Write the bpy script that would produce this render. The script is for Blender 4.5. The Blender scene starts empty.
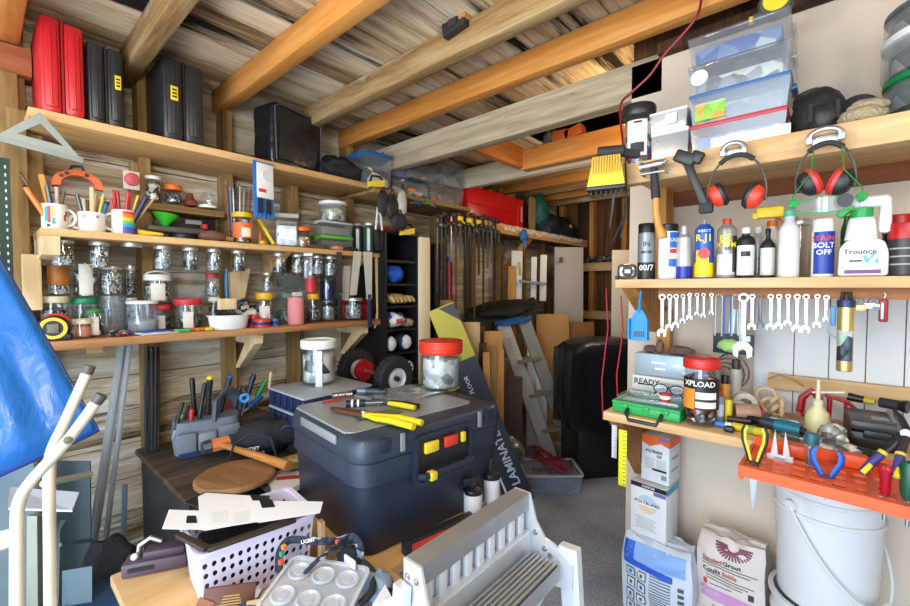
import bpy, bmesh, math, random
from mathutils import Vector, Matrix, Euler, noise
random.seed(7)
PI = math.pi
SC = bpy.context.scene
COL = SC.collection
V = Vector
# ------------------------------------------------------------------ camera (room axes: +y runs along the left wall, x across it)
F = 424.0
CAM = V((0, 0, 1.30))
YAW = math.radians(41.5)
PITCH = math.radians(-2.03)
fwd = V((-math.sin(YAW)*math.cos(PITCH), math.cos(YAW)*math.cos(PITCH), math.sin(PITCH)))
rgt = V((math.cos(YAW), math.sin(YAW), 0))
upv = rgt.cross(fwd)
cd = bpy.data.cameras.new('camera'); cam = bpy.data.objects.new('camera', cd); COL.objects.link(cam)
cam.location = CAM
cam.rotation_euler = Matrix((rgt, upv, -fwd)).transposed().to_euler()
cd.sensor_width = 36.0; cd.lens = F/910*36; cd.clip_start = 0.02
SC.camera = cam
# survey helpers: real positions read off the photograph by intersecting sight lines with known planes
def ray(px, py): return fwd + rgt*((px-455)/F) - upv*((py-303)/F)
def oz(px, py, z): d = ray(px, py); return CAM + d*((z-CAM.z)/d.z)
def ox(px, py, x): d = ray(px, py); return CAM + d*((x-CAM.x)/d.x)
def oy(px, py, y): d = ray(px, py); return CAM + d*((y-CAM.y)/d.y)
def od(px, py, d): return CAM + ray(px, py)*d
def dep(v): return (V(v)-CAM).dot(fwd)
def S(n, v): return n*dep(v)/F
def LY(px, x, z):          # y on the plane x at a picture column
    k = (px-455)/F; c = k*(x*fwd.x+(z-CAM.z)*fwd.z); return (c - x*rgt.x)/(rgt.y-k*fwd.y)
def RX(px, y, z):
    k = (px-455)/F; c = k*(y*fwd.y+(z-CAM.z)*fwd.z); return (c - y*rgt.y)/(rgt.x-k*fwd.x)
def facing(v):             # turn so that local -y looks to the room entrance where the camera is
    d = CAM - V(v); return math.atan2(d.y, d.x)+PI/2
def stretch(v):
    d = V(v)-CAM; r = d.dot(rgt)/d.dot(fwd); return math.sqrt(1+r*r)
# ------------------------------------------------------------------ materials
MATS = {}
def nd(t, typ, **kw):
    n = t.nodes.new(typ)
    for k, v in kw.items():
        if k in n.inputs: n.inputs[k].default_value = v
        else: setattr(n, k, v)
    return n
def base(name):
    m = bpy.data.materials.new(name); m.use_nodes = True; t = m.node_tree
    return m, t, t.nodes['Principled BSDF']
def c4(c): return (c[0], c[1], c[2], 1)
def hexc(h):
    h = h.lstrip('#'); o = []
    for i in (0, 2, 4):
        s = int(h[i:i+2], 16)/255; o.append(s/12.92 if s <= .04045 else ((s+.055)/1.055)**2.4)
    return tuple(o)
def M(col, rough=.5, metal=0., var=.12, scale=18., bump=0., bscale=None, coat=0., spec=None):
    """plain material with a little procedural unevenness"""
    if isinstance(col, str): col = hexc(col)
    key = ('p', tuple(round(c, 4) for c in col), rough, metal, var, scale, bump, bscale, coat)
    if key in MATS: return MATS[key]
    m, t, b = base('surface'); L = t.links.new
    tc = nd(t, 'ShaderNodeTexCoord'); n = nd(t, 'ShaderNodeTexNoise', Scale=scale, Detail=5.)
    L(tc.outputs['Object'], n.inputs['Vector'])
    mx = nd(t, 'ShaderNodeMix', data_type='RGBA')
    mx.inputs['A'].default_value = c4([min(1, c*(1+var)) for c in col]); mx.inputs['B'].default_value = c4([c*(1-var) for c in col])
    L(n.outputs['Fac'], mx.inputs['Factor']); L(mx.outputs['Result'], b.inputs['Base Color'])
    b.inputs['Roughness'].default_value = rough; b.inputs['Metallic'].default_value = metal
    if coat: b.inputs['Coat Weight'].default_value = coat
    if spec is not None: b.inputs['Specular IOR Level'].default_value = spec
    if bump:
        n2 = nd(t, 'ShaderNodeTexNoise', Scale=bscale or scale*3, Detail=4.); L(tc.outputs['Object'], n2.inputs['Vector'])
        bp = nd(t, 'ShaderNodeBump', Strength=bump, Distance=.01); L(n2.outputs['Fac'], bp.inputs['Height']); L(bp.outputs['Normal'], b.inputs['Normal'])
    MATS[key] = m; return m
def ramp(t, stops, interp='LINEAR'):
    r = nd(t, 'ShaderNodeValToRGB'); r.color_ramp.interpolation = interp
    e = r.color_ramp.elements
    while len(e) < len(stops): e.new(.5)
    for i, (p, c) in enumerate(stops):
        e[i].position = p; e[i].color = c4(c if not isinstance(c, str) else hexc(c))
    return r
def wood(stops, axis='y', scale=6., rough=.65, stains=None, bump=.25, knots=True, boards=None):
    """grain stretched along an axis; boards=(axis,width) gives each board its own tone; stains=(colour,scale,threshold)"""
    key = ('w', str(stops), axis, scale, rough, str(stains), bump, str(boards))
    if key in MATS: return MATS[key]
    m, t, b = base('wood'); L = t.links.new
    tc = nd(t, 'ShaderNodeTexCoord'); mp = nd(t, 'ShaderNodeMapping')
    s = {'x': (.12, 1.6, 1.6), 'y': (1.6, .12, 1.6), 'z': (1.6, 1.6, .12)}[axis]
    mp.inputs['Scale'].default_value = s; L(tc.outputs['Object'], mp.inputs['Vector'])
    vec = mp.outputs['Vector']; wn = None
    if boards:
        sx = nd(t, 'ShaderNodeSeparateXYZ'); L(tc.outputs['Object'], sx.inputs[0])
        dv = nd(t, 'ShaderNodeMath', operation='DIVIDE'); L(sx.outputs[boards[0].upper()], dv.inputs[0]); dv.inputs[1].default_value = boards[1]
        fl = nd(t, 'ShaderNodeMath', operation='FLOOR'); L(dv.outputs[0], fl.inputs[0])
        wn = nd(t, 'ShaderNodeTexWhiteNoise', noise_dimensions='1D'); L(fl.outputs[0], wn.inputs['W'])
        ad = nd(t, 'ShaderNodeVectorMath', operation='MULTIPLY_ADD'); L(wn.outputs['Color'], ad.inputs[0])
        ad.inputs[1].default_value = (7, 7, 7); L(vec, ad.inputs[2]); vec = ad.outputs[0]
    n = nd(t, 'ShaderNodeTexNoise', Scale=scale, Detail=8., Roughness=.68, Distortion=.6); L(vec, n.inputs['Vector'])
    n3 = nd(t, 'ShaderNodeTexNoise', Scale=scale*7, Detail=3., Roughness=.6); L(vec, n3.inputs['Vector'])
    a = nd(t, 'ShaderNodeMath', operation='MULTIPLY_ADD'); L(n3.outputs['Fac'], a.inputs[0]); a.inputs[1].default_value = .45; 
    a2 = nd(t, 'ShaderNodeMath', operation='SUBTRACT'); L(n.outputs['Fac'], a2.inputs[0]); a2.inputs[1].default_value = .22; L(a2.outputs[0], a.inputs[2])
    fac = a.outputs[0]
    if wn:
        a3 = nd(t, 'ShaderNodeMath', operation='MULTIPLY_ADD'); L(wn.outputs['Value'], a3.inputs[0]); a3.inputs[1].default_value = .34
        a4 = nd(t, 'ShaderNodeMath', operation='SUBTRACT'); L(fac, a4.inputs[0]); a4.inputs[1].default_value = .17; L(a4.outputs[0], a3.inputs[2]); fac = a3.outputs[0]
    r = ramp(t, stops); L(fac, r.inputs['Fac']); out = r.outputs['Color']
    if stains:
        for (scol, ssc, th, sv) in stains:
            mp2 = nd(t, 'ShaderNodeMapping'); mp2.inputs['Scale'].default_value = sv; L(tc.outputs['Object'], mp2.inputs['Vector'])
            ns = nd(t, 'ShaderNodeTexNoise', Scale=ssc, Detail=6., Roughness=.6); L(mp2.outputs['Vector'], ns.inputs['Vector'])
            rs = ramp(t, [(th, (0, 0, 0)), (th+.10, (1, 1, 1))]); L(ns.outputs['Fac'], rs.inputs['Fac'])
            mx = nd(t, 'ShaderNodeMix', data_type='RGBA'); L(rs.outputs['Color'], mx.inputs['Factor']); L(out, mx.inputs['A'])
            mx.inputs['B'].default_value = c4(hexc(scol)); out = mx.outputs['Result']
    L(out, b.inputs['Base Color']); b.inputs['Roughness'].default_value = rough; b.inputs['Specular IOR Level'].default_value = .25
    if bump:
        bp = nd(t, 'ShaderNodeBump', Strength=bump, Distance=.01); L(fac, bp.inputs['Height']); L(bp.outputs['Normal'], b.inputs['Normal'])
    MATS[key] = m; return m
def glass(tint=(.95, .97, .965), clear=.94, rough=.05, haze=0.):
    key = ('g', tint, clear, rough, haze)
    if key in MATS: return MATS[key]
    m, t, b = base('clear_glass'); L = t.links.new; t.nodes.remove(b)
    tr = nd(t, 'ShaderNodeBsdfTransparent'); tr.inputs['Color'].default_value = c4(tint)
    fr = nd(t, 'ShaderNodeLayerWeight', Blend=.5); pw = nd(t, 'ShaderNodeMath', operation='POWER'); pw.inputs[1].default_value = 3.5; L(fr.outputs['Facing'], pw.inputs[0])
    ma = nd(t, 'ShaderNodeMath', operation='MULTIPLY_ADD'); ma.inputs[1].default_value = .55; ma.inputs[2].default_value = 1-clear
    ma.use_clamp = True; L(pw.outputs[0], ma.inputs[0])
    gl = nd(t, 'ShaderNodeBsdfGlossy', Roughness=rough); gl.inputs['Color'].default_value = (.95, .97, 1, 1)
    mx = nd(t, 'ShaderNodeMixShader'); L(ma.outputs[0], mx.inputs[0]); L(tr.outputs[0], mx.inputs[1]); L(gl.outputs[0], mx.inputs[2]); out = mx.outputs[0]
    if haze:
        df = nd(t, 'ShaderNodeBsdfDiffuse'); df.inputs['Color'].default_value = c4([.4+.5*x for x in tint]); m2 = nd(t, 'ShaderNodeMixShader'); m2.inputs[0].default_value = haze
        L(out, m2.inputs[1]); L(df.outputs[0], m2.inputs[2]); out = m2.outputs[0]
    L(out, t.nodes['Material Output'].inputs['Surface'])
    MATS[key] = m; return m
def bits(cols, scale=60., rough=.4, metal=.3):
    """a heap of little pieces: voronoi cells of the given colours"""
    key = ('b', str(cols), scale, rough, metal)
    if key in MATS: return MATS[key]
    m, t, b = base('loose_bits'); L = t.links.new
    tc = nd(t, 'ShaderNodeTexCoord'); v = nd(t, 'ShaderNodeTexVoronoi', Scale=scale); L(tc.outputs['Object'], v.inputs['Vector'])
    sp = nd(t, 'ShaderNodeSeparateColor'); L(v.outputs['Color'], sp.inputs[0])
    n = len(cols); r = ramp(t, [(i/n, c) for i, c in enumerate(cols)], 'CONSTANT'); L(sp.outputs[0], r.inputs['Fac'])
    L(r.outputs['Color'], b.inputs['Base Color']); b.inputs['Roughness'].default_value = rough; b.inputs['Metallic'].default_value = metal
    bp = nd(t, 'ShaderNodeBump', Strength=.8, Distance=.01, invert=True); L(v.outputs['Distance'], bp.inputs['Height']); L(bp.outputs['Normal'], b.inputs['Normal'])
    MATS[key] = m; return m
def emit(col, s):
    m, t, b = base('lamp_glow'); b.inputs['Emission Color'].default_value = c4(col); b.inputs['Emission Strength'].default_value = s; return m
# ------------------------------------------------------------------ mesh builder
def T(x=0, y=0, z=0, rx=0, ry=0, rz=0): return Matrix.Translation((x, y, z)) @ Euler((rx, ry, rz)).to_matrix().to_4x4()
class B:
    def __init__(s): s.v = []; s.f = []
    def add(s, vs, fs, m=None):
        o = len(s.v)
        s.v += [tuple(m @ V(p)) for p in vs] if m else [tuple(p) for p in vs]
        s.f += [tuple(i+o for i in q) for q in fs]; return s
    def bm(s, bm, m=None):
        bm.verts.index_update()
        s.add([v.co.copy() for v in bm.verts], [[v.index for v in f.verts] for f in bm.faces], m); bm.free(); return s
    def box(s, c, d, m=None, bev=0, seg=2):
        x, y, z = c; a, b, e = d[0]/2, d[1]/2, d[2]/2
        if bev:
            bm = bmesh.new(); bmesh.ops.create_cube(bm, size=1)
            for v in bm.verts: v.co = V((x+v.co.x*d[0], y+v.co.y*d[1], z+v.co.z*d[2]))
            bmesh.ops.bevel(bm, geom=bm.edges[:], offset=min(bev, min(d)*.49), segments=seg, profile=.5, affect='EDGES')
            return s.bm(bm, m)
        vs = [(x+i*a, y+j*b, z+k*e) for k in (-1, 1) for j in (-1, 1) for i in (-1, 1)]
        return s.add(vs, [(0, 2, 3, 1), (4, 5, 7, 6), (0, 1, 5, 4), (2, 6, 7, 3), (0, 4, 6, 2), (1, 3, 7, 5)], m)
    def hexa(s, p, m=None):    # 8 points: bottom four (ccw), top four
        return s.add(p, [(3, 2, 1, 0), (4, 5, 6, 7), (0, 1, 5, 4), (1, 2, 6, 5), (2, 3, 7, 6), (3, 0, 4, 7)], m)
    def bar(s, p0, p1, w, h, up=(0, 0, 1), m=None, bev=0):
        p0, p1 = V(p0), V(p1); d = p1-p0; l = d.length; d.normalize(); u = V(up)
        if abs(d.dot(u)) > .98: u = V((1, 0, 0))
        r = d.cross(u).normalized(); u = r.cross(d)
        mm = Matrix.Translation((p0+p1)/2) @ Matrix((r, d, u)).transposed().to_4x4()
        return s.box((0, 0, 0), (w, l, h), (m @ mm) if m else mm, bev)
    def cyl(s, p0, p1, r0, r1=None, n=16, cap=True, m=None):
        p0, p1 = V(p0), V(p1); r1 = r0 if r1 is None else r1
        d = (p1-p0).normalized(); u = V((0, 0, 1)) if abs(d.z) < .9 else V((1, 0, 0)); a = d.cross(u).normalized(); b = d.cross(a)
        vs = [p+(a*math.cos(2*PI*i/n)+b*math.sin(2*PI*i/n))*r for p, r in ((p0, r0), (p1, r1)) for i in range(n)]
        fs = [(i, i+n, (i+1) % n+n, (i+1) % n) for i in range(n)]
        if cap: fs += [tuple(range(n)), tuple(reversed(range(n, 2*n)))]
        return s.add(vs, fs, m)
    def lathe(s, prof, n=20, c=(0, 0, 0), m=None, sy=1.):
        vs = [(c[0]+r*math.cos(2*PI*i/n), c[1]+sy*r*math.sin(2*PI*i/n), c[2]+z) for r, z in prof for i in range(n)]
        fs = [(k*n+i, k*n+(i+1) % n, (k+1)*n+(i+1) % n, (k+1)*n+i) for k in range(len(prof)-1) for i in range(n)]
        if prof[0] == prof[-1]: return s.add(vs, fs, m)
        if prof[0][0] > 1e-5: fs.append(tuple(reversed(range(n))))
        if prof[-1][0] > 1e-5: fs.append(tuple(range((len(prof)-1)*n, len(prof)*n)))
        return s.add(vs, fs, m)
    def tube(s, pts, r, n=8, closed=False, m=None, flat=1.):
        pts = [V(p) for p in pts]; N = len(pts); vs = []; prev = None
        for i, p in enumerate(pts):
            d = (pts[(i+1) % N]-pts[i-1]) if closed else (pts[min(i+1, N-1)]-pts[max(i-1, 0)])
            if d.length < 1e-9: d = V((0, 0, 1))
            d.normalize()
            if prev is None: u = V((0, 0, 1)) if abs(d.z) < .9 else V((1, 0, 0))
            else: u = prev
            a = d.cross(u)
            if a.length < 1e-6: a = d.cross(V((.3, .5, .8)))
            a.normalize(); b = a.cross(d); prev = b
            rr = r[i] if isinstance(r, (list, tuple)) else r
            vs += [p+(a*math.cos(2*PI*k/n)+b*math.sin(2*PI*k/n)*flat)*rr for k in range(n)]
        R = N if closed else N-1
        fs = [(i*n+k, i*n+(k+1) % n, ((i+1) % N)*n+(k+1) % n, ((i+1) % N)*n+k) for i in range(R) for k in range(n)]
        if not closed: fs += [tuple(reversed(range(n))), tuple(range((N-1)*n, N*n))]
        return s.add(vs, fs, m)
    def prism(s, poly, axis, d0, d1, m=None):
        n = len(poly)
        def P(a, b, t): return {'x': (t, a, b), 'y': (a, t, b), 'z': (a, b, t)}[axis]
        vs = [P(a, b, d0) for a, b in poly]+[P(a, b, d1) for a, b in poly]
        return s.add(vs, [tuple(range(n)), tuple(reversed(range(n, 2*n)))]+[(i, i+n, (i+1) % n+n, (i+1) % n) for i in range(n)], m)
    def ring(s, outer, inner, axis, d0, d1, m=None):   # frame between two outlines with the same count
        n = len(outer)
        def P(a, b, t): return {'x': (t, a, b), 'y': (a, t, b), 'z': (a, b, t)}[axis]
        vs = [P(a, b, t) for t in (d0, d1) for pl in (outer, inner) for a, b in pl]; fs = []
        for i in range(n):
            j = (i+1) % n
            fs += [(i, j, n+j, n+i), (2*n+i, 3*n+i, 3*n+j, 2*n+j), (i, 2*n+i, 2*n+j, j), (n+i, n+j, 3*n+j, 3*n+i)]
        return s.add(vs, fs, m)
    def ball(s, c, r, n=12, m=None):
        r = (r, r, r) if not isinstance(r, (tuple, list)) else r
        bm = bmesh.new(); bmesh.ops.create_uvsphere(bm, u_segments=n, v_segments=max(6, n*2//3), radius=1)
        for v in bm.verts: v.co = V((c[0]+v.co.x*r[0], c[1]+v.co.y*r[1], c[2]+v.co.z*r[2]))
        return s.bm(bm, m)
    def blob(s, c, r, seed=0, amp=.2, freq=2.2, sub=3, m=None, floor=None):
        r = (r, r, r) if not isinstance(r, (tuple, list)) else r
        bm = bmesh.new(); bmesh.ops.create_icosphere(bm, subdivisions=sub, radius=1)
        for v in bm.verts:
            k = 1+amp*noise.noise(v.co*freq+V((seed*3.1, seed*1.7, seed)))+amp*.5*noise.noise(v.co*freq*2.3+V((seed, 0, 0)))
            p = v.co*k; v.co = V((c[0]+p.x*r[0], c[1]+p.y*r[1], c[2]+p.z*r[2]))
            if floor is not None: v.co.z = max(floor, v.co.z)
        return s.bm(bm, m)
    def sheet(s, fn, nu, nv, th=.002, m=None):          # thickened parametric sheet
        P = [[V(fn(i/(nu-1), j/(nv-1))) for j in range(nv)] for i in range(nu)]
        Nn = [[None]*nv for _ in range(nu)]
        for i in range(nu):
            for j in range(nv):
                a = P[min(i+1, nu-1)][j]-P[max(i-1, 0)][j]; b = P[i][min(j+1, nv-1)]-P[i][max(j-1, 0)]
                q = a.cross(b); Nn[i][j] = q.normalized() if q.length > 1e-12 else V((0, 0, 1))
        vs = [P[i][j]+Nn[i][j]*th/2 for i in range(nu) for j in range(nv)]+[P[i][j]-Nn[i][j]*th/2 for i in range(nu) for j in range(nv)]
        o = nu*nv; fs = []
        for i in range(nu-1):
            for j in range(nv-1):
                a, b, c, d = i*nv+j, (i+1)*nv+j, (i+1)*nv+j+1, i*nv+j+1
                fs += [(a, b, c, d), (o+d, o+c, o+b, o+a)]
        for i in range(nu-1):
            fs += [(i*nv, o+i*nv, o+(i+1)*nv, (i+1)*nv), (i*nv+nv-1, (i+1)*nv+nv-1, o+(i+1)*nv+nv-1, o+i*nv+nv-1)]
        for j in range(nv-1):
            fs += [(j, j+1, o+j+1, o+j), ((nu-1)*nv+j, o+(nu-1)*nv+j, o+(nu-1)*nv+j+1, (nu-1)*nv+j+1)]
        return s.add(vs, fs, m)
    def patch(s, R, a0, a1, z0, z1, n=14, th=.0008, m=None):   # label wrapped round a can, facing -y at angle 0
        def fn(u, w): a = a0+(a1-a0)*u; return (R*math.sin(a), -R*math.cos(a), z0+(z1-z0)*w)
        return s.sheet(fn, n, 2, th, m)
    def obj(s, name, mat, parent=None, ang=38, **k):
        me = bpy.data.meshes.new(name); me.from_pydata(s.v, [], s.f); me.update()
        bm = bmesh.new(); bm.from_mesh(me); bmesh.ops.recalc_face_normals(bm, faces=bm.faces[:]); bm.to_mesh(me); bm.free()
        me.polygons.foreach_set('use_smooth', [True]*len(me.polygons)); me.set_sharp_from_angle(angle=math.radians(ang))
        me.materials.append(mat)
        o = bpy.data.objects.new(name, me); COL.objects.link(o)
        if parent: o.parent = parent
        for a, b in k.items():
            if b: o[a] = b
        return o
def thing(name, label, cat, loc=(0, 0, 0), rz=0, group=None, rot=None):
    o = bpy.data.objects.new(name, None); COL.objects.link(o); o.empty_display_size = .02
    o.location = loc; o.rotation_euler = rot or (0, 0, rz); o['label'] = label; o['category'] = cat
    if group: o['group'] = group
    return o
def tagm(o, label, cat, group=None, kind=None, loc=None, rz=None):
    o['label'] = label; o['category'] = cat
    if group: o['group'] = group
    if kind: o['kind'] = kind
    if loc is not None: o.location = loc
    if rz is not None: o.rotation_euler = (0, 0, rz)
    return o
def struct(name, b, mat, parent=None):
    o = b.obj(name, mat, parent)
    if not parent: o['kind'] = 'structure'
    return o
def copy_tree(o, loc, label, rz=None):
    def rec(a, par):
        c = a.copy(); COL.objects.link(c)
        if par: c.parent = par
        for ch in [q for q in a.children]: rec(ch, c)
        return c
    r = rec(o, None); r.location = loc; r['label'] = label
    if rz is not None: r.rotation_euler = (0, 0, rz)
    return r
def text(body, size, mat, parent, loc=(0, 0, 0), rz=0, bend=None, flat=False, rot=None, depth=.0004, name='lettering', width=None):
    cu = bpy.data.curves.new('t', 'FONT'); cu.body = body; cu.size = size; cu.align_x = 'CENTER'; cu.align_y = 'CENTER'; cu.extrude = depth; cu.offset = size*.018; cu.resolution_u = 2
    to = bpy.data.objects.new('t', cu); COL.objects.link(to); bpy.context.view_layer.update()
    me = bpy.data.meshes.new_from_object(to.evaluated_get(bpy.context.evaluated_depsgraph_get())); bpy.data.objects.remove(to); bpy.data.curves.remove(cu)
    if width:
        w = max(v.co.x for v in me.vertices)-min(v.co.x for v in me.vertices)
        for v in me.vertices: v.co.x *= width/w
    for v in me.vertices:
        x, y, z = v.co
        if flat: continue
        if bend: a = x/bend; r = bend+z+.0008; v.co = (r*math.sin(a), -r*math.cos(a), y)
        else: v.co = (x, -z, y)
    me.materials.append(mat)
    o = bpy.data.objects.new(name, me); COL.objects.link(o); o.parent = parent
    o.location = loc; o.rotation_euler = rot or (0, 0, rz); return o
ORD = ['first', 'second', 'third', 'fourth', 'fifth', 'sixth', 'seventh', 'eighth', 'ninth', 'tenth', 'eleventh', 'twelfth', 'thirteenth', 'fourteenth', 'fifteenth', 'sixteenth']
def nth(i, n, tail='from the left'):
    return 'leftmost' if i == 0 else ('rightmost' if i == n-1 else ORD[i]+' '+tail)
# ------------------------------------------------------------------ common materials
STEEL = M((.46, .46, .48), .33, .9, .12); CHROME = M((.52, .52, .54), .26, .95, .08); DARKSTEEL = M((.10, .10, .11), .38, .7, .2)
BLACK = M((.012, .012, .014), .45, 0, .2); BLACKR = M((.02, .02, .022), .7, 0, .2, bump=.2); BLACKCLOTH = M((.018, .018, .02), .85, 0, .3, 30, .5, 120)
WHITE = M((.80, .80, .79), .4, 0, .05); CREAM = M((.74, .69, .56), .5, 0, .08); PAPER = M((.74, .76, .79), .8, 0, .04)
RED = M((.55, .03, .025), .4, 0, .12); YEL = M((.78, .58, .03), .45, 0, .1); ORG = M((.80, .20, .03), .45, 0, .12); BLUE = M((.03, .16, .50), .45, 0, .15)
NAVY = M((.012, .025, .10), .5, 0, .2); GREEN = M((.04, .42, .10), .45, 0, .12); TEAL = M((.01, .22, .26), .45, 0, .15); GREY = M((.30, .31, .32), .5, 0, .12)
PINK = M((.80, .33, .33), .55, 0, .08); PURPLE = M((.20, .12, .36), .5, 0, .1); BROWN = M((.16, .075, .035), .6, 0, .25); LGREY = M((.55, .55, .55), .5, 0, .08)
GL = glass(); GLC = glass((.88, .92, .95), .93, .1, .06); GLF = glass((.90, .93, .95), .92, .15, .085)
PINE = wood([(.2, '#8f6436'), (.45, '#bf9158'), (.62, '#d0a872'), (.85, '#dfc08e')], 'y', 5, .55, bump=.08)
PINEX = wood([(.2, '#a57c4c'), (.45, '#cda878'), (.62, '#d9ba90'), (.85, '#e6d0ac')], 'x', 5, .55, bump=.08)
PINEZ = wood([(.2, '#7c5022'), (.45, '#b27a3a'), (.62, '#c9944f'), (.85, '#dcb170')], 'z', 5, .55, bump=.1)
PINEW = wood([(.2, '#b89868'), (.5, '#dcc396'), (.85, '#efdcb8')], 'z', 5, .55, bump=.05)
OLDZ = wood([(.2, '#4a3722'), (.45, '#84683f'), (.65, '#a4875a'), (.85, '#bda57c')], 'z', 5, .8, bump=.3)
OLDY = wood([(.2, '#4a3722'), (.45, '#84683f'), (.65, '#a4875a'), (.85, '#bda57c')], 'y', 5, .8, bump=.3)
HANDLE = wood([(.2, '#a5672a'), (.5, '#c98a45'), (.85, '#dca664')], 'z', 9, .4, bump=.03)
HANDLEY = wood([(.2, '#a5672a'), (.5, '#c98a45'), (.85, '#dca664')], 'x', 9, .4, bump=.03)
SCREWS = bits(['#d9d9d6', '#8d8e90', '#3c3d40', '#b7b8ba', '#626468', '#efefec'], 150, .55, .1)
SCREWSB = bits(['#b9d6dc', '#86a9b1', '#e6eeee', '#586f76', '#a9b2b4'], 150, .55, .1)
DARKB = bits(['#17181a', '#34373a', '#76787a', '#24211e', '#4e4a44', '#b9bbbd'], 140, .55, .1)
MIXB = bits(['#17181a', '#e9e9e6', '#56595b', '#c9c9c5', '#26282a'], 55, .5, .1)
BRASSB = bits(['#b58a3c', '#5e4418', '#d9bb72', '#3b2f1c', '#8d8e90'], 120, .5, .2)
COLORB = bits(['#a32020', '#1f5fae', '#e0d9cc', '#1c1c1e', '#2b8a6b', '#7b3a86'], 60, .5, 0)
# ================================================================== THE SETTING
XW, YR, YB, ZC = -2.35, 1.74, 4.40, 2.29
WALLOLD = wood([(.15, '#3a2f22'), (.32, '#7d6d52'), (.46, '#aa9a7c'), (.62, '#c6bca4'), (.8, '#dcd8cc')], 'y', 7., .9, stains=[('#d8d2c6', 6., .52, (1.4, .30, 3.0)), ('#251a10', 9., .62, (1.2, .22, 4.5)), ('#5d5a34', 3., .66, (1, .5, 1.6)), ('#1c140c', 9., .64, (1.5, .45, 13))], bump=.9, boards=('z', .155))
DECK = wood([(.12, '#5d4430'), (.3, '#a58a66'), (.5, '#cfbc9c'), (.7, '#e2d7c0'), (.9, '#b5a68c')], 'y', 5., .9, stains=[('#6a3018', 1.2, .62, (2.6, .5, 1)), ('#16130f', 1.6, .53, (4.2, .42, 1)), ('#dcd6c8', 1.9, .64, (2.4, .6, 1)), ('#0f0d0b', 7., .66, (1.8, .3, 1)), ('#3a2a1c', 9., .63, (11, .4, 1))], bump=.8, boards=('x', .15))
JOISTO = wood([(.2, '#a5642a'), (.45, '#c98640'), (.65, '#d99d58'), (.85, '#e3b478')], 'x', 5., .6, stains=[('#7d4a22', 3., .66, (.6, 2, 2))], bump=.12)
JOISTG = wood([(.2, '#5d4227'), (.42, '#957448'), (.62, '#b39a70'), (.85, '#cfbf9c')], 'x', 5., .8, stains=[('#dcd3c0', 3., .60, (.6, 2, 2)), ('#3a2718', 4., .68, (.5, 2.4, 2))], bump=.4)
JOISTW = wood([(.2, '#77664c'), (.42, '#a8977a'), (.62, '#c2b59c'), (.85, '#d8cfbc')], 'x', 5., .8, stains=[('#5d4a34', 4., .64, (.5, 2.4, 2))], bump=.35)
BACKW = wood([(.2, '#2b1b10'), (.5, '#553823'), (.8, '#7d5a3a')], 'z', 4., .8, boards=('x', .14), bump=.4)
DRY = M('#d6c5b2', .85, 0, .05, 3., .05, 60)
PANEL = M('#d6d6d3', .55, 0, .04, 4)
# floor: rough grey concrete with a fine speckle
m, t, b_ = base('concrete'); L = t.links.new
tc = nd(t, 'ShaderNodeTexCoord'); n1 = nd(t, 'ShaderNodeTexNoise', Scale=160., Detail=3.); n2 = nd(t, 'ShaderNodeTexNoise', Scale=2.5, Detail=6.)
L(tc.outputs['Object'], n1.inputs['Vector']); L(tc.outputs['Object'], n2.inputs['Vector'])
ad = nd(t, 'ShaderNodeMath', operation='MULTIPLY_ADD'); L(n1.outputs['Fac'], ad.inputs[0]); ad.inputs[1].default_value = .8
sb = nd(t, 'ShaderNodeMath', operation='MULTIPLY_ADD'); L(n2.outputs['Fac'], sb.inputs[0]); sb.inputs[1].default_value = .5; sb.inputs[2].default_value = -.15; L(sb.outputs[0], ad.inputs[2])
r_ = ramp(t, [(.3, '#565e6c'), (.5, '#98a2b4'), (.72, '#d3dcec')]); L(ad.outputs[0], r_.inputs['Fac']); L(r_.outputs['Color'], b_.inputs['Base Color'])
bp = nd(t, 'ShaderNodeBump', Strength=.4, Distance=.01); L(n1.outputs['Fac'], bp.inputs['Height']); L(bp.outputs['Normal'], b_.inputs['Normal']); b_.inputs['Roughness'].default_value = .9
CONC = m
struct('floor', B().box((0, 1.2, -.05), (5.2, 7.0, .1)), CONC)
struct('ground', B().box((0, -5.6, -.06), (14, 6.6, .1)), M('#c4c4c0', .9, 0, .06, 2))
# left wall: lapped horizontal boards
b = B(); z = -.02; i = 0
while z < 2.34:
    b.box((XW-.02+random.uniform(-.004, .004), 1.75, z+.0765), (.035, 5.5, .151)); z += .155
b.box((XW-.06, 1.75, 1.2), (.03, 5.5, 2.5))
struct('wall_left', b, WALLOLD)
b = B()
for x in [XW+.07+.14*k for k in range(14)]: b.box((x, YB+.02, 1.2), (.134, .03, 2.5))
b.box((-1.4, YB+.05, 1.2), (2.1, .03, 2.5))
struct('wall_back', b, BACKW)
WX0 = RX(631, YR, 1.9)
struct('wall_right', B().box(((WX0+2.2)/2, YR+.015, 1.085), (2.2-WX0, .03, 2.17)), DRY)
struct('wall_alcove', B().box((WX0+.05, 3.09, 1.145), (.06, 2.64, 2.29)), BACKW)
struct('wall_side', B().box((2.21, .4, 1.15), (.04, 2.7, 2.3)), DRY)
# studs on the left wall
for i, y in enumerate((.12, .505, .85, 1.2, 1.57, 1.98, 2.38, 2.8, 3.2, 3.6, 4.0)):
    o = struct('stud', B().box((-2.305, y, 1.13), (.09, .042, 2.26)), OLDZ)
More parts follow.
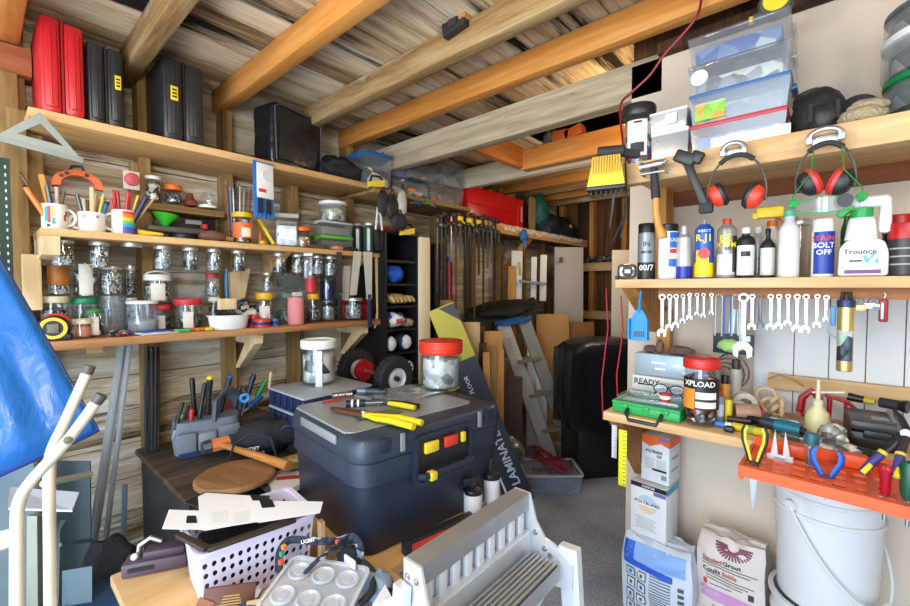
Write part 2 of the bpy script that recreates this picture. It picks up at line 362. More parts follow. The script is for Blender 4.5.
# ceiling deck with the loft hatch left open
HX0, HX1, HY0, HY1 = -1.50, -.52, 2.06, 3.05
b = B(); x = -2.42
while x < 2.25:
    w = .144; x1 = x+w
    if x1 > HX0 and x < HX1:
        b.box((x+w/2, (HY0-.9)/2, ZC+.012), (w, HY0+.9, .022)); b.box((x+w/2, (HY1+YB)/2, ZC+.012), (w, YB-HY1, .022))
    else: b.box((x+w/2, 1.75, ZC+.012+random.uniform(0, .004)), (w, 5.3, .022))
    x += .15
struct('ceiling', b, DECK)
struct('roof', B().box((0, 1.75, 3.0), (5.2, 5.6, .05)).box((-2.5, 1.75, 2.65), (.1, 5.6, .75)).box((2.4, 1.75, 2.65), (.1, 5.6, .75)).box((0, 4.5, 2.65), (5, .1, .75)).box((0, -1, 2.65), (5, .1, .75)), BACKW)
def joist(y1, mat, x0=-2.35, x1=2.2, z0=2.18, z1=2.287, w=.06):
    return struct('joist', B().box(((x0+x1)/2, y1-w/2, (z0+z1)/2), (x1-x0, w, z1-z0), bev=.006), mat)
for y, mt in ((.13, JOISTO), (.48, JOISTG), (.87, JOISTO), (1.28, JOISTG), (1.60, JOISTO)): joist(y, mt)
struct('beam', B().box((-1.42, 1.775, 2.115), (1.86, .07, .15), bev=.006), JOISTW)
struct('beam', B().box((-1.42, 2.455, 2.11), (1.82, .06, .14), bev=.006), JOISTW)
for k, (y, mt) in enumerate(((2.78, JOISTO), (3.08, JOISTG), (3.36, JOISTO), (3.64, JOISTG), (3.92, JOISTO), (4.2, JOISTG))): joist(y, mt, -2.35, -.52)
# orange lumber round the hatch
struct('hatch_trimmer', B().box((HX0-.02, 2.09, 2.135), (.045, .52, .13)), wood([(.2, '#9c5a24'), (.5, '#c67f3c'), (.85, '#dc9d58')], 'y', 5., .6, bump=.1))
struct('hatch_trimmer', B().box((-1.02, 2.385, 2.125), (.98, .07, .13)), JOISTO)
for k in range(7): struct('loft_rafter', B().bar((-1.75+.2*k, 1.9, 2.42), (-1.6+.2*k, 3.4, 2.75), .05, .09), JOISTG if k % 2 else BACKW)
struct('hatch_trimmer', B().box((HX1+.03, 2.10, 2.25), (.04, .52, .10)), PINE)
# framing seen at the back of the alcove
b = B()
for x in (-2.25, -1.9, -1.56, -1.2, -.8): b.box((x, 4.36, 1.13), (.05, .08, 2.24))
struct('stud', b, PINEZ)
for z in (1.52, 1.02, .5): struct('rail', B().box((-1.45, 4.29, z), (1.7, .06, .085)), PINEX)
struct('top_plate', B().box((-2.27, -.45, 2.125), (.10, 1.22, .10), bev=.004), wood([(.2, '#6a3420'), (.5, '#9a5a38'), (.85, '#b58460')], 'y', 5, .7))
# white panelling and ledger on the right wall
b = B(); xs = [RX(p, 1.72, 1.1) for p in (754, 794, 829, 866, 905, 950, 1000, 1060)]
for a, c in zip(xs, xs[1:]): b.box(((a+c)/2, 1.73, 1.02), (c-a-.003, .016, .60))
struct('trim_1', b, PANEL)
struct('trim_2', B().box(((RX(768, 1.7, 1)+2.2)/2, 1.708, 1.0), (2.2-RX(768, 1.7, 1), .022, .046)), PINEX)
struct('wall_plate', B().box(((WX0+2.2)/2, YR+.05, 2.23), (2.2-WX0, .06, .12)), BACKW)
struct('trim_3', B().box((.85, 1.715, 2.185), (2.7, .04, .04)), BACKW)
# ------------------------------------------------------------------ shelves
X_LF = -2.0; ZU, ZM, ZL = 1.90, 1.505, 1.115
def shelf(name, label, b, mat): return tagm(b.obj(name, mat), label, 'shelf')
t = thing('wall_shelf', 'long pine shelf high on left wall under the tool cases', 'shelf', (X_LF-.17, .82, ZU))
B().box((0, 0, -.016), (.35, 1.38, .032), bev=.003).obj('shelf_board', PINE, t)
for y in (-.34, .35): B().bar((-.13, y, -.05), (-.17, y, -.31), .04, .04).obj('bracket', OLDZ, t)
t = thing('wall_shelf', 'middle pine shelf on left wall with glass jars hung beneath', 'shelf', (X_LF-.17, .87, ZM))
B().box((0, 0, -.013), (.34, 1.44, .026), bev=.003).obj('shelf_board', PINE, t)
for y in (-.7, .18, .66):
    B().prism([(.13, -.026), (-.14, -.026), (-.14, -.17), (-.11, -.17)] if y > -.5 else [(.165, -.026), (-.14, -.026), (-.14, -.12), (.145, -.09)], 'y', y-(.012 if y > -.5 else .018), y+(.012 if y > -.5 else .03)).obj('bracket', PINEW if y != .18 else PINE, t)
t = thing('wall_shelf', 'lowest reddish wooden shelf on left wall crowded with jars', 'shelf', (X_LF-.17, .87, ZL))
B().box((0, 0, -.016), (.35, 1.46, .032), bev=.003).obj('shelf_board', wood([(.2, '#6a3c22'), (.5, '#9a6a42'), (.85, '#c59a68')], 'y', 5, .6, bump=.1), t)
for y in (.02, .64):
    B().prism([(.13, -.032), (.13, -.08), (-.06, -.22), (-.10, -.22), (.02, -.085), (-.14, -.085), (-.14, -.032)], 'y', y-.02, y+.02).obj('bracket', PINEW, t)
B().box((-.12, -.55, -.06), (.05, .05, .05)).obj('support_block', PINE, t)
# small inner shelf in the bay above the middle shelf
ya, yb = LY(145, -2.22, 1.68), LY(222, -2.22, 1.68)
tagm(B().box((0, 0, -.012), (.13, yb-ya, .03), bev=.003).obj('small_shelf', OLDY), 'short rough shelf between two studs above the green funnel', 'shelf', loc=(-2.255, (ya+yb)/2, 1.665))
ZS = 1.668
# right wall shelves and bench
Y_RU, Y_RM, Y_RB = 1.30, 1.36, 1.34; ZRU, ZRM, ZRB = 1.67, 1.327, .90
xl = RX(622, 1.33, 1.64)
t = thing('wall_shelf', 'upper right wall shelf with deep pine fascia and hanging ear muffs', 'shelf', ((xl+.9)/2, 1.52, ZRU)); hw = (.9-xl)/2
B().box((0, .02, -.010), (2*hw, .40, .020)).obj('shelf_board', PINEX, t)
B().box((0, -.20, -.030), (2*hw, .04, .062), bev=.003).obj('fascia', PINEX, t)
B().box((.02, .2, -.045), (2*hw-.06, .03, .05)).obj('cleat', wood([(.2, '#5d2f18'), (.6, '#8a5230'), (.9, '#a86c44')], 'x', 5, .6), t)
B().box((-hw+.035, .12, -.17), (.042, .09, .34)).obj('post', PINEZ, t)
xl = RX(615, Y_RM, ZRM)
t = thing('wall_shelf', 'middle right wall shelf carrying spray cans, wrenches hung below', 'shelf', ((xl+.9)/2, 1.545, ZRM)); hw = (.9-xl)/2
B().box((0, 0, -.0135), (2*hw, .37, .027), bev=.003).obj('shelf_board', PINEX, t)
B().box((.06, -.14, -.04), (2*hw-.12, .02, .028)).obj('hanging_strip', wood([(.2, '#7a4526'), (.6, '#a86f42'), (.9, '#c08a58')], 'x', 5, .6), t)
B().prism([(-.165, -.027), (.17, -.027), (.17, -.19), (.12, -.19)], 'x', -hw+.012, -hw+.058).obj('bracket', PINEZ, t)
B().box((-hw+.06, .15, -.26), (.045, .04, .30)).obj('post', PINEZ, t)
xl = RX(603, Y_RB, ZRB)
t = thing('workbench_shelf', 'pine workbench shelf along right wall covered with hand tools', 'workbench', ((xl+.9)/2, 1.535, ZRB)); hw = (.9-xl)/2
B().box((0, .0, -.014), (2*hw, .39, .028), bev=.003).obj('bench_top', PINEX, t)
B().prism([(-.17, -.028), (.18, -.028), (.18, -.30), (.10, -.30), (.0, -.2)], 'x', -hw+.005, -hw+.05).obj('bracket', wood([(.2, '#6a4420'), (.5, '#9a6a38'), (.85, '#bd8c54')], 'z', 5, .6), t)
B().box((-hw+.05, .15, -.16), (.06, .045, .26)).obj('post', PINEZ, t)
# ------------------------------------------------------------------ light: daylight through the open front, one bulb in the loft, unseen bulbs added as fill
w = bpy.data.worlds.new('world'); SC.world = w; w.use_nodes = True; wt = w.node_tree
bg = wt.nodes['Background']; bg.inputs['Color'].default_value = (.62, .80, 1.0, 1); bg.inputs['Strength'].default_value = 2.3
sd = bpy.data.lights.new('sun', 'SUN'); sd.energy = 9; sd.angle = .02; sd.color = (1, .95, .86); so = bpy.data.objects.new('sun', sd); COL.objects.link(so); so.rotation_euler = (math.radians(-14), math.radians(6), 0); so.location = (0, -3, 6)
ad_ = bpy.data.lights.new('doorway_daylight', 'AREA'); ad_.shape = 'RECTANGLE'; ad_.size = 1.3; ad_.size_y = 2.0; ad_.energy = 46; ad_.color = (.74, .87, 1.0); ao = bpy.data.objects.new('doorway_daylight', ad_); COL.objects.link(ao); ao.location = (-.25, -1.3, 1.2); ao.rotation_euler = (PI/2, 0, math.radians(34))
def bulb(loc, e, col, r=.06, label='', cord=.1):
    t = thing('light_bulb', label, 'lamp', loc)
    B().lathe([(0, -.03), (.02, -.027), (.03, -.01), (.028, .012), (.014, .04), (.013, .05)], 14).obj('glass_bulb', emit(col, 6), t)
    B().cyl((0, 0, .05), (0, 0, .08), .016).cyl((0, 0, .08), (0, 0, .08+cord), .004, n=6).obj('socket', BLACK, t)
    ld = bpy.data.lights.new('bulb_light', 'POINT'); ld.energy = e; ld.color = col; ld.shadow_soft_size = r
    lo = bpy.data.objects.new('bulb_light', ld); COL.objects.link(lo); lo.location = (loc[0], loc[1], loc[2]-.06-r)
bulb((-.75, .02, 1.96), 25, (1, .86, .68), .12, 'bare bulb hanging from ceiling boards over the entrance', .24)  # out of view, added to even out the light from the front
bulb((.50, .45, 1.98), 11, (1, .87, .70), .12, 'bare bulb hanging from ceiling near the right wall', .22)  # second unseen bulb, added as warm fill on this side
lp = oy(633, 98, 2.02); bulb((lp.x, lp.y, lp.z), 5, (1, .66, .30), .04, 'glowing bulb in the loft hatch above the black-lidded jar', .1)
bulb((-1.0, 2.95, 2.02), 12, (1, .78, .54), .10, 'bare bulb between rafters in the dark back alcove', .18)  # hidden behind the post, added to lift the dark alcove
SC.view_settings.view_transform = 'Standard'; SC.view_settings.look = 'None'; SC.view_settings.gamma = 1; SC.view_settings.use_curve_mapping = False
SC.view_settings.exposure = .27
cy = SC.cycles; cy.max_bounces = 7; cy.diffuse_bounces = 4; cy.glossy_bounces = 3; cy.transmission_bounces = 4; cy.transparent_max_bounces = 40; cy.caustics_reflective = False; cy.caustics_refractive = False
# ================================================================== GENERIC CONTAINERS
def jar(label, loc, D, H, lid, lid_h=.18, fill=None, fillname='', short='', fillh=.7, name='glass_jar', cat='jar', group=None, g=None, neck=.86, lid_r=1.0, tag=None, knurl=False, lidbump=0, rz=None, contentcat='hardware', square=False):
    """a jar: glass wall, lid, an optional printed label; what fills it is a thing of its own"""
    R = D/2; lh = H*lid_h
    t = thing(name, label, cat, loc, facing(loc) if rz is None else rz, group)
    n = 4 if square else 22; mm = T(rz=PI/4) if square else None; k = 1.3 if square else 1
    body = H-lh
    B().lathe([(0, .001), (R*.86*k, 0), (R*.97*k, H*.03), (R*k, H*.09), (R*k, body-H*.10), (R*neck*k, body-H*.02), (R*neck*k, body+lh*.5), (R*neck*.94*k, body+lh*.5), (R*neck*.94*k, body-H*.03), (R*.94*k, body-H*.12), (R*.94*k, H*.10), (R*.91*k, H*.05), (0, H*.05)], n, m=mm).obj('glass', g or GL, t)
    if lid:
        rr = R*lid_r*k
        b = B().lathe([(rr*.97, body), (rr, body+lh*.1), (rr, H-lh*.15), (rr*.94, H), (rr*.86, H), (rr*.84, H-lh*.12), (0, H-lh*.12)], 28 if not square else 4, m=mm)
        b.obj('lid', lid, t)
    if tag:
        mat, a, z0, z1 = tag; B().patch(R*1.012, -a, a, H*z0, H*z1).obj('label', mat, t)
    if fill:
        rf = R*.885*k; z0 = H*.058; zt = z0+(body-H*.1)*fillh; bb = B(); n2 = 4 if square else 16
        bb.lathe([(0, z0), (rf*.9, z0+.0006), (rf*.99, z0+H*.05), (rf*.99, zt-.006), (rf*.6, zt+.002), (0, zt)], n2, m=mm)
        f = bb.obj(fillname, fill, None); tagm(f, fillname.replace('_', ' ')+' filling the '+(short or label), contentcat, None, 'stuff', loc, facing(loc) if rz is None else rz)
    return t
def lid_only(b, R, z0, z1): return b.lathe([(R*.97, z0), (R, z0+(z1-z0)*.15), (R, z1-.001), (R*.9, z1), (0, z1-.001)], 24)
ZINC = M((.62, .62, .60), .35, .75, .1)
PALE = M('#cfcfae', .5); WHT = M('#e6e6e2', .45, 0, .04); GLID = M('#0f8a5c', .4); RLID = M('#c8343a', .4); YLID = M('#dba91e', .45); CLEARLID = GLF
def Lloc(px, x, z): return V((x, LY(px, x, z), z))
def item(px, x, z, wpx, hpx):
    p = Lloc(px, x, z); return p, S(wpx, p)/stretch(p), S(hpx, p)
# ================================================================== JARS HUNG UNDER THE MIDDLE SHELF
hung = [(63, 25, 28, SCREWS, 'silver screws', .62), (99, 22, 28, SCREWS, 'silver bolts', .85), (162.5, 19, 25, SCREWSB, 'bluish screws', .62), (190, 17, 24, DARKB, 'dark bolts', .55), (213.5, 15.5, 23, SCREWS, 'pale screws', .5), (238, 15, 22, DARKB, 'dark nuts', .45), (279, 14, 20.5, DARKB, 'black fasteners', .35), (297.5, 13.5, 20, SCREWS, 'steel washers', .6), (317, 12.5, 20, SCREWS, 'galvanised nails', .65), (330, 13.5, 20.5, SCREWS, 'zinc screws', .75)]
for i, (px, w, h, f, fn, fh) in enumerate(hung):
    x = -2.085; p, D, H = item(px, x, ZM-.028, w, h); p.z = ZM-.027-H
    where = ('leftmost' if i == 0 else 'rightmost' if i == 9 else ORD[i])
    jar('%s of ten filled jars hung by silver lids under middle shelf' % (where+' from the left' if 0 < i < 9 else where), p, D, H, ZINC, .17, f, fn.replace(' ', '_'), where+(' filled' if i in (0, 9) else ' from left')+' hanging jar', fh, 'hanging_jar', group='jars hung by their lids under the middle shelf', neck=.93)
p, D, H = item(132, -2.085, ZM, 22, 4); p.z = ZM-.027-H
tagm(lid_only(B(), D/2, 0, H).obj('jar_lid', ZINC), 'empty silver jar lid screwed under middle shelf with no jar', 'lid', loc=p)
p, D, H = item(308, -2.03, ZM, 8.5, 25); p.z = ZM-.027-H
t = thing('plastic_tube', 'tall clear square tube hanging between round jars under middle shelf', 'tube', p, facing(p))
B().box((0, 0, H*.45), (D, D, H*.9), bev=.003).obj('tube_wall', GLC, t); B().box((0, 0, H*.95), (D*1.05, D*1.05, H*.1)).obj('cap', WHT, t)
# ================================================================== LOWER SHELF: jars on jars
def stackjar(px, x, ybot, wpx, ytop, *a, z=None, **k):
    p = Lloc(px, x, ZL if z is None else z); dd = dep(p)
    D = wpx*dd/F/stretch(p); H = (ybot-ytop)*dd/F
    return jar(a[0], p, D, H, *a[1:], **k), p.z+H
BRLAB = M('#a8641c', .5, 0, .25, 40); WLAB = M('#d9d6cc', .7, 0, .08, 60); OLAB = M('#cf5a28', .55, 0, .3, 50)
_, z = stackjar(56, -2.18, 337, 30, 296, 'lower glass jar with pale lid behind the tape measure', PALE, .16, DARKB, 'long_bolts', 'pale-lidded jar behind tape measure', .8, neck=.95)
stackjar(59, -2.18, 297, 23, 263, 'glass jar with brown label standing on the pale-lidded jar', None, .05, SCREWS, 'small_screws', 'brown-labelled jar', .35, z=z, tag=(BRLAB, 1.2, .32, .92))
_, z = stackjar(85.5, -2.2, 330, 27, 293, 'large glass jar with green lid beneath the white-labelled jar', GLID, .17, DARKB, 'black_fittings', 'large green-lidded jar', .45, neck=.95)
stackjar(86.5, -2.2, 294, 26, 259, 'glass jar with white printed label on the green-lidded jar', None, .05, MIXB, 'black_and_white_caps', 'white-labelled jar', .85, z=z, tag=(WLAB, .55, .1, .95))
_, z = stackjar(114, -2.19, 330, 27, 292, 'tall clear ribbed container below the silver-lidded jar of screws', CLEARLID, .12, None, g=GLC, neck=.96)
stackjar(112, -2.19, 292, 24, 263, 'silver-lidded jar of screws standing on the tall clear container', ZINC, .12, SCREWS, 'woodscrews', 'silver-lidded jar on clear container', .85, z=z, neck=.95)
stackjar(95.5, -2.09, 332, 19, 305, 'small glass jar with green lid in front of the larger green-lidded jar', M('#2f7d3a', .4), .14, MIXB, 'mixed_screws', 'small green-lidded jar', .6, tag=(WLAB, .4, .1, .75))
stackjar(83, -2.07, 340, 21, 321, 'low clear tub of pinkish putty beside the tape measure', PALE, .25, M('#d98a6a', .6), 'putty', 'low tub beside tape measure', .9, neck=.96, name='plastic_tub', cat='tub', contentcat='putty')
_, z = stackjar(143, -2.13, 327, 33, 295, 'wide clear plastic tub with white lid left of red-lidded jars', WHT, .1, M('#d9d9d9', .7, 0, .3, 60, .6), 'crumpled_bags', 'wide white-lidded tub', .45, neck=.97, name='plastic_tub', cat='tub', g=GLC, contentcat='bags')
_, z = stackjar(161, -2.17, 327, 22, 301, 'red-lidded jar under the big jar with white handled lid', RLID, .2, DARKB, 'dark_bolts', 'red-lidded jar under handled jar', .7, tag=(WLAB, .4, .1, .6), neck=.95)
t, z2 = stackjar(158.5, -2.19, 302, 29, 272, 'big jar with white handled lid full of steel bolts', WHT, .2, SCREWS, 'steel_bolts', 'white handle-lidded jar', .85, z=z, tag=(WLAB, .5, .15, .7), neck=.96)
Dh = S(29, t.location)/stretch(t.location); Hh = z2-z
B().tube([(Dh*.42*math.cos(a), 0, Hh*.98+Dh*.16*math.sin(a)) for a in [PI*i/10 for i in range(11)]], .004).obj('lid_handle', WHT, t)
_, z = stackjar(188.5, -2.12, 328, 29, 297, 'red-lidded squat jar beneath the clear open tray', RLID, .19, DARKB, 'drill_bits', 'squat red-lidded jar', .5, tag=(WLAB, .35, .1, .6), neck=.95)
p, D, H = item(189, -2.19, z+.001, 29, 13)
t = thing('plastic_tray', 'clear open tray of small bits resting on squat red-lidded jar', 'tray', p, PI/2)
B().hexa([(-D*.42, -D*.3, 0), (D*.42, -D*.3, 0), (D*.42, D*.3, 0), (-D*.42, D*.3, 0), (-D*.5, -D*.36, H), (D*.5, -D*.36, H), (D*.5, D*.36, H), (-D*.5, D*.36, H)]).obj('tray_shell', GLF, t)
B().box((0, 0, H), (D*1.06, D*.78, .004), bev=.001).obj('rim', GLC, t)
_, z = stackjar(214.5, -2.18, 328, 12, 298, 'small dark jar with white lid beneath the little red-lidded jar', WHT, .14, DARKB, 'black_screws', 'small dark white-lidded jar', .8)
stackjar(212.5, -2.18, 298, 15, 275, 'little red-lidded jar left of the hanging blue-handled brush', RLID, .16, SCREWS, 'tiny_screws', 'little red-lidded jar', .5, z=z)
for px, w_, yb_, yt_, lid_, f_, fn_, lab_, sh_ in ((131, 13, 293, 262, ZINC, DARKB, 'dark_washers', 'narrow silver-lidded jar tucked right behind the jar of screws', 'narrow jar behind screws'), (131, 14, 327, 294, WHT, MIXB, 'mixed_bits', 'narrow white-lidded jar tucked behind the ribbed container', 'narrow jar behind ribbed container'), (243, 15, 322, 300, M('#3a6aa5', .4), SCREWSB, 'pale_bits', 'blue-lidded jar at back between brush and yellow-lidded jar', 'blue-lidded back jar'), (233, 13, 322, 297, ZINC, DARKB, 'dark_bits', 'silver-lidded jar at back directly behind the brush head', 'jar behind brush head'), (340, 13, 318, 296, ZINC, SCREWS, 'steel_bits', 'silver-lidded jar at back beside the narrow black saw', 'jar beside black saw')):
    z_ = None
    if px == 131 and yt_ < 280: z_ = ZL+S(34, Lloc(131, -2.265, ZL))
    stackjar(px, -2.265, yb_, w_, yt_, lab_, lid_, .14, f_, fn_, sh_, .7, z=z_, neck=.95)
# right part of the lower shelf
_, z = stackjar(265, -2.12, 320, 18, 288, 'yellow-lidded jar right of the cluttered bits bags', YLID, .2, SCREWSB, 'wall_plugs', 'yellow-lidded jar near bits bags', .4, tag=(WLAB, .6, .1, .6))
stackjar(267.5, -2.15, 288, 10, 268, 'slim silver-lidded jar on top of the yellow-lidded jar', ZINC, .12, SCREWS, 'rivets', 'slim jar on yellow lid', .6, z=z)
_, z = stackjar(313.5, -2.12, 321, 13, 293, 'yellow-lidded jar between pink cylinder and navy tin', YLID, .2, DARKB, 'black_plugs', 'yellow-lidded jar beside pink cylinder', .6)
t, _ = stackjar(311, -2.12, 293, 12.5, 273, 'small jar with red label standing on yellow-lidded jar', None, .05, RED, 'red_plugs', 'small red-labelled jar', .9, z=z, tag=(M('#c3262a', .5), .9, .1, .85))
_, z = stackjar(328, -2.14, 320, 14, 300, 'clear jar of pale fittings under the blue-capped navy jar', GLC, .1, SCREWSB, 'pale_fittings', 'clear jar under navy jar', .8)
t, _ = stackjar(327.5, -2.14, 300, 15, 272, 'dark navy jar with blue rim standing right of red-labelled jar', M('#1d3f8f', .4), .1, NAVY, 'navy_powder', 'navy jar', .85, z=z, contentcat='powder')
B().lathe([(.0, .001), (.034, .001), (.035, .012), (.0, .013)], 20).obj('base_ring', M('#1d3f8f', .4), t)
stackjar(353.5, -2.07, 322, 19, 300, 'clear jar of steel parts in front of the red plastic box', ZINC, .14, SCREWS, 'steel_parts', 'jar before red box', .85, neck=.95)
p, D, H = item(296, -2.05, ZL, 16.5, 26.5)
t = thing('thread_spool', 'pink cylindrical spool standing at front of lowest shelf', 'spool', p, facing(p))
B().lathe([(0, 0), (D/2*.97, 0), (D/2, .003), (D/2, H-.003), (D/2*.95, H), (D*.18, H), (D*.17, H-.01), (0, H-.01)], 24).obj('winding', M('#d9868a', .75, 0, .12, 120, .3, 300), t)
B().lathe([(D*.17, H), (D*.17, H+.002), (D*.12, H+.002), (D*.12, H-.01)], 16).obj('core', PAPER, t)
# stacked clear storage boxes
def cbox(name, label, cat, loc, dims, lid, fill=None, fillname='', fillh=.7, rz=PI/2, group=None, g=None, lidh=.14, short='', contentcat='contents', tagmat=None, taper=.92, lug=True):
    w, d, h = dims; t = thing(name, label, cat, loc, rz, group); lh = h*lidh; k = taper; wl = min(.003, h*.05); b = B()
    for s_, z0 in ((1, 0), ):
        O = [(-w/2*k, -d/2*k), (w/2*k, -d/2*k), (w/2*k, d/2*k), (-w/2*k, d/2*k)]
    b.hexa([(x_, y_, 0) for x_, y_ in O]+[(x_/k*.985, y_/k*.985, h-lh) for x_, y_ in O]); b.obj('box_shell', g or GLF, t)
    if lid: 
        b = B().box((0, 0, h-lh/2), (w, d, lh), bev=min(.004, lh*.3))
        b.obj('lid', lid, t)
        if lug:
            for s_ in (-1, 1): B().box((s_*w/2, 0, h-lh*.8), (.012, d*.3, lh*1.4), bev=.002).obj('latch', lid, t)
    if tagmat: B().box((w*.08, -d/2*(k+.99)/2-.001, h*.4), (w*.4, .001, h*.4)).obj('label', tagmat, t)
    if fill:
        f = B().box((0, 0, h*.04+h*.8*fillh/2), (w*k*.93, d*k*.93, h*.8*fillh), bev=min(.01, h*.1)).obj(fillname, fill)
        tagm(f, fillname.replace('_', ' ')+' inside the '+(short or label), contentcat, None, 'stuff', loc, rz)
    return t
p, D, H = item(291, -2.17, ZL, 28, 24)
cbox('storage_box', 'lower clear storage box behind the pink cylinder', 'box', p, (D, .10, H), GLC, bits(['#6b7a70', '#9aa69b', '#33403a'], 40), 'grey_parts', .6, short='lower clear box behind pink cylinder', contentcat='hardware')
p.z += H+.001; H2 = S(10, p)
cbox('storage_box', 'middle shallow clear box with white label behind the pink cylinder', 'box', p, (D, .10, H2), GLC, M('#6d8a80', .6, 0, .2), 'sorted_parts', .6, short='shallow clear box', contentcat='hardware', tagmat=WLAB)
p.z += H2+.001; H3 = S(15, p)
cbox('storage_box', 'topmost clear box holding dark green parts behind pink cylinder', 'box', p, (D*.98, .10, H3), GLC, M('#1f3a30', .6, 0, .4, 40), 'dark_green_parts', .75, short='topmost clear box', contentcat='hardware')
# tape measure, dish, brush, magazines, little tools on the shelf front
p, D, H = item(55, -2.045, ZL, 32, 24)
t = thing('tape_measure', 'round black and yellow tape measure at left end of lowest shelf', 'tape measure', p, PI/2-.25)
R = H*.52
B().lathe([(0, -.02), (R*.8, -.02), (R, -.012), (R, .012), (R*.8, .02), (0, .02)], 26, m=T(0, 0, R, PI/2)).box((R*.45, 0, .011), (R*1.2, .038, .02), bev=.004).obj('case', BLACK, t)
B().ring([(R*.86*math.cos(a), R+R*.86*math.sin(a)) for a in [PI*2*i/24 for i in range(24)]], [(R*.62*math.cos(a), R+R*.62*math.sin(a)) for a in [PI*2*i/24 for i in range(24)]], 'y', -.0225, -.019).obj('yellow_ring', YEL, t)
B().tube([(R*1.02*math.cos(a), 0, R+R*1.02*math.sin(a)) for a in [.5+1.6*i/10 for i in range(11)]], .008, 6).obj('red_trim', RED, t)
B().box((0, -.024, R), (R*.7, .006, R*.7), bev=.002).obj('centre_plate', M('#6b6a50', .5), t)
p, D, H = item(229, -2.04, ZL, 44, 14)
t = thing('oval_dish', 'white oval dish with dark contents on lowest shelf', 'dish', p, PI/2)
B().lathe([(0, .002), (D*.40, 0), (D*.44, .006), (D*.49, H), (D*.52, H), (D*.52, H-.003), (D*.47, H*.9), (D*.41, .008), (0, .006)], 30, sy=.62).obj('dish_bowl', M('#e9e9e6', .25), t)
tagm(B().blob((0, 0, H*.72), (D*.42, D*.25, H*.42), 3, .3, 3).obj('black_filings', M((.01, .01, .012), .7, 0, .4, 80, .8), None), 'heap of black filings in the white oval dish', 'filings', None, 'stuff', p, PI/2)
p = Lloc(229, -2.02, ZL+.07)
t = thing('glue_brush', 'wide wooden brush with thin blue handle standing in oval dish', 'brush', (p.x-.02, p.y, ZL+.068), PI/2)
hw = S(20, p)/stretch(p)
B().box((0, 0, .045), (hw, .018, .05), bev=.004).obj('head', PINEW, t)
b = B()
for i in range(26): b.cyl((-hw*.46+hw*.92*i/25, random.uniform(-.007, .007), .022), (-hw*.5+hw*i/25+random.uniform(-.008, .008), random.uniform(-.014, .014), -.012), .0022, .001, 5)
b.obj('bristles', BLACK, t)
B().tube([(0, 0, .07), (0, .004, .12), (0, .002, .17), (0, 0, .205)], [.006, .008, .008, .004], 8).obj('handle', M('#1b5f84', .4), t)
for k, (px, dz, col, w, r) in enumerate(((157, 0, WHT, 40, .1), (152, .0045, M('#cfd7e6', .5, 0, .2, 40), 36, -.1), (155, .009, M('#2a56b5', .5, 0, .35, 30), 32, .15))):
    p = Lloc(px, -2.045, ZL+dz); w = S(w, p)/stretch(p)
    tagm(B().box((0, 0, .002), (w, .075, .004), bev=.001).obj('magazine', col), ['white folded leaflet at bottom of the papers on lowest shelf', 'pale blue pamphlet in middle of papers on lowest shelf', 'blue covered pamphlet on top of papers on lowest shelf'][k], 'leaflet', 'leaflets on the lowest shelf', loc=p, rz=PI/2+r)
for px, col, lab, w, x in ((120, COLORB, 'scatter of dark and coloured beads beside the leaflets', 24, -2.05), (248, MIXB, 'small pile of bagged bits behind the oval dish', 30, -2.2)):
    p = Lloc(px, x, ZL); w = S(w, p)/stretch(p); hh = .018 if x > -2.1 else .07
    tagm(B().blob((0, 0, hh*.5), (w/2, .04, hh), px, .35, 3, floor=0).obj('loose_bits', col), lab, 'bits', None, 'stuff', p, PI/2)
for i, (px, dx, ln, mt, nm, lab) in enumerate(((181, -2.03, 20, GREEN, 'clip', 'green plastic clip at front of lowest shelf'), (192, -2.05, 16, ORG, 'utility_knife', 'orange utility knife handle on lowest shelf, left one'), (203, -2.04, 18, ORG, 'utility_knife', 'orange utility knife beside oval dish on lowest shelf'), (209, -2.10, 8, RED, 'clip', 'small red clip tucked behind oval dish'), (209, -2.02, 8, YEL, 'pencil_sharpener', 'small yellow sharpener left of oval dish'))):
    p = Lloc(px, dx, ZL); w = S(ln, p)/stretch(p)
    t = thing(nm, lab, nm.replace('_', ' '), p, PI/2+.2*((i % 3)-1))
    B().box((0, 0, .007), (w, .018, .014), bev=.005).obj('body', mt, t); B().box((w*.4, 0, .007), (w*.35, .012, .008), bev=.002).obj('tip', DARKSTEEL, t)
for i, (px, w, h, mt, lab, x) in enumerate(((254, 10, 12, RED, 'red round tin lying left of small white-labelled can', -2.07), (264, 9, 12, WHT, 'small white-labelled can right of the oval dish', -2.09), (262, 18, 8, RED, 'red tape roll in front of small white-labelled can', -2.03), (275, 8, 7, BLUE, 'small blue cap right of the red tape roll', -2.04))):
    p, D, H = item(px, x, ZL, w, h); t = thing('small_tin', lab, 'tin', p, facing(p))
    B().lathe([(0, 0), (D/2, 0), (D/2, H*.9), (D/2*.93, H), (0, H)], 18).obj('tin_body', mt, t); B().lathe([(D/2*1.02, H*.25), (D/2*1.03, H*.3), (D/2*1.03, H*.6), (D/2*1.02, H*.65)], 18).obj('band', BLUE if mt is WHT else NAVY, t)
for k, (px, w, h, lab) in enumerate(((249, 14, 15, 'clear bag of bits on left, behind the oval dish'), (256, 12, 12, 'clear bag of bluish bits just left of yellow-lidded jar'))):
    p, D, H = item(px, -2.13-.05*k, ZL, w, h)
    tagm(B().blob((0, 0, H*.45), (D*.55, .03, H*.6), 9+k, .3, 3, floor=0).obj('bag_of_bits', bits(['#c9d6da', '#8ea6ae', '#eef2f2', '#5b6a70'], 60, .2, .1)), lab, 'bag', 'bags of bits on the lowest shelf', loc=p, rz=PI/2)
    B().box((0, -.03, H*.9), (D*.7, .002, H*.3)).obj('header_card', WHT, COL.objects[-1])
p, D, H = item(360, -2.16, ZL, 36, 20)
t = thing('toolbox', 'red plastic box at right end of lowest shelf behind the saws', 'box', p, PI/2)
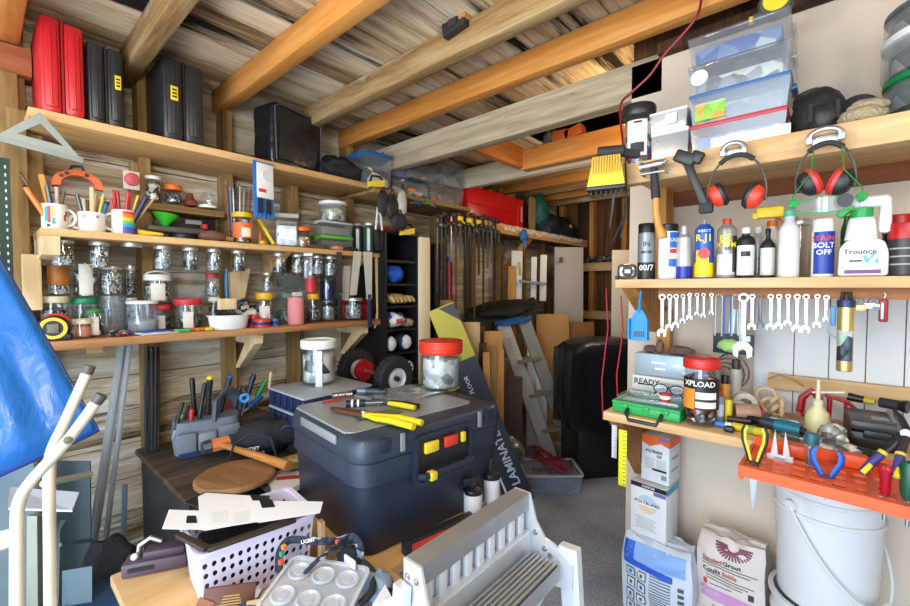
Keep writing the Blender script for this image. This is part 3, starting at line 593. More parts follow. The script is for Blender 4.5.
B().box((0, 0, H*.36), (D, .12, H*.72), bev=.008).obj('box_body', RED, t); B().box((0, 0, H*.86), (D*1.02, .125, H*.26), bev=.008).obj('lid', M('#a3151c', .35), t)
# pale brackets nailed on the wall between the shelves
p = Lloc(240, -2.24, 1.2); q = S(30, p)
tagm(B().prism([(-.05, .10), (.05, .12), (.02, -.03), (-.045, -.05)], 'y', -.012, .012, m=T(rz=PI/2)).obj('wooden_bracket', PINEW), 'pale wooden triangular bracket on wall right of blue-handled brush', 'bracket', loc=(-2.24, p.y, 1.28))
for px, z0, z1, lab, w, x in ((21, .86, 1.93, 'pale grey upright plank at left end of the shelves', .05, -2.17), (33, 1.60, 1.86, 'yellowish upright batten under the left end of top shelf', .055, -2.2), (32, 1.22, 1.42, 'short pale greenish batten left of the jars', .05, -2.14)):
    p = Lloc(px, x, (z0+z1)/2)
    tagm(B().box((0, 0, 0), (.03, w, z1-z0), bev=.004).obj('batten', [OLDZ, PINEZ, PINEW][int(px) % 3 if px != 32 else 2]), lab, 'wood', loc=(x, p.y, (z0+z1)/2))
# ================================================================== MIDDLE SHELF
def mug(label, px, x, wpx, hpx, mat, deco=None, hside=1, rim=None):
    p, D, H = item(px, x, ZM, wpx, hpx); R = D/2
    t = thing('mug', label, 'mug', p, facing(p))
    B().lathe([(0, .001), (R*.93, 0), (R, .004), (R, H), (R*.93, H), (R*.92, .01), (0, .008)], 26).obj('mug_body', mat, t)
    B().tube([(hside*(R*.96+R*.62*math.sin(a)), 0, H*.52+H*.33*math.cos(a)) for a in [PI*i/10 for i in range(11)]], R*.13, 8).obj('handle', mat if not deco or deco != 'rainbow' else WHT, t)
    if deco == 'print':
        for k, (a, c, z0, z1) in enumerate(((-.8, '#2f9aa0', .3, .85), (-.55, '#c62f2a', .25, .9), (-.25, '#e0b13a', .5, .85), (-.2, '#2f9aa0', .2, .45), (-.6, '#26366e', .08, .2), (.75, '#b23a2a', .35, .6), (.95, '#30302e', .55, .75))):
            B().patch(R*1.01, a, a+.26, H*z0, H*z1, 5).obj('printed_motif', M(c, .4), t)
    if deco == 'rainbow':
        for k, c in enumerate(('#7a4a9c', '#2f58b8', '#2f9fc9', '#63b856', '#e6c838', '#e5862c', '#d94a3a')):
            B().patch(R*1.008, -.1, 2.2, H*(.04+.13*k), H*(.04+.13*(k+1)), 12).obj('colour_band', M(c, .4, 0, .15, 60), t)
    if deco == 'enamel':
        B().lathe([(R*1.0, H-.002), (R*1.03, H-.001), (R*1.03, H+.002), (R*.97, H+.002)], 26).obj('rim', WHT, t)
        for a in (-.5, .45): B().patch(R*1.01, a-.14, a+.14, H*.72, H*.86, 5).obj('printed_motif', GREY, t)
    return p, R, H
def stick(label, base, top, r, mat, name='pencil', cat='pencil', tip=None, grp=None, flat=None):
    base, top = V(base), V(top); d = top-base; t = thing(name, label, cat, base, 0, grp)
    if flat: B().bar((0, 0, 0), d, flat, r*2).obj('shaft', mat, t)
    else: B().cyl((0, 0, 0), d*.94, r, n=8).obj('shaft', mat, t)
    if tip: B().cyl(d*.94, d, r*1.0, r*.4, 8).obj('tip', tip, t)
    return t
m1 = mug('white mug with colourful printed pictures at left end of middle shelf', 55, -2.06, 27, 25, WHT, 'print', 1)
m2 = mug('wide white enamel mug between printed mug and rainbow mug', 92, -2.06, 28, 19, M('#e4e2d8', .3), 'enamel', -1)
m3 = mug('rainbow striped mug with white handle on middle shelf', 124, -2.06, 25, 24, WHT, 'rainbow', -1)
def fillmug(mg, specs, where):
    p, R, H = mg; rz = facing(p); ax = V((math.cos(rz), math.sin(rz), 0)); ay = V((-math.sin(rz), math.cos(rz), 0))
    for i, (dx, tx, hh, r, mat, tip, nm, cat, flat, lab) in enumerate(specs):
        b0 = p+ax*(R*.55*dx)+ay*(.012*((i % 3)-1))+V((0, 0, .012)); tp = p+ax*(R*tx)+ay*(.018*((i*2 % 3)-1))+V((0, 0, H+hh))
        stick(lab+' '+where, b0, tp, r, mat, nm, cat, tip, None, flat)
W1 = 'in the printed white mug'; W2 = 'in the white enamel mug'; W3 = 'in the rainbow mug'
fillmug(m1, [(-.4, -2.1, .055, .008, ORG, BLACK, 'craft_knife', 'knife', None, 'orange craft knife leaning furthest left'), (-.5, -2.4, .105, .004, BROWN, DARKSTEEL, 'long_rod', 'rod', None, 'long thin dark rod sticking out left'), (-.2, -.9, .10, .010, M('#d98a34', .5), None, 'file', 'file', .014, 'orange handled file'), (.0, -.5, .07, .007, DARKSTEEL, STEEL, 'chisel', 'chisel', None, 'dark chisel'), (.3, .2, .075, .006, WHT, BLACK, 'marker_pen', 'pen', None, 'white marker pen'), (.5, .8, .06, .005, BROWN, STEEL, 'screwdriver', 'screwdriver', None, 'small brown screwdriver')], W1)
fillmug(m2, [(-.8, -1.0, .07, .006, DARKSTEEL, STEEL, 'chisel', 'chisel', None, 'dark chisel leaning left'), (-.6, -.55, .06, .005, WHT, None, 'paint_stick', 'stick', None, 'white stick leaning left'), (-.3, -.25, .055, .005, M('#4d4a20', .6), None, 'olive_stick', 'stick', None, 'olive green stick'), (0, .05, .095, .004, PINEW, None, 'popsicle_stick', 'stick', .011, 'tall pale flat wooden stick'), (.2, .35, .085, .004, PINEW, None, 'dowel', 'stick', None, 'tall round pale dowel'), (.4, .65, .065, .004, M('#8a3040', .5), YEL, 'pencil', 'pencil', None, 'dark red pencil'), (.5, .9, .075, .004, YEL, PINEW, 'pencil', 'pencil', None, 'yellow pencil'), (.5, 1.25, .06, .008, M('#24528c', .4), WHT, 'ballpoint_pen', 'pen', None, 'blue pen leaning right'), (.6, 1.1, .045, .006, M('#4a86b4', .4), None, 'marker_pen', 'pen', None, 'light blue marker')], W2)
fillmug(m3, [(-.8, -1.0, .05, .005, RED, None, 'pencil', 'pencil', None, 'short red pencil furthest left'), (-.6, -.75, .09, .005, RED, None, 'pencil', 'pencil', None, 'tall red pencil second from left'), (-.4, -.45, .085, .006, M('#a51c22', .4), None, 'pencil', 'pencil', None, 'tall dark red pencil third from left'), (-.1, .45, .08, .006, RED, None, 'pencil', 'pencil', None, 'thick red pencil leaning right'), (.1, .7, .085, .005, M('#c23a3a', .4), None, 'pencil', 'pencil', None, 'pale red pencil leaning right'), (.3, 1.3, .075, .004, M('#d9c060', .5), None, 'pencil', 'pencil', None, 'yellow pencil leaning right'), (.5, 2.0, .07, .010, M('#2b2a44', .4), None, 'scissors', 'scissors', None, 'dark scissors leaning right'), (.6, 2.9, .085, .004, PINEW, None, 'chopstick', 'stick', None, 'long pale wooden stick leaning far right')], W3)
# orange cable-winder arch on the wall above the mugs
p = Lloc(78, -2.17, ZM+.185); R = S(26, p)/stretch(p)*1.0
t = thing('clamp_spreader', 'orange arched plastic tool with black handle hanging behind the mugs', 'tool', p, PI/2-.15)
arc = [(math.cos(a)*R, math.sin(a)*R*.80) for a in [-.15+(PI+.3)*i/22 for i in range(23)]]
b = B(); poly = [(x_, z_) for x_, z_ in arc]+[(x_*.62, z_*.62) for x_, z_ in reversed(arc)]
b.ring([(x_, z_) for x_, z_ in arc]+[(x_*.64, z_*.64) for x_, z_ in reversed(arc)], [(x_*.985, z_*.985) for x_, z_ in arc]+[(x_*.66, z_*.66) for x_, z_ in reversed(arc)], 'y', -.016, .016)
n = 23
for i in range(n-1):
    a_, c_ = arc[i], arc[i+1]; b.hexa([(a_[0]*.65, -.012, a_[1]*.65), (c_[0]*.65, -.012, c_[1]*.65), (c_[0]*.98, -.012, c_[1]*.98), (a_[0]*.98, -.012, a_[1]*.98), (a_[0]*.65, .012, a_[1]*.65), (c_[0]*.65, .012, c_[1]*.65), (c_[0]*.98, .012, c_[1]*.98), (a_[0]*.98, .012, a_[1]*.98)])
b.obj('arch', M('#d9601c', .45), t)
B().tube([(-R*.3, 0, R*.74), (-R*.2, 0, R*.98), (R*.15, 0, R*1.02), (R*.25, 0, R*.76)], .006).obj('grip', BLACK, t)
for a in (2.1, 2.45, 1.1): B().cyl((math.cos(a)*R*.8, -.0165, math.sin(a)*R*.65), (math.cos(a)*R*.8, -.012, math.sin(a)*R*.65), .007).obj('bolt', BLACK, t)
# pink blister pack
p = Lloc(131.5, -2.2, ZM+.245); w = S(17, p)/stretch(p)
t = thing('blister_pack', 'clear blister pack with pink saw disc hanging above rainbow mug', 'packet', p, PI/2)
B().box((0, 0, .0), (w, .004, w*1.35), bev=.001).obj('backing_card', M('#d9c9c4', .6, 0, .15, 30), t)
B().lathe([(0, 0), (w*.46, 0), (w*.44, .014), (w*.15, .02), (0, .02)], 24, m=T(0, -.002, w*.05, PI/2)).obj('disc', M('#c95560', .5, 0, .2), t)
# things on the short rough shelf
jar('white-lidded jar of dark bits on the short rough shelf', Lloc(153.5, -2.25, ZS+.013), S(17, Lloc(153, -2.25, ZS))/1.28, S(25, Lloc(153, -2.25, ZS)), WHT, .14, MIXB, 'dark_bits', 'white-lidded jar on short shelf', .85)
jar('orange-lidded jar on the short rough shelf', Lloc(173.5, -2.25, ZS+.013), S(19, Lloc(173, -2.25, ZS))/1.25, S(19, Lloc(173, -2.25, ZS)), M('#d9661c', .45), .3, DARKB, 'black_screws', 'orange-lidded jar on short shelf', .8)
p = Lloc(190, -2.25, ZS+.013)
t = thing('clay_pot', 'small brown lumpy pot between orange-lidded jar and upturned glass', 'pot', p, PI/2); B().lathe([(0, 0), (.024, 0), (.028, .02), (.02, .03), (.016, .045), (.013, .06), (0, .06)], 14).obj('pot_body', M('#6a3222', .7), t); B().box((.0, -.02, .014), (.04, .02, .026), bev=.006).obj('knob', M('#7c3a30', .7), t)
p = Lloc(208, -2.25, ZS+.013); R = S(10.5, p)/1.2
t = thing('glass_container', 'upturned glass container on its white lid on short rough shelf', 'jar', p, PI/2)
B().lathe([(0, 0), (R, 0), (R, .012), (R*.9, .016), (0, .016)], 22).obj('lid', WHT, t); B().lathe([(R*.9, .016), (R*.86, .05), (R*.6, .058), (R*.55, .075), (0, .075)], 22).obj('glass', GL, t)
# below the short shelf
p = Lloc(178, -2.15, ZM); w = S(60, p)/stretch(p)
t = thing('orbital_sander', 'grey flat power tool lying under the green funnel', 'tool', p, PI/2)
B().box((-.01, 0, .045), (w, .085, .026), bev=.008).obj('body', M('#55534f', .4), t)
B().lathe([(0, 0), (.05, 0), (.055, .012), (.05, .03), (0, .033)], 20, c=(.02, -.01, 0), sy=.8).obj('sole', BLACK, t); B().box((.02, -.055, .006), (.13, .02, .008), bev=.003).obj('blue_trim', BLUE, t)
p = Lloc(193, -2.24, ZM); w = S(48, p)/stretch(p)
t = thing('plastic_case', 'black shallow case standing behind the grey power tool', 'case', p, PI/2)
B().box((0, 0, .06), (w, .03, .12), bev=.006).obj('case_body', BLACK, t); B().box((0, -.017, .1), (w*.35, .006, .02), bev=.002).obj('latch', GREY, t)
p = Lloc(165, -2.14, ZM+.06); R = S(13.5, p)/stretch(p)
t = thing('funnel', 'bright green funnel on top of the grey power tool', 'funnel', p, PI/2)
B().lathe([(R*.25, 0), (R*.35, .01), (R*.8, .035), (R, .05), (R*1.03, .05), (R*.98, .046), (R*.75, .03), (R*.2, .004)], 26, m=T(ry=.12)).obj('cone', M('#35b52e', .4), t)
p = Lloc(139, -2.04, ZM+.012); q = Lloc(163, -2.03, ZM+.012)
t = thing('funnel_spout', 'yellow conical spout lying beside the rainbow mug', 'nozzle', p); d = q-p
B().cyl((0, 0, 0), d, .013, .005, 14).obj('cone', YEL, t); B().cyl(-d*.06, (0, 0, 0), .015).obj('collar', M('#c99a10', .4), t)
p = Lloc(204, -2.12, ZM+.07); tagm(B().box((0, 0, 0), (.035, .02, .022), bev=.004).obj('clip', RED), 'small red clip on the grey power tool', 'clip', loc=p)
p = Lloc(213, -2.06, ZM)
t = thing('leather_pouch', 'brown leather bulb-shaped pouch right of the grey power tool', 'pouch', p, PI/2)
B().blob((0, 0, .024), (.055, .03, .026), 4, .2, floor=0).obj('pouch_body', M('#6b4a3c', .7, 0, .25, 30, .2), t); B().cyl((.05, 0, .02), (.085, 0, .016), .012, .009).obj('neck', M('#9a8440', .6), t)
p = Lloc(222, -2.08, ZM); tagm(B().blob((0, 0, .018), (.03, .02, .02), 5, .2, floor=0).obj('rag', M('#c0521e', .8, 0, .3, 60, .5)), 'small orange rag beside the leather pouch', 'cloth', loc=(p.x-.07, p.y, ZM))
# yellow-lidded nut jar, files behind, caulk strips
p, D, H = item(243, -2.07, ZM, 22, 31)
t = jar('peanut jar with yellow lid and orange label on middle shelf', p, D, H, YLID, .16, bits(['#b5702e', '#8a4a1c', '#d9a060', '#3a2416'], 70, .5, 0), 'brown_bits', 'yellow-lidded peanut jar', .8, neck=.92, tag=(M('#d9672a', .5, 0, .12, 50), 1.1, .18, .66))
B().patch(D/2*1.02, -.1, .75, H*.22, H*.5, 8).obj('white_patch', M('#e9dcc8', .6, 0, .2, 60), t)
for i in range(8):
    px = 230.5+i*2.3; p = Lloc(px, -2.2+.01*(i % 2), ZM)
    stick('%s of the upright files and drill bits behind peanut jar' % nth(i, 8), p+V((0, 0, .0)), p+V((.01*(i % 2), .006*(i-3), .315-.03*((i*3) % 4)/3)), .0042, [M('#8a4a42', .5), BLUE, STEEL, NAVY, STEEL, M('#9a9a98', .4), DARKSTEEL, M('#6a1c1c', .5)][i], 'file', 'file', STEEL, 'upright files behind the peanut jar')
p = Lloc(263, -1.975, ZU); w = S(24, p)/stretch(p); hh = S(55, p)
t = thing('hanging_tool_card', 'blue and white tool card hanging from the front of top shelf', 'packet', (p.x, p.y, ZU-.02-hh), PI/2+.15)
B().box((0, 0, hh/2), (w, .006, hh), bev=.002).obj('blue_frame', M('#2a6fb8', .45), t)
B().box((w*.06, -.005, hh*.66), (w*.82, .006, hh*.62), bev=.002).obj('white_card', WHT, t)
B().lathe([(0, 0), (w*.28, 0), (w*.28, .004), (0, .004)], 22, m=T(w*.15, -.008, hh*.76, PI/2)).obj('disc', M('#d3d6d6', .4), t)
B().box((-.01, -.0085, hh*.48), (w*.36, .002, hh*.06)).obj('red_patch', M('#c9402e', .5), t)
for k in (-.22, .2): B().box((w*k, -.009, hh*.2), (w*.22, .01, hh*.26), bev=.003).obj('black_insert', BLACK, t)
for k in range(5): B().box((w*(-.4+.2*k), -.005, .008), (.003, .008, .03)).obj('tooth', M('#2a6fb8', .45), t)
for i, (pa, pb, mt, lab) in enumerate(((262, 274, YEL, 'yellow stick leaning right of the peanut jar'), (258, 267, M('#b5862a', .5), 'brownish yellow stick behind the leaning yellow one'))):
    a = Lloc(pb, -2.06-.05*i, ZM+.008); c = Lloc(pa-4, -2.12-.05*i, ZM+.14); stick(lab, a, c, .009, mt, 'marking_stick', 'stick')
p = Lloc(262, -2.05, ZM); tagm(B().ball((0, 0, .012), (.018, .014, .012)).obj('putty_lump', YEL), 'small yellow lump beside the peanut jar', 'putty', loc=p)
p = Lloc(260, -2.10, ZM); tagm(B().ball((0, 0, .035), (.014, .012, .036)).obj('plastic_egg', M('#d9834a', .5)), 'orange rounded cap behind small yellow lump', 'cap', loc=p)
p, D, H = item(287, -2.1, ZM, 28, 33)
jar('square clear canister with flat lid holding white brackets', p, D*.85, H, M('#9b9c98', .35, 0, .1), .13, bits(['#e9e9e8', '#cfcfd0', '#f4f4f2', '#9a9a9c'], 25, .4, .1), 'white_brackets', 'square clear canister', .8, 'plastic_canister', 'canister', square=True, neck=.97, lid_r=1.08)
p, D, H = item(303, -2.06, ZM, 16, 21)
jar('small orange-lidded jar right of the square clear canister', p, D, H, M('#d95f1a', .45), .2, bits(['#e9dcc8', '#8a6a5a', '#c9a08a', '#40302a'], 30, .6, 0), 'mixed_washers', 'small orange-lidded jar', .7)
p = Lloc(332, -2.13, ZM); w = S(38, p)/stretch(p); h1 = S(15, p)
cbox('food_container', 'green-rimmed food container at bottom of middle shelf stack', 'container', p, (w, .12, h1), M('#5cb52c', .4), M('#5a6a4c', .6, 0, .2), 'grey_green_parts', .8, lidh=.2, short='green-rimmed container', contentcat='hardware')
p.z += h1+.001; h2 = S(14, p)
cbox('food_container', 'grey clear food container in the middle of shelf stack', 'container', p, (w*.97, .12, h2), M('#b9bab4', .4), M('#8a8a80', .6, 0, .2), 'grey_parts', .7, lidh=.16, short='middle stacked container', contentcat='hardware')
p.z += h2+.001; h3 = S(20, p); q = Lloc(333, -2.13, p.z)
t = jar('round white-lidded food tub on top of shelf stack', q, S(27, q)/stretch(q), h3, WHT, .16, bits(['#e6e6e0', '#3a3a3a', '#b9c24a', '#c9c9c4'], 24, .5, 0), 'white_fittings', 'white-lidded tub atop stack', .75, 'food_tub', 'tub', neck=.96, lid_r=1.06, g=GLF)
for px, w, h, mt, cap, lab, x in ((358, 12, 30, M('#2b2f2a', .4), GREY, 'dark bottle left of green-labelled can at end of middle shelf', -2.14), (369, 11, 30, M('#2a5038', .4), WHT, 'slim dark green can with silver stripe at end of middle shelf', -2.06)):
    p, D, H = item(px, x, ZM, w, h); t = thing('spray_can', lab, 'can', p, facing(p))
    B().lathe([(0, 0), (D/2, 0), (D/2, H*.86), (D*.36, H*.92), (D*.36, H*.92), (0, H*.92)], 18).obj('can_body', mt, t); B().lathe([(D*.34, H*.92), (D*.34, H), (0, H)], 16).obj('cap', cap, t)
    B().patch(D/2*1.01, -.3, .2, H*.08, H*.8, 5).obj('stripe', LGREY, t)
p = Lloc(352, -2.2, ZM)
t = thing('twine_ball', 'lilac ball of twine behind dark bottle on middle shelf', 'twine', p, PI/2); bb = B().ball((0, 0, .075), (.035, .035, .075)); bb.obj('ball', M('#a394b5', .8, 0, .2, 60, .4), t)
B().tube([(.03*math.cos(a*1.0), .036*math.sin(a)-.0, .075+.05*math.cos(a*2)) for a in [i*.5 for i in range(14)]], .002, 5).obj('strand', WHT, t)
p = Lloc(367, -2.16, ZM+.05)
t = thing('scissors', 'scissors with black loops standing at end of middle shelf', 'scissors', p, PI/2)
for s_ in (-1, 1):
    B().ring([(s_*.014+.016*math.cos(a), .10+.026*math.sin(a)) for a in [2*PI*i/18 for i in range(18)]], [(s_*.014+.011*math.cos(a), .10+.020*math.sin(a)) for a in [2*PI*i/18 for i in range(18)]], 'y', -.004, .004).obj('handle', BLACK, t)
    B().bar((s_*.010, .002*s_, .078), (-s_*.006, .002*s_, -.03), .012, .003, (0, 1, 0)).obj('blade', STEEL, t)
# flat scraps along the front edge at right of the middle shelf
for px, w, mt, lab in ((318, 22, M('#5a4a3a', .8, 0, .3, 40), 'brown crumpled glove at front of middle shelf'), (337, 14, M('#d9866a', .7, 0, .2), 'pinkish small rag at front right of middle shelf'), (350, 20, BLACKR, 'black flat scraper lying at right end of middle shelf')):
    p = Lloc(px, -2.03, ZM); w = S(w, p)/stretch(p)
    tagm(B().blob((0, 0, .012), (w/2, .022, .014), px, .25, floor=0).obj('rag' if mt is not BLACKR else 'scraper', mt), lab, 'cloth' if mt is not BLACKR else 'scraper', loc=p, rz=PI/2)
# saws hanging off the right end of the middle shelf
def saw(px0, y0, px1, y1, x, wt, wb, blade, handle, label, hy=None, dark=False):
    a = ox(px0, y0, x); c = ox(px1, y1, x); t = thing('hand_saw', label, 'saw', a, PI/2)
    Hh = a.z-c.z; dx = (c.y-a.y); k = .62
    w0, w1 = S(wt, a)/stretch(a), S(wb, c)/stretch(c)
    zb = -Hh*(k if handle else 1); xb = dx*(k if handle else 1)
    b = B().prism([(-w0/2, 0), (w0/2, 0), (xb+w1/2, zb), (xb-w1/2, zb)], 'y', -.0015, .0015)
    for i in range(24):
        f0 = i/24; f1 = (i+.5)/24; b.prism([(w0/2+(xb+(w1-w0)/2)*f0, zb*f0), (w0/2+(xb+(w1-w0)/2)*(f0+1/24), zb*(f0+1/24)), (w0/2+(xb+(w1-w0)/2)*f1+.004, zb*f1)], 'y', -.001, .001)
    b.obj('blade', blade, t)
    if handle: B().bar((xb, 0, zb+.03), (dx, 0, -Hh), .022, .02, (0, 1, 0), bev=.008).obj('handle', handle, t); B().cyl((xb, -.013, zb), (xb, .013, zb), .006).obj('rivet', STEEL, t)
SAWB = M((.66, .64, .58), .4, .35, .2)
saw(339, 252, 340, 320, -1.985, 6, 6, DARKSTEEL, BLACK, 'narrow black saw hanging leftmost at end of middle shelf')
saw(347, 266, 344, 300, -2.02, 8, 10, SAWB, None, 'short pale blade hanging between black saw and wide saw')
saw(357.5, 251.5, 353, 295, -1.985, 9, 8, SAWB, None, 'wide pale saw blade with dark mark hanging at shelf end')
saw(367.5, 252, 370, 328, -1.98, 11, 6, SAWB, M('#1c2b44', .4), 'long pale saw with navy handle hanging rightmost at shelf end')
p = Lloc(378, -2.02, 1.3)
tagm(B().prism([(-.02, .2), (.012, .2), (.016, -.12), (.03, -.16), (-.03, -.22), (-.01, -.12)], 'y', -.004, .004, m=T(rz=PI/2)).obj('wooden_bracket', PINEW), 'pale curved wooden piece hanging right of the navy-handled saw', 'bracket', loc=(p.x, p.y, 1.28))
# shears hanging by the end of the top shelf
p = Lloc(379, -1.97, ZM+.10)
t = thing('garden_shears', 'black shears with white handles hanging at end of top shelf', 'shears', p, PI/2)
for s_ in (-1, 1): B().bar((s_*.006, 0, .17), (s_*.024, 0, .03), .012, .010, (0, 1, 0), bev=.004).obj('handle', WHT, t); B().bar((s_*.024, 0, .03), (s_*.012, 0, -.09), .026, .018, (0, 1, 0), bev=.006).obj('grip', BLACK, t)
# ================================================================== TOP SHELF: cases and bags
def hardcase(label, pxl, pxr, ytop, ybot, x, mat, lean, depth, seam, tagged=True):
    p0 = Lloc(pxl, x, ZU); p1 = Lloc(pxr, x, ZU); c = (p0+p1)/2; c.z = ZU+.001; w = (p1-p0).length; h = S(ybot-ytop, c)
    c = V((x-depth/2, c.y, ZU+.001)); t = thing('tool_case', label, 'case', c, PI/2)
    B().box((-w*.25, 0, h/2), (w*.48, depth, h), bev=.018, seg=2).box((-w*.25, 0, h/2), (w*.30, depth+.012, h*.86), bev=.008).obj('case_shell', mat, t)
    B().box((w*.25, 0, h/2), (w*.48, depth, h*.97), bev=.018, seg=2).box((w*.25, 0, h/2), (w*.28, depth+.012, h*.82), bev=.008).obj('case_shell', mat, t)
    B().box((0, 0, h/2), (.006, depth*.99, h*.97)).obj('seam', seam, t)
    for sx in (-.25, .25): B().box((w*sx, -depth/2-.004, h*.5), (w*.05, .010, h*.80), bev=.003).obj('moulded_rib', mat, t)
    if tagged:
        tx_ = w*tagged; q = B().box((tx_, -depth/2-.0095, h*.56), (w*.17, .002, h*.17), bev=.001).obj('yellow_sticker', YEL, t)
        for k in range(3): B().box((tx_, -depth/2-.011, h*(.52+.04*k)), (w*.10, .001, h*.020)).obj('sticker_print', BLACK, t)
    return t
hardcase('bright red plastic tool case at left end of top shelf', 40, 87, 28, 124, -2.03, M('#c2202a', .38, 0, .1, 8), 0, .28, M('#94121a', .4), False)
hardcase('black tool case with yellow sticker right against the red case', 88, 126, 47, 129, -2.04, M((.022, .023, .025), .42, 0, .15, 10), 0, .28, BLACK, .30)
hardcase('black tool case with yellow sticker standing alone below a joist', 163, 206, 60, 141, -2.02, M((.022, .023, .025), .42, 0, .15, 10), 0, .27, BLACK, -.24)
p0 = Lloc(251, -2.06, ZU); p1 = Lloc(322, -2.06, ZU); w = (p1-p0).length*.88; h = S(63, (p0+p1)/2); c = V((-2.16, (p0.y+p1.y)/2+.055, ZU+.001))
t = thing('briefcase', 'soft black laptop bag standing on top shelf', 'bag', c, PI/2+.25)
LEATH = M((.014, .014, .016), .30, 0, .3, 12, .9, 16)
bm = bmesh.new(); bmesh.ops.create_cube(bm, size=1); bmesh.ops.bevel(bm, geom=bm.edges[:], offset=.12, segments=3, profile=.5, affect='EDGES'); bmesh.ops.subdivide_edges(bm, edges=bm.edges[:], cuts=3, use_grid_fill=True)
for v in bm.verts:
    x, y, z = v.co; nn = noise.noise(V((x*3, y*3, z*4)))*.05; v.co = V((x*w*(1+nn*.4), y*.15*(1+nn*2.2), (z+.5)*h*(1+nn*.2)))
B().bm(bm).obj('bag_body', LEATH, t, 60)
B().tube([(-w/2+.02, -.076, .03), (-w/2+.012, -.077, h-.03), (-w/2+.05, -.077, h-.008), (w/2-.05, -.077, h-.008), (w/2-.012, -.077, h-.03), (w/2-.02, -.076, .03)], .004, 6).obj('piping', M('#55565a', .4), t)
B().tube([(w/2-.004, -.05, .03), (w/2+.004, -.05, h-.05), (w/2-.01, -.045, h-.012)], .004, 6).tube([(w/2-.004, .03, .03), (w/2+.004, .03, h-.05), (w/2-.01, .03, h-.012)], .004, 6).obj('zip', M('#55565a', .4), t)
B().box((0, -.079, h*.42), (w*.8, .012, h*.62), bev=.006).obj('front_pocket', LEATH, t); B().tube([(w*.47, .01, h*.72), (w*.52, -.0, h*.8), (w*.5, .02, h*.88)], .004).obj('buckle', BRASSB, t)
B().tube([(-.07, 0, h-.005), (-.05, 0, h+.02), (.05, 0, h+.02), (.07, 0, h-.005)], .007).obj('handle', BLACK, t)
c = V((-2.15, LY(341, -2.12, ZU+.05), ZU+.0)); 
t = thing('duffel_bag', 'slumped black cloth bag right of the laptop bag', 'bag', c, PI/2)
B().blob((0, 0, .065), (.15, .11, .085), 12, .22, 2.4, floor=.001).obj('bag_body', M((.015, .015, .017), .7, 0, .3, 20, .5, 40), t); B().tube([(-.12, -.06, .1), (-.03, -.1, .13), (.07, -.09, .09), (.13, -.04, .04)], .008, 6, flat=.4).obj('strap', BLACK, t)
# speed square hooked over the left end of the top shelf
A, Bp, Cp = ox(40, 112, -1.965), ox(83, 161, -1.965), ox(-6, 137, -1.965)
t = thing('speed_square', 'large grey triangular speed square hanging on left end of top shelf', 'square', A)
pts = [(q.y-A.y, q.z-A.z) for q in (A, Bp, Cp)]; G = (sum(q[0] for q in pts)/3, sum(q[1] for q in pts)/3)
ins = [(G[0]+(q[0]-G[0])*.52, G[1]+.008+(q[1]-G[1])*.44) for q in pts]
B().ring(pts, ins, 'x', -.003, .003).obj('plate', M('#8d9590', .5, .3, .08), t)
q1, q2 = pts[1], pts[2]; B().bar((0, q1[0], q1[1]), (0, q2[0], q2[1]), .012, .018).obj('fence', M('#848c88', .5, .3), t)
# perforated steel strip at far left
p = ox(2, 205, -2.06)
t = thing('slotted_angle', 'dark green perforated steel strip hanging at far left', 'metal strip', (p.x, p.y, 1.25), PI/2)
B().box((0, 0, .25), (.042, .003, .46)).obj('strip', M('#16302a', .45, .5), t)
b = B()
for k in range(17):
    for s_ in (-.010, .010): b.box((s_, -.0022, .035+.026*k), (.004, .0012, .010))
b.obj('slots', M((.6, .62, .55), .6), t)
tagm(B().box((0, 0, 0), (.03, .065, .36), bev=.003).obj('batten', OLDZ), 'short wide pale board on wall left of the red case', 'wood', loc=(-2.24, LY(6, -2.24, 1.9), 1.93))
# ================================================================== RIGHT WALL: upper shelf
def Rloc(px, y, z): return V((RX(px, y, z), y, z))
def ritem(px, y, z, wpx, hpx):
    p = Rloc(px, y, z); return p, S(wpx, p)/stretch(p), S(hpx, p)
p, D, H = ritem(638, 1.42, ZRU+.001, 31, 64)
t = jar('plastic jar with black lid and white printed notice on upper right shelf', p, D, H, M('#232325', .4), .17, COLORB, 'tangled_coloured_wires', 'black-lidded jar on upper right shelf', .7, lid_r=1.12, neck=.86, contentcat='wires')
B().patch(D/2*1.02, -.75, .55, H*.20, H*.74, 10).obj('label', WHT, t)
for k in range(5): B().patch(D/2*1.035, -.6, .4, H*(.53+.035*k), H*(.545+.035*k), 8).obj('print', LGREY, t)
B().patch(D/2*1.035, -.5, .35, H*.25, H*.40, 8).obj('printed_block', M('#2a2d30', .5, 0, .5, 120), t); B().patch(D/2*1.035, -.3, .2, H*.69, H*.72, 6).obj('print', BLACK, t)
def rbox(label, pxl, pxr, yf, z0, z1, d, lid, fill, fn, fh=.6, short='', grp=None, g=None, lidh=.12, tagmat=None):
    a, c = Rloc(pxl, yf, z0), Rloc(pxr, yf, z0)
    return cbox('storage_box', label, 'box', V(((a.x+c.x)/2, yf+d/2, z0)), (c.x-a.x, d, z1-z0-.002), lid, fill, fn, fh, 0, grp, g, lidh, short, 'contents', tagmat)
zz = [ZRU+.002]+[oy(688, q, 1.40).z for q in (126, 96, 67, 39)]
BLID = M('#2b5f96', .4); RLD = M('#b5303a', .4)
PAP = bits(['#2456a0', '#a9b4c0', '#2456a0', '#5a7ba8', '#8f9ba8', '#23508f'], 17, .6, 0); PAP2 = bits(['#b9b9b6', '#76767c', '#3c3c40', '#b5ac90', '#5a5d62', '#9a9a98'], 30, .6, 0)
t = rbox('bottom box of four stacked under red lid on upper right shelf', 689, 787, 1.40, zz[0], zz[1], .27, RLD, bits(['#2456a0', '#8f959c', '#2f65ad', '#2456a0', '#a9abb0'], 15, .6, 0), 'blue_and_white_papers', .8, 'red-lidded bottom box')
B().box((.03, -.128, .03), (.18, .002, .05)).obj('white_sheet', WHT, t)
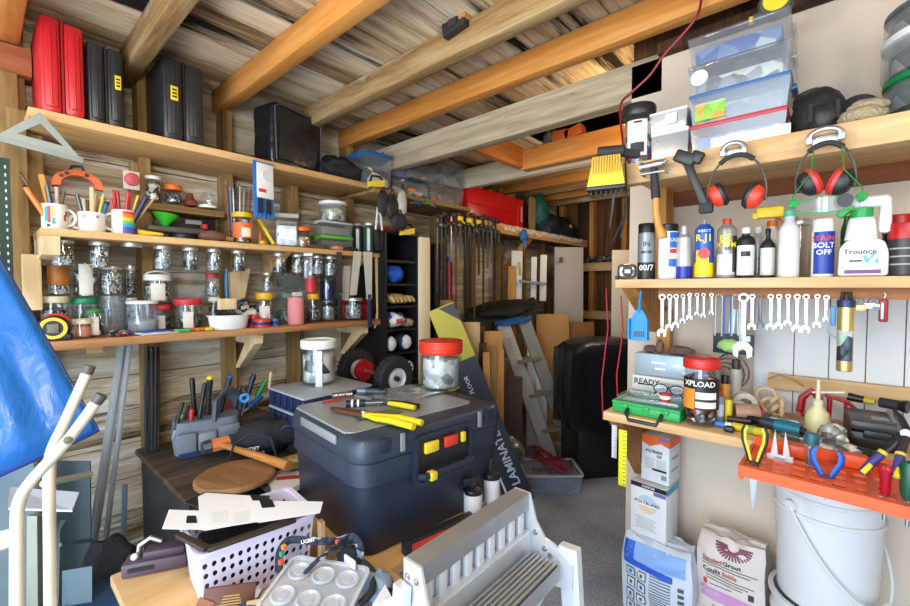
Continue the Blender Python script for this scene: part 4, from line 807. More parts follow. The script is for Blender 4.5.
t = rbox('blue-lidded box second from bottom of the four stacked boxes', 688, 791, 1.40, zz[1], zz[2], .28, BLID, bits(['#3a3d42', '#22242a', '#6a6f76', '#4a4a4e', '#8a7b5a'], 26, .6, 0), 'dark_cables', .7, 'blue-lidded stacked box')
B().box((-.065, -.134, .032), (.075, .002, .05)).obj('green_card', bits(['#7fb53a', '#d9a04a', '#8fc44a'], 40, .6, 0), t)
t = rbox('clear box with white cap inside, third from bottom of four', 687, 791, 1.40, zz[2], zz[3], .28, GLC, PAP2, 'plastic_packets', .65, 'third stacked box')
B().lathe([(0, 0), (.022, 0), (.022, .012), (0, .012)], 20, m=T(-.09, -.125, .045, PI/2)).obj('white_cap', WHT, t)
rbox('topmost of four stacked clear boxes full of blue papers', 687, 790, 1.40, zz[3], zz[4], .28, GLC, PAP, 'blue_papers', .75, 'topmost stacked box')
rbox('lower small clear box beside the red-lidded stacked box', 650, 688, 1.40, ZRU+.002, oy(668, 129, 1.4).z, .2, WHT, M('#9a8a7c', .6, 0, .3, 30), 'pale_pieces', .3, 'lower small clear box')
t = rbox('upper small clear box with white lid beside the stacked boxes', 649, 687, 1.40, oy(668, 129, 1.4).z, oy(668, 109, 1.4).z, .2, WHT, M('#6f8794', .6, 0, .3, 30), 'blue_grey_pieces', .5, 'upper small clear box')
B().box((.01, -.101, .03), (.03, .001, .03)).obj('label', WHT, t)
# bag, knit, rag
a, c = Rloc(791, 1.42, ZRU), Rloc(844, 1.42, ZRU); w = c.x-a.x; h = S(53, a)*1.0
t = thing('waist_bag', 'black padded pouch bag beside the stack of clear boxes', 'bag', ((a.x+c.x)/2, 1.46, ZRU+.001), .1)
B().blob((0, 0, h*.46), (w*.58, .075, h*.58), 21, .12, 2., floor=0).obj('bag_body', M((.016, .016, .018), .5, 0, .3, 20, .4, 40), t)
B().blob((w*.08, -.062, h*.34), (w*.36, .025, h*.28), 22, .12).obj('front_pocket', M((.02, .02, .022), .5, 0, .3, 20, .4, 40), t)
B().blob((-w*.1, .02, h*.86), (w*.40, .055, h*.24), 23, .2).obj('rolled_cuff', M('#2d2d22', .7, 0, .3), t)
for x in (-.02, .03): B().bar((x, -.074, h*.60), (x, -.088, h*.25), .008, .004).obj('strap', BLACKR, t)
p = Rloc(857, 1.5, ZRU)
t = thing('rolled_cable', 'black rolled bundle behind the tan rag', 'bundle', (p.x, 1.52, ZRU), 0)
B().lathe([(.012, -.03), (.040, -.03), (.043, -.02), (.043, .02), (.040, .03), (.012, .03), (.012, -.03)], 22, c=(0, 0, 0), m=T(0, 0, .075, PI/2-.3)).obj('coil', BLACKR, t); B().box((0, 0, .018), (.06, .05, .036), bev=.01).obj('loose_end', BLACKR, t)
a, c = Rloc(838, 1.36, ZRU), Rloc(889, 1.36, ZRU); w = c.x-a.x
tagm(B().blob((0, 0, .022), (w*.52, .035, .026), 31, .15, 2, floor=0).blob((.01, .015, .045), (w*.42, .03, .02), 33, .18, 2).obj('folded_rag', M('#a5977a', .9, 0, .25, 60, .8, 140)), 'folded tan towelling rag on upper right shelf', 'cloth', loc=((a.x+c.x)/2, 1.365, ZRU+.001), rz=.12)
# stacked tubs at the right edge
px0 = RX(884, 1.42, 1.8)
z = ZRU+.001
for k, (h, lid, lab, fill, fn) in enumerate(((.055, GLC, 'lowest flat clear tub at right end of upper shelf', PAP2, 'clear_wraps'), (.085, M('#12854a', .4), 'clear tub with green lid at right end of upper shelf', bits(['#8a5a4a', '#c9b8a0', '#4a4a4c', '#9aa0a2'], 22, .5, .1), 'small_fittings'), (.10, WHT, 'clear tub with white lid stacked on the green-lidded tub', bits(['#8d8a82', '#3f3d3a', '#c4c0b4'], 20, .5, .2), 'metal_fittings'), (.06, M('#5d6468', .4), 'topmost grey-lidded tub in stack at upper right edge', bits(['#6a6d70', '#2c2e30', '#aab0b2'], 20, .5, .2), 'grey_fittings'))):
    R = .125-.004*(k % 2); p = V((px0+.125, 1.545, z))
    jar(lab, p, 2*R, h, lid, .2 if k else .3, fill, fn, ['lowest tub', 'green-lidded tub', 'white-lidded tub', 'grey-lidded tub'][k]+' at upper right', .8, 'plastic_tub', 'tub', g=GLF, neck=.95, lid_r=1.0); z += h+.001
# yellow tape measure clipped on the joist
p = oy(776, 4, 1.50)
t = thing('tape_measure', 'yellow and black tape measure hanging from ceiling joist', 'tape measure', p, .1)
B().lathe([(0, -.018), (.036, -.018), (.042, -.01), (.042, .01), (.036, .018), (0, .018)], 24, m=T(0, 0, 0, PI/2)).box((-.012, 0, -.026), (.08, .034, .022), bev=.006).obj('case', M('#4b4c4a', .5), t)
B().lathe([(0, -.0195), (.03, -.0195), (.03, .0195), (0, .0195)], 24, m=T(0, 0, .004, PI/2)).obj('yellow_face', YEL, t); B().box((-.055, 0, -.026), (.014, .014, .02), bev=.003).obj('end_hook', YEL, t)
B().tube([(0, 0, .04), (0, 0, .10), (.0, .03, .12)], .004).obj('clip', BLACK, t)
# ------------------------------------------------------------------ hanging from the fascia
YF = 1.262
def hook(px, z, lab, w=.045):
    p = Rloc(px, 1.278, z); t = thing('hanging_hook', lab, 'hook', p, 0)
    B().box((0, .0, 0), (w*.9, .004, .02), bev=.002).obj('plate', STEEL, t)
    B().tube([(w*.5*math.cos(a), -.014, .004+.016*math.sin(a)) for a in [PI*i/10 for i in range(11)]], .0055, 8).obj('cradle', STEEL, t)
    for s_ in (-1, 1): B().box((s_*w*.5, -.008, 0), (.012, .016, .02), bev=.003).obj('clip', STEEL, t)
    return p
def muffs(label, px, ytop, cups, redin, strap=None):
    top = oy(px, ytop, YF); cs = [oy(q[0], q[1], YF) for q in cups]; cx_ = (cs[0].x+cs[1].x)/2; t = thing('ear_muffs', label, 'ear muffs', top, 0)
    hw = (cs[1].x-cs[0].x)/2; dz = top.z-(cs[0].z+cs[1].z)/2; b = B(); pts = []
    for i in range(25):
        a = PI*1.16*(i/24)-PI*.08; pts.append((cx_-top.x-math.cos(a)*(hw+.022), 0, -dz*.92+math.sin(a)*dz*.92))
    b.tube(pts, .0026, 8).obj('headband', M('#4b4a48', .4, .3), t)
    n = len(pts); B().tube(pts[8:17], .006, 8).obj('band_pad', BLACKR, t)
    for k, c in enumerate(cs):
        s_ = -1 if k == 0 else 1; loc = c-top; m = Matrix.Translation(loc) @ Euler((0, s_*.42*(1 if redin else -1)*(-1 if not redin else 1), s_*-.35)).to_matrix().to_4x4()
        pad, sh = (RED, BLACK) if redin else (BLACK, M('#d8381e', .4))
        cup = B().lathe([(0, -.022), (.018, -.02), (.028, -.010), (.031, .004), (.0, .004)], 22, m=m @ T(ry=s_*PI/2*-1) @ Matrix.Diagonal((.95, .68, .78, 1))).obj('ear_cup', sh, t)
        B().lathe([(.010, .004), (.030, .004), (.034, .012), (.030, .022), (.014, .022), (.010, .016)], 22, m=m @ T(ry=s_*PI/2*-1) @ Matrix.Diagonal((.95, .68, .78, 1))).obj('cushion', pad, t)
        e = pts[1] if k == 0 else pts[-2]; B().tube([pts[0] if k == 0 else pts[-1], (loc.x+s_*.014, 0, loc.z)], .003, 6).obj('pivot_arm', BLACKR, t)
    return t, top, cs
hook(734, oy(734, 152, 1.278).z, 'steel hook on fascia holding the red-cupped ear muffs')
muffs('ear muffs with orange-red outer cups and black cushions, hanging left', 735, 155, ((717, 196), (755, 197)), False)
hook(825, oy(825, 139, 1.278).z, 'steel hook on fascia holding the ear muffs with goggles', .055)
t, top, cs = muffs('black ear muffs with red cushions hanging behind the green-strapped goggles', 825, 143, ((808, 184), (842, 183)), True)
g = oy(826, 206, YF-.03); t = thing('safety_goggles', 'clear safety goggles on green elastic strap under right ear muffs', 'goggles', g, 0)
B().sheet(lambda u, w: ((u-.5)*.105, -.03*math.sin(PI*u), (w-.5)*.034*(1-.35*abs(u-.5)*2)), 17, 5, .003).obj('lens', GLC, t)
B().tube([((u-.5)*.107, -.03*math.sin(PI*u), .016*(1-.35*abs(u-.5)*2)) for u in [i/16 for i in range(17)]], .0017, 6).tube([((u-.5)*.107, -.03*math.sin(PI*u), -.018*(1-.35*abs(u-.5)*2)) for u in [i/16 for i in range(17)]], .0017, 6).obj('frame', M('#3fae5a', .35), t)
B().lathe([(0, 0), (.013, 0), (.013, .01), (0, .01)], 16, m=T(.030, -.026, .004, PI/2)).obj('vent', BLACK, t)
for s_, e in ((-1, oy(814, 150, YF-.012)), (1, oy(842, 146, YF-.012))):
    B().tube([(s_*.053, 0, 0), (s_*.058, .006, .03), (e.x-g.x+s_*.004, e.y-g.y-.006, (e.z-g.z)*.6), (e.x-g.x, e.y-g.y, e.z-g.z)], .0032, 6, flat=.4).obj('strap', M('#2b9a4a', .6), t); B().blob((s_*.056, .0, .012), (.009, .007, .010), 3, .3).obj('knot', M('#2b9a4a', .6), t)
# hammer
p = oy(654, 166, 1.265); q = oy(661, 238, 1.265); t = thing('hammer', 'hammer with black neck and curved wooden handle hanging beside post', 'hammer', p, 0); d = q-p
B().cyl((-.028, -.0, .002), (.024, 0, .004), .011).cyl((-.036, 0, .002), (-.028, 0, .002), .014).cyl((.024, 0, .004), (.034, 0, .012), .010, .004).obj('head', STEEL, t)
B().tube([(0, 0, -.004), d*.2+V((-.002, 0, 0)), d*.45+V((-.003, 0, 0))], [.010, .011, .012], 10).obj('neck', BLACKR, t)
B().tube([d*.45+V((-.003, 0, 0)), d*.65+V((-.006, 0, 0)), d*.85+V((-.002, 0, 0)), d*.95+V((.004, 0, 0)), d+V((.004, 0, 0))], [.011, .012, .013, .017, .016], 12, flat=.8).obj('handle', HANDLE, t)
tagm(B().tube([(-.03, .02, 0), (-.03, -.012, 0), (.03, -.012, 0), (.03, .02, 0)], .004).obj('hanging_hook', STEEL), 'steel bracket on fascia under the hanging hammer head', 'hook', loc=p+V((0, -.0, -.02)))
# black clamp tool
p = oy(686, 160, 1.262); q = oy(706, 208, 1.262); d = q-p
t = thing('bar_clamp', 'black plastic clamp hanging between hammer and left ear muffs', 'clamp', p, 0)
B().bar((0, 0, 0), d, .020, .014, (0, 1, 0), bev=.004).obj('bar', BLACK, t); B().box((-.004, 0, .004), (.055, .024, .032), T(ry=.5), bev=.006).box((.022, 0, .014), (.03, .022, .03), T(ry=.5), bev=.005).obj('jaw', BLACK, t)
B().box((d.x, 0, d.z), (.032, .02, .028), bev=.005).obj('foot', BLACKR, t); B().box((.030, .004, .002), (.008, .02, .018)).obj('clip', STEEL, t)
# yellow work light
p = oy(607, 174, 1.24); t = thing('work_light', 'yellow work light with black bracket hanging at end of upper shelf', 'lamp', p, .25)
sx = S(38, p)/2*.93; sz = S(28, p)/2
B().hexa([(-sx, -.03, -sz), (sx, -.03, -sz), (sx, .03, -sz), (-sx, .03, -sz), (-sx*.72, -.02, sz), (sx*.72, -.02, sz), (sx*.72, .03, sz), (-sx*.72, .03, sz)]).obj('housing', YEL, t)
b = B()
for k in range(11): b.box((-sx*.68+sx*1.36*k/10, -.0, sz), (.005, .05, .012)).box((-sx*.72+sx*1.44*k/10, -.025, sz*.45), (.004, .008, sz*1.1))
b.obj('cooling_fins', M('#c9970a', .45), t)
B().box((0, -.002, -sz-.004), (sx*2.08, .066, .012), bev=.003).obj('front_bezel', BLACK, t)
for k in range(7): B().tube([(-sx*.8+sx*1.6*k/6, -.02, -sz-.008), (-sx*.8+sx*1.6*k/6, -.02, -sz-.022), (-sx*.8+sx*1.6*k/6+.004, .0, -sz-.026)], .0016, 5).obj('guard_wire', DARKSTEEL, t)
B().cyl((-sx*.5, .0, sz+.024), (sx*.9, .0, sz+.020), .017, n=18).obj('bracket', BLACKR, t); B().bar((sx*.5, 0, sz+.02), (sx*1.6, .03, sz+.012), .02, .02).obj('arm', BLACKR, t)
for k, (a, lab) in enumerate(((0, 0), (1, 0))):
    B().tube([(sx*.95, .01, sz*.6), (sx*1.02, .01, -sz), (sx*.98-.003*k, .01, -sz*3.0), (sx*.75-.02*k, .0, -sz*4.6-.01*k)], .0028, 6).obj('cord', BLACK, t)
B().tube([(0+.02, -.01, -sz-.02), (.018, -.01, -sz-.06), (.01, -.01, -sz-.12)], [.005, .003, .002], 6).obj('hanging_wire', DARKSTEEL, t)
# ================================================================== MIDDLE SHELF cans
def can(label, px, w, ytop, ybot, body, capm, caph=.10, capr=.62, y=1.42, cap_bottom=False, dome=True, name='spray_can', cat='can', bands=(), texts=(), rz0=0):
    p, D, H = ritem(px, y, ZRM+.001, w, ybot-ytop); R = D/2; t = thing(name, label, cat, p, facing(p)*.0+rz0+facing(p))
    bh = H*(1-caph)
    if cap_bottom: B().lathe([(0, bh*.26), (R*.96, bh*.26), (R*.96, bh*.86), (R*.5, bh*.94), (R*.48, H), (0, H)], 24).obj('can_body', body, t); B().lathe([(0, 0), (R, 0), (R, bh*.26), (0, bh*.26)], 24).obj('cap', capm, t)
    else:
        pr = [(0, 0), (R*.97, 0), (R, H*.012), (R, bh*.90 if dome else bh), (R*.96, bh*.92 if dome else bh)]+([(R*.6, bh*.985), (R*.55, bh)] if dome else [])+[(0, bh)]
        B().lathe(pr, 26).obj('can_body', body, t); r2 = R*capr; B().lathe([(0, bh*.995), (r2, bh*.995), (r2, H*.985), (r2*.92, H), (0, H)], 20).obj('cap', capm, t)
    for (mat, a0, a1, z0, z1) in bands: B().patch(R*1.008, a0, a1, H*z0, H*z1, 14).obj('label', mat, t)
    for k, (tx, sz, mat, z, a) in enumerate(texts):
        o = text(tx, H*sz, mat, t, (0, 0, H*z), a, bend=R*1.02)
    return t, R, H
lg = M('#8b8f92', .35, .4, .15, 40); BK = M('#141416', .4)
can('black capped grey spray can with bold white print, leftmost on shelf', 646, 17.5, 225, 280, M('#7f8285', .35, .4), BK, .17, .98, dome=False, bands=((BK, -1.5, 1.5, 0, .30), (lg, -1.4, 1.4, .30, .80)), texts=(('00/7', .14, WHT, .20, 0), ('IN', .11, BK, .62, 0), ('MINIS', .07, BK, .48, 0)))
can('white and blue spray can with green trim behind hanging hammer', 668, 21, 226, 280, M('#dfe6ee', .35), BK, .14, .92, dome=False, bands=((M('#2c6bb5', .4), .1, 1.2, .56, .84), (M('#2f8a5a', .4), .9, 1.5, .25, .60), (M('#2c6bb5', .4), .0, .9, .22, .36), (M('#c9372e', .4), .1, .8, .46, .54)), texts=(('BUG', .09, WHT, .70, .35),))
can('plain white can standing upside down on its blue cap', 683.5, 17, 228, 280, M('#c3bdb4', .35, .3), M('#1e2f9c', .35), .10, .5, cap_bottom=True)
t, R, H = can('blue and yellow spray can with red round emblem', 703.5, 19.5, 221, 279, M('#2058ae', .35), GREY, .08, .22, bands=((M('#f0cf1a', .4), -1.6, 1.6, .02, .26), (M('#f0cf1a', .4), -.9, .5, .26, .48)), texts=(('R.J1', .17, M('#f2df3a', .4), .68, -.05), ('INSECT', .06, WHT, .80, 0)))
B().lathe([(0, 0), (R*.62, 0), (R*.62, .002), (0, .002)], 22, m=T(0, -R*1.0, H*.42, PI/2)).obj('red_emblem', M('#d2331f', .4), t)
t, R, H = can('grey spray can with red cap and yellow black lettering', 726, 20, 220, 279, M('#9a9a98', .35, .4), M('#c23a3a', .4), .10, .45, bands=((M('#c9c9c6', .4), -1.2, .9, .05, .40), (M('#303234', .4), .6, 1.5, .1, .7)), texts=(('EZ', .15, M('#f2d512', .4), .66, -.15), ('FOAM', .12, M('#f2d512', .4), .55, -.1), ('ad', .1, BK, .5, .1)))
def bottle(label, px, w, ytop, ybot, body, capm, y=1.42, neckw=.4, neckh=.22, name='bottle', cat='bottle', lab=None, labz=(.12, .62), sq=False, caph=.12):
    p, D, H = ritem(px, y, ZRM+.001, w, ybot-ytop); R = D/2; t = thing(name, label, cat, p, facing(p))
    nh = H*(1-neckh-caph)
    B().lathe([(0, 0), (R*.95, 0), (R, H*.02), (R, nh*.92), (R*.8, nh), (R*neckw, nh+H*neckh*.5), (R*neckw, H*(1-caph)), (0, H*(1-caph))], 22).obj('bottle_body', body, t)
    B().lathe([(0, H*(1-caph)), (R*neckw*1.15, H*(1-caph)), (R*neckw*1.15, H*.99), (R*neckw, H), (0, H)], 18).obj('cap', capm, t)
    if lab: B().patch(R*1.01, -1.1, 1.1, H*labz[0], H*labz[1]).obj('label', lab, t)
    return t, R, H
t, R, H = bottle('dark squat bottle with white label and white cap, right of foam can', 745, 19, 228, 278, M('#1b1c1e', .4), WHT, neckw=.42, neckh=.08, lab=M('#d6d6d3', .6), labz=(.05, .64)); B().patch(R*1.02, -.5, .5, H*.42, H*.52, 6).obj('print', BK, t)
tall = bottle('tall pale clear bottle with white cap behind the dark squat bottle', 757, 12, 226, 277, GLF, WHT, 1.50, .6, .06)
t, R, H = bottle('black bottle with white label beneath yellow trigger sprayer', 767, 16, 228, 277, M('#232326', .4), BK, 1.44, .3, .2, lab=M('#d3d1cc', .6), labz=(.05, .60), caph=.1)
p = Rloc(771, 1.49, ZRM); H = S(71, p)
t = thing('spray_bottle', 'spray bottle with yellow trigger and orange collar', 'bottle', (p.x, 1.49, ZRM+.001), facing(p))
B().lathe([(0, 0), (.024, 0), (.024, H*.55), (.010, H*.68), (.010, H*.74), (0, H*.74)], 18).obj('bottle_body', CREAM, t); B().cyl((0, 0, H*.72), (0, 0, H*.80), .013).obj('collar', M('#d9631a', .4), t)
B().box((-.006, 0, H*.92), (.065, .022, .032), bev=.008).box((-.040, 0, H*.88), (.014, .016, .02), bev=.004).obj('head', M('#f0c81e', .4), t); B().bar((.018, 0, H*.86), (.034, 0, H*.72), .008, .012, (0, 1, 0), bev=.003).obj('trigger', M('#d9631a', .4), t)
for px, lab in ((785, 'tall empty glass jar behind the white squeeze bottle'), (797, 'second tall glass jar behind and right of white squeeze bottle')):
    p, D, H = ritem(px, 1.60, ZRM+.001, 24, 66 if px < 790 else 58); jar(lab, p, D, H, ZINC, .1, None)
t, R, H = bottle('white squeeze bottle with mint green cap', 788, 22, 210, 276, M('#dcdad6', .4, 0, .06), M('#5fbf9a', .4), 1.41, .5, .14, caph=.09)
t, R, H = can('white capped navy blue spray can with slanted red lettering', 822, 23, 219, 276, M('#203a9a', .35), WHT, .24, .96, dome=False, bands=((WHT, -1.6, 1.6, .0, .05), (WHT, -1.7, -.9, .05, .8), (M('#203a9a', .4), -.9, 1.5, .06, .78)), texts=(('STAIN', .12, M('#e0483c', .4), .66, 0), ('BOLT', .13, WHT, .54, .05), ('OFF', .12, WHT, .42, .1)))
t, R, H = bottle('green bottle with yellow cap behind the white jug', 846, 14, 207, 276, M('#0f5a34', .35), M('#d9a81e', .4), 1.50, .6, .14)
# white jug with trigger nozzle
p = Rloc(862, 1.40, ZRM+.001); W = S(50, p)/1.38; H = S(40, p)*.93; rz = facing(p)
t = thing('spray_jug', 'large white flat jug with green nozzle and weed killer label', 'bottle', p, rz)
prof = [(-W/2, 0), (W/2, 0), (W/2, H*.62), (W*.42, H*.9), (W*.22, H), (-W*.10, H*1.02), (-W*.34, H*.95), (-W*.48, H*.75)]
bmx = B().prism(prof, 'y', -.026, .026); bm = bmesh.new(); vs = [bm.verts.new(v) for v in bmx.v]; [bm.faces.new([vs[i] for i in f]) for f in bmx.f]
bmesh.ops.recalc_face_normals(bm, faces=bm.faces[:]); bmesh.ops.bevel(bm, geom=bm.edges[:], offset=.007, segments=3, profile=.5, affect='EDGES'); B().bm(bm).obj('jug_body', M('#e6e4e0', .35, 0, .04), t)
B().lathe([(0, 0), (.030, 0), (.024, .045), (.020, .055), (0, .055)], 20, c=(-.004, 0, H*.97), sy=.75).obj('neck', WHT, t)
B().lathe([(0, 0), (.020, 0), (.020, .022), (0, .022)], 20, c=(-.004, 0, H*.97+.052)).obj('collar', M('#1f9a4a', .4), t)
B().box((.012, 0, H*.97+.088), (.068, .028, .028), bev=.012, seg=3).box((.036, 0, H*.97+.05), (.022, .026, .075), bev=.009).obj('trigger_head', WHT, t)
B().bar((-.022, 0, H*.97+.082), (-.046, 0, H*.97+.060), .018, .016, bev=.004).obj('green_nozzle', M('#1f9a4a', .4), t)
B().box((0, -.0275, H*.43), (W*.72, .001, H*.76)).obj('label', M('#dfe4e4', .5, 0, .06, 30), t); B().box((0, -.0285, H*.115), (W*.72, .001, H*.10)).obj('purple_band', M('#6d3b7a', .5), t)
B().box((W*.16, -.0283, H*.45), (W*.3, .001, H*.34)).obj('printed_motif', bits(['#a9d0da', '#dfe4e4', '#7fb5c4', '#dfe4e4'], 90, .5, 0), t)
text('Trounce', .0165, BK, t, (-W*.06, -.0288, H*.64)); B().box((-W*.14, -.0288, H*.40), (W*.26, .0008, .004)).obj('print', BK, t)
for k, (px, y, zt, lab) in enumerate(((897, 1.52, 215, 'red-lidded dark jar at back, far right of middle shelf'), (903, 1.40, 224, 'red-lidded dark jar in front, far right of middle shelf'))):
    p, D, H = ritem(px, y, ZRM+.001, 33, 276-zt); t = thing('supplement_jar', lab, 'jar', p, facing(p)); R = D/2
    B().lathe([(0, 0), (R*.97, 0), (R, .004), (R, H*.70), (0, H*.70)], 26).obj('jar_body', M('#2d2b2c', .4, 0, .1), t); B().lathe([(0, H*.70), (R*1.05, H*.70), (R*1.05, H*.97), (R, H), (0, H)], 26).obj('lid', M('#b5141c', .35), t)
    for z in (.2, .35, .5): B().patch(R*1.01, -1.2, 1.2, H*z, H*(z+.03)).obj('print', GREY, t)
p = Rloc(627, 1.40, ZRM+.001)
t = thing('tape_measure', 'chrome and black tape measure at left end of cans shelf', 'tape measure', p, .4); w = S(19, p)/2
B().box((.0, 0, w*.82), (w*1.9, .03, w*1.6), bev=.014, seg=3).obj('case', CHROME, t); B().lathe([(0, 0), (w*.55, 0), (w*.55, .004), (0, .004)], 20, m=T(.0, -.014, w*.82, PI/2)).obj('face', BK, t); B().box((-w*.95, 0, .006), (.012, .026, .012), bev=.003).obj('foot', BK, t); B().box((0, -.0185, w*.82), (w*.55, .001, w*.4)).obj('logo', LGREY, t)
# ================================================================== WRENCHES under the shelf
def wrench(label, px, yt, yb, mat, grp, y=1.378, jaw=1.0):
    a = oy(px, yt, y); c = oy(px, yb, y); Lg = a.z-c.z; t = B(); r = max(.0058, Lg*.072); w = Lg*.058+.0028
    O = [(r*math.cos(q), -r+r*math.sin(q)) for q in [2*PI*i/16 for i in range(16)]]; I = [(r*.55*math.cos(q), -r+r*.55*math.sin(q)) for q in [2*PI*i/16 for i in range(16)]]
    t.ring(O, I, 'y', -.0035, .0035); j = Lg*.098*jaw
    t.box((0, 0, -r*1.8-(Lg-r*1.8-j*1.8)/2), (w, .005, Lg-r*1.8-j*1.5), bev=.0012)
    zc = -Lg+j
    t.prism([(-j*.45, zc+j*.95), (j*.45, zc+j*.95), (j*1.0, zc+j*.3), (j*.95, zc-j*.7), (j*.5, zc-j), (j*.42, zc-j*.15), (0, zc+j*.15), (-j*.42, zc-j*.15), (-j*.5, zc-j), (-j*.95, zc-j*.7), (-j*1.0, zc+j*.3)], 'y', -.0035, .0035, m=T(0, 0, 0))
    return tagm(t.obj('wrench', mat), label, 'wrench', grp, loc=a, rz=random.uniform(-.12, .12))
WL = [(662.5, 294, 337), (670, 294, 331), (676.5, 294, 328), (683.5, 294, 324), (690, 293, 320), (697.5, 293, 316), (704, 293, 318), (712, 293, 315)]
for i, (px, a, c) in enumerate(WL): wrench('steel combination wrench, %s of the eight left of the hanging strap loops' % nth(i, 8), px, a, c, CHROME if i % 3 else STEEL, 'wrenches hanging left of the strap loops')
wrench('largest steel wrench hanging in the middle beneath the cans', 744, 293, 358, CHROME, None, jaw=1.3)
WR = [(752.6, 294, 330), (760.5, 294, 328), (771.2, 294, 330.5), (779.5, 294, 329), (788.5, 294, 326), (797.5, 294, 332), (806.5, 294, 333), (817.5, 294, 328), (826.5, 295, 322)]
for i, (px, a, c) in enumerate(WR): wrench('steel wrench, %s of the nine right of the largest wrench' % nth(i, 9), px, a, c, DARKSTEEL if i == 1 else CHROME, 'wrenches hanging right of the largest wrench')
for i, px in enumerate((719, 728, 736)):
    a = oy(px, 294, 1.380); h = S(42, a); t = B()
    t.tube([(-.008, 0, -h), (-.008, 0, -.01), (-.004, 0, -.002), (.004, 0, -.002), (.008, 0, -.01), (.008, 0, -h)], .0022, 8)
    tagm(t.obj('tongs', STEEL if i != 1 else M('#2a5c9a', .4)), ['steel loop tongs hanging leftmost above the dark sandpaper packet', 'blue loop strap hanging in middle above the dark packet', 'steel loop tongs hanging just left of the largest wrench'][i], 'tongs', loc=a)
p = oy(733, 344, 1.60); w = S(36, p)/2
t = thing('sanding_packet', 'dark blue packet with green leaf pad hanging behind the loops', 'packet', p, 0)
B().box((0, 0, 0), (w*1.9, .01, w*1.1), bev=.002).obj('card', M('#12263c', .5, 0, .2), t); B().blob((-.004, -.02, -.004), (w*.62, .014, w*.36), 5, .2).obj('green_pad', M('#a8cf7a', .6), t); B().box((w*.55, -.006, w*.35), (w*.5, .002, w*.3)).obj('white_patch', WHT, t)
p = oy(733, 325, 1.58); tagm(B().bar((0, 0, .05), (-.004, 0, -.025), .014, .004, (0, 1, 0)).bar((.018, 0, .05), (.02, 0, -.03), .016, .004, (0, 1, 0)).obj('putty_knife', M('#c9d4da', .35, .2)), 'pale putty knife hanging behind the loop tongs', 'putty knife', loc=p)
# blue dustpan on the post
p = oy(640, 291, 1.375); k = S(50, p)
t = thing('dustpan', 'small bright blue dustpan hanging on left post', 'dustpan', p, 0); BL = M('#1f86c4', .4)
B().tube([(.003, 0, 0), (0, 0, -k*.2), (-.001, 0, -k*.42)], [.006, .007, .009], 10, flat=.6).obj('handle', BL, t)
B().prism([(-.010, -k*.38), (.010, -k*.38), (.024, -k*.56), (.030, -k*.98), (.024, -k), (-.024, -k), (-.033, -k*.98), (-.026, -k*.56)], 'y', -.004, .004).box((-.0275, -.008, -k*.76), (.004, .02, k*.40)).box((.0265, -.008, -k*.76), (.004, .02, k*.40)).obj('pan', BL, t)
b = B()
for i in range(6): b.box((-.014+.0055*i, -.005, -k*.86), (.003, .002, k*.12))
b.obj('printed_mark', M('#4a4e52', .5), t)
# gold cylinder, padlocks, red knife
p = oy(844, 371, 1.375); R = S(19, p)/stretch(p)/2*.9; H = S(76, p)
t = thing('hanging_canister', 'gold cylinder tool with navy cap hanging under the shelf', 'canister', p, facing(p)); GOLD = M((.72, .55, .20), .25, .8, .1)
B().lathe([(0, 0), (R*.95, 0), (R, .004), (R, H*.84), (0, H*.84)], 26).obj('cylinder', GOLD, t); B().lathe([(0, H*.84), (R*1.12, H*.84), (R*1.12, H*.92), (R, H*.94), (0, H*.94)], 24).obj('cap', M('#162a5a', .4), t)
B().tube([(-R*.5, 0, H*.93), (-R*.35, 0, H*1.03), (R*.35, 0, H*1.03), (R*.5, 0, H*.93)], .005).obj('hanger', BK, t); B().patch(R*1.01, -1.1, 1.1, H*.14, H*.54).obj('label', bits(['#cfd6d0', '#3d4a5a', '#8fae9a', '#2a2d30', '#b8b8ae'], 35, .4, 0), t)
B().tube([(-R*1.0, 0, H*.85), (-R*1.9, 0, H*.8), (-R*1.9, 0, H*.5), (-R*1.1, 0, H*.42)], .004, 6).obj('side_wire', GREY, t); B().box((-R*1.5, 0, H*.72), (R*.7, .012, H*.26), bev=.003).obj('blue_side', M('#3f7fa8', .4), t)
for k, (px, yy, mt, lab) in enumerate(((861, 305, BRASSB, 'brass padlock, left one of the hanging locks'), (870, 303, CHROME, 'steel shackle padlock, middle of the hanging locks'), (878, 304, BRASSB, 'brass and blue padlock, right one of the hanging locks'))):
    p = oy(px, yy, 1.378); t = thing('padlock', lab, 'padlock', p, 0); s_ = S(8, p)
    B().box((0, 0, -s_*.35), (s_, .009, s_*.8), bev=.002).obj('lock_body', mt if mt is CHROME else M((.6, .45, .16), .3, .8), t); B().tube([(-s_*.32, 0, 0), (-s_*.3, 0, s_*.5), (0, 0, s_*.8), (s_*.3, 0, s_*.5), (s_*.32, 0, 0)], .0022, 6).obj('shackle', STEEL, t)
    if k == 2: B().box((0, -.0055, -s_*.5), (s_*.9, .002, s_*.3)).obj('blue_band', BLUE, t)
p = oy(883.5, 309, 1.378); h = S(27, p); t = thing('pocket_knife', 'red pocket knife hanging right of the padlocks', 'knife', p, .1)
B().box((0, 0, -.004), (S(7, p), .01, h*.85), bev=.004).obj('scales', M('#8a1c1e', .4), t); B().box((-.003, -.006, -.004), (.004, .002, h*.6)).obj('liner', STEEL, t); B().tube([(0, 0, h*.4), (.003, 0, h*.52), (0, 0, h*.6)], .0015, 5).obj('ring', STEEL, t)
# ================================================================== BENCH on the right wall
ZB = ZRB+.001
def bp_(px, y): return Rloc(px, y, ZB)
def bz(px, py): v = oz(px, py, ZB); v.z = ZB; return v
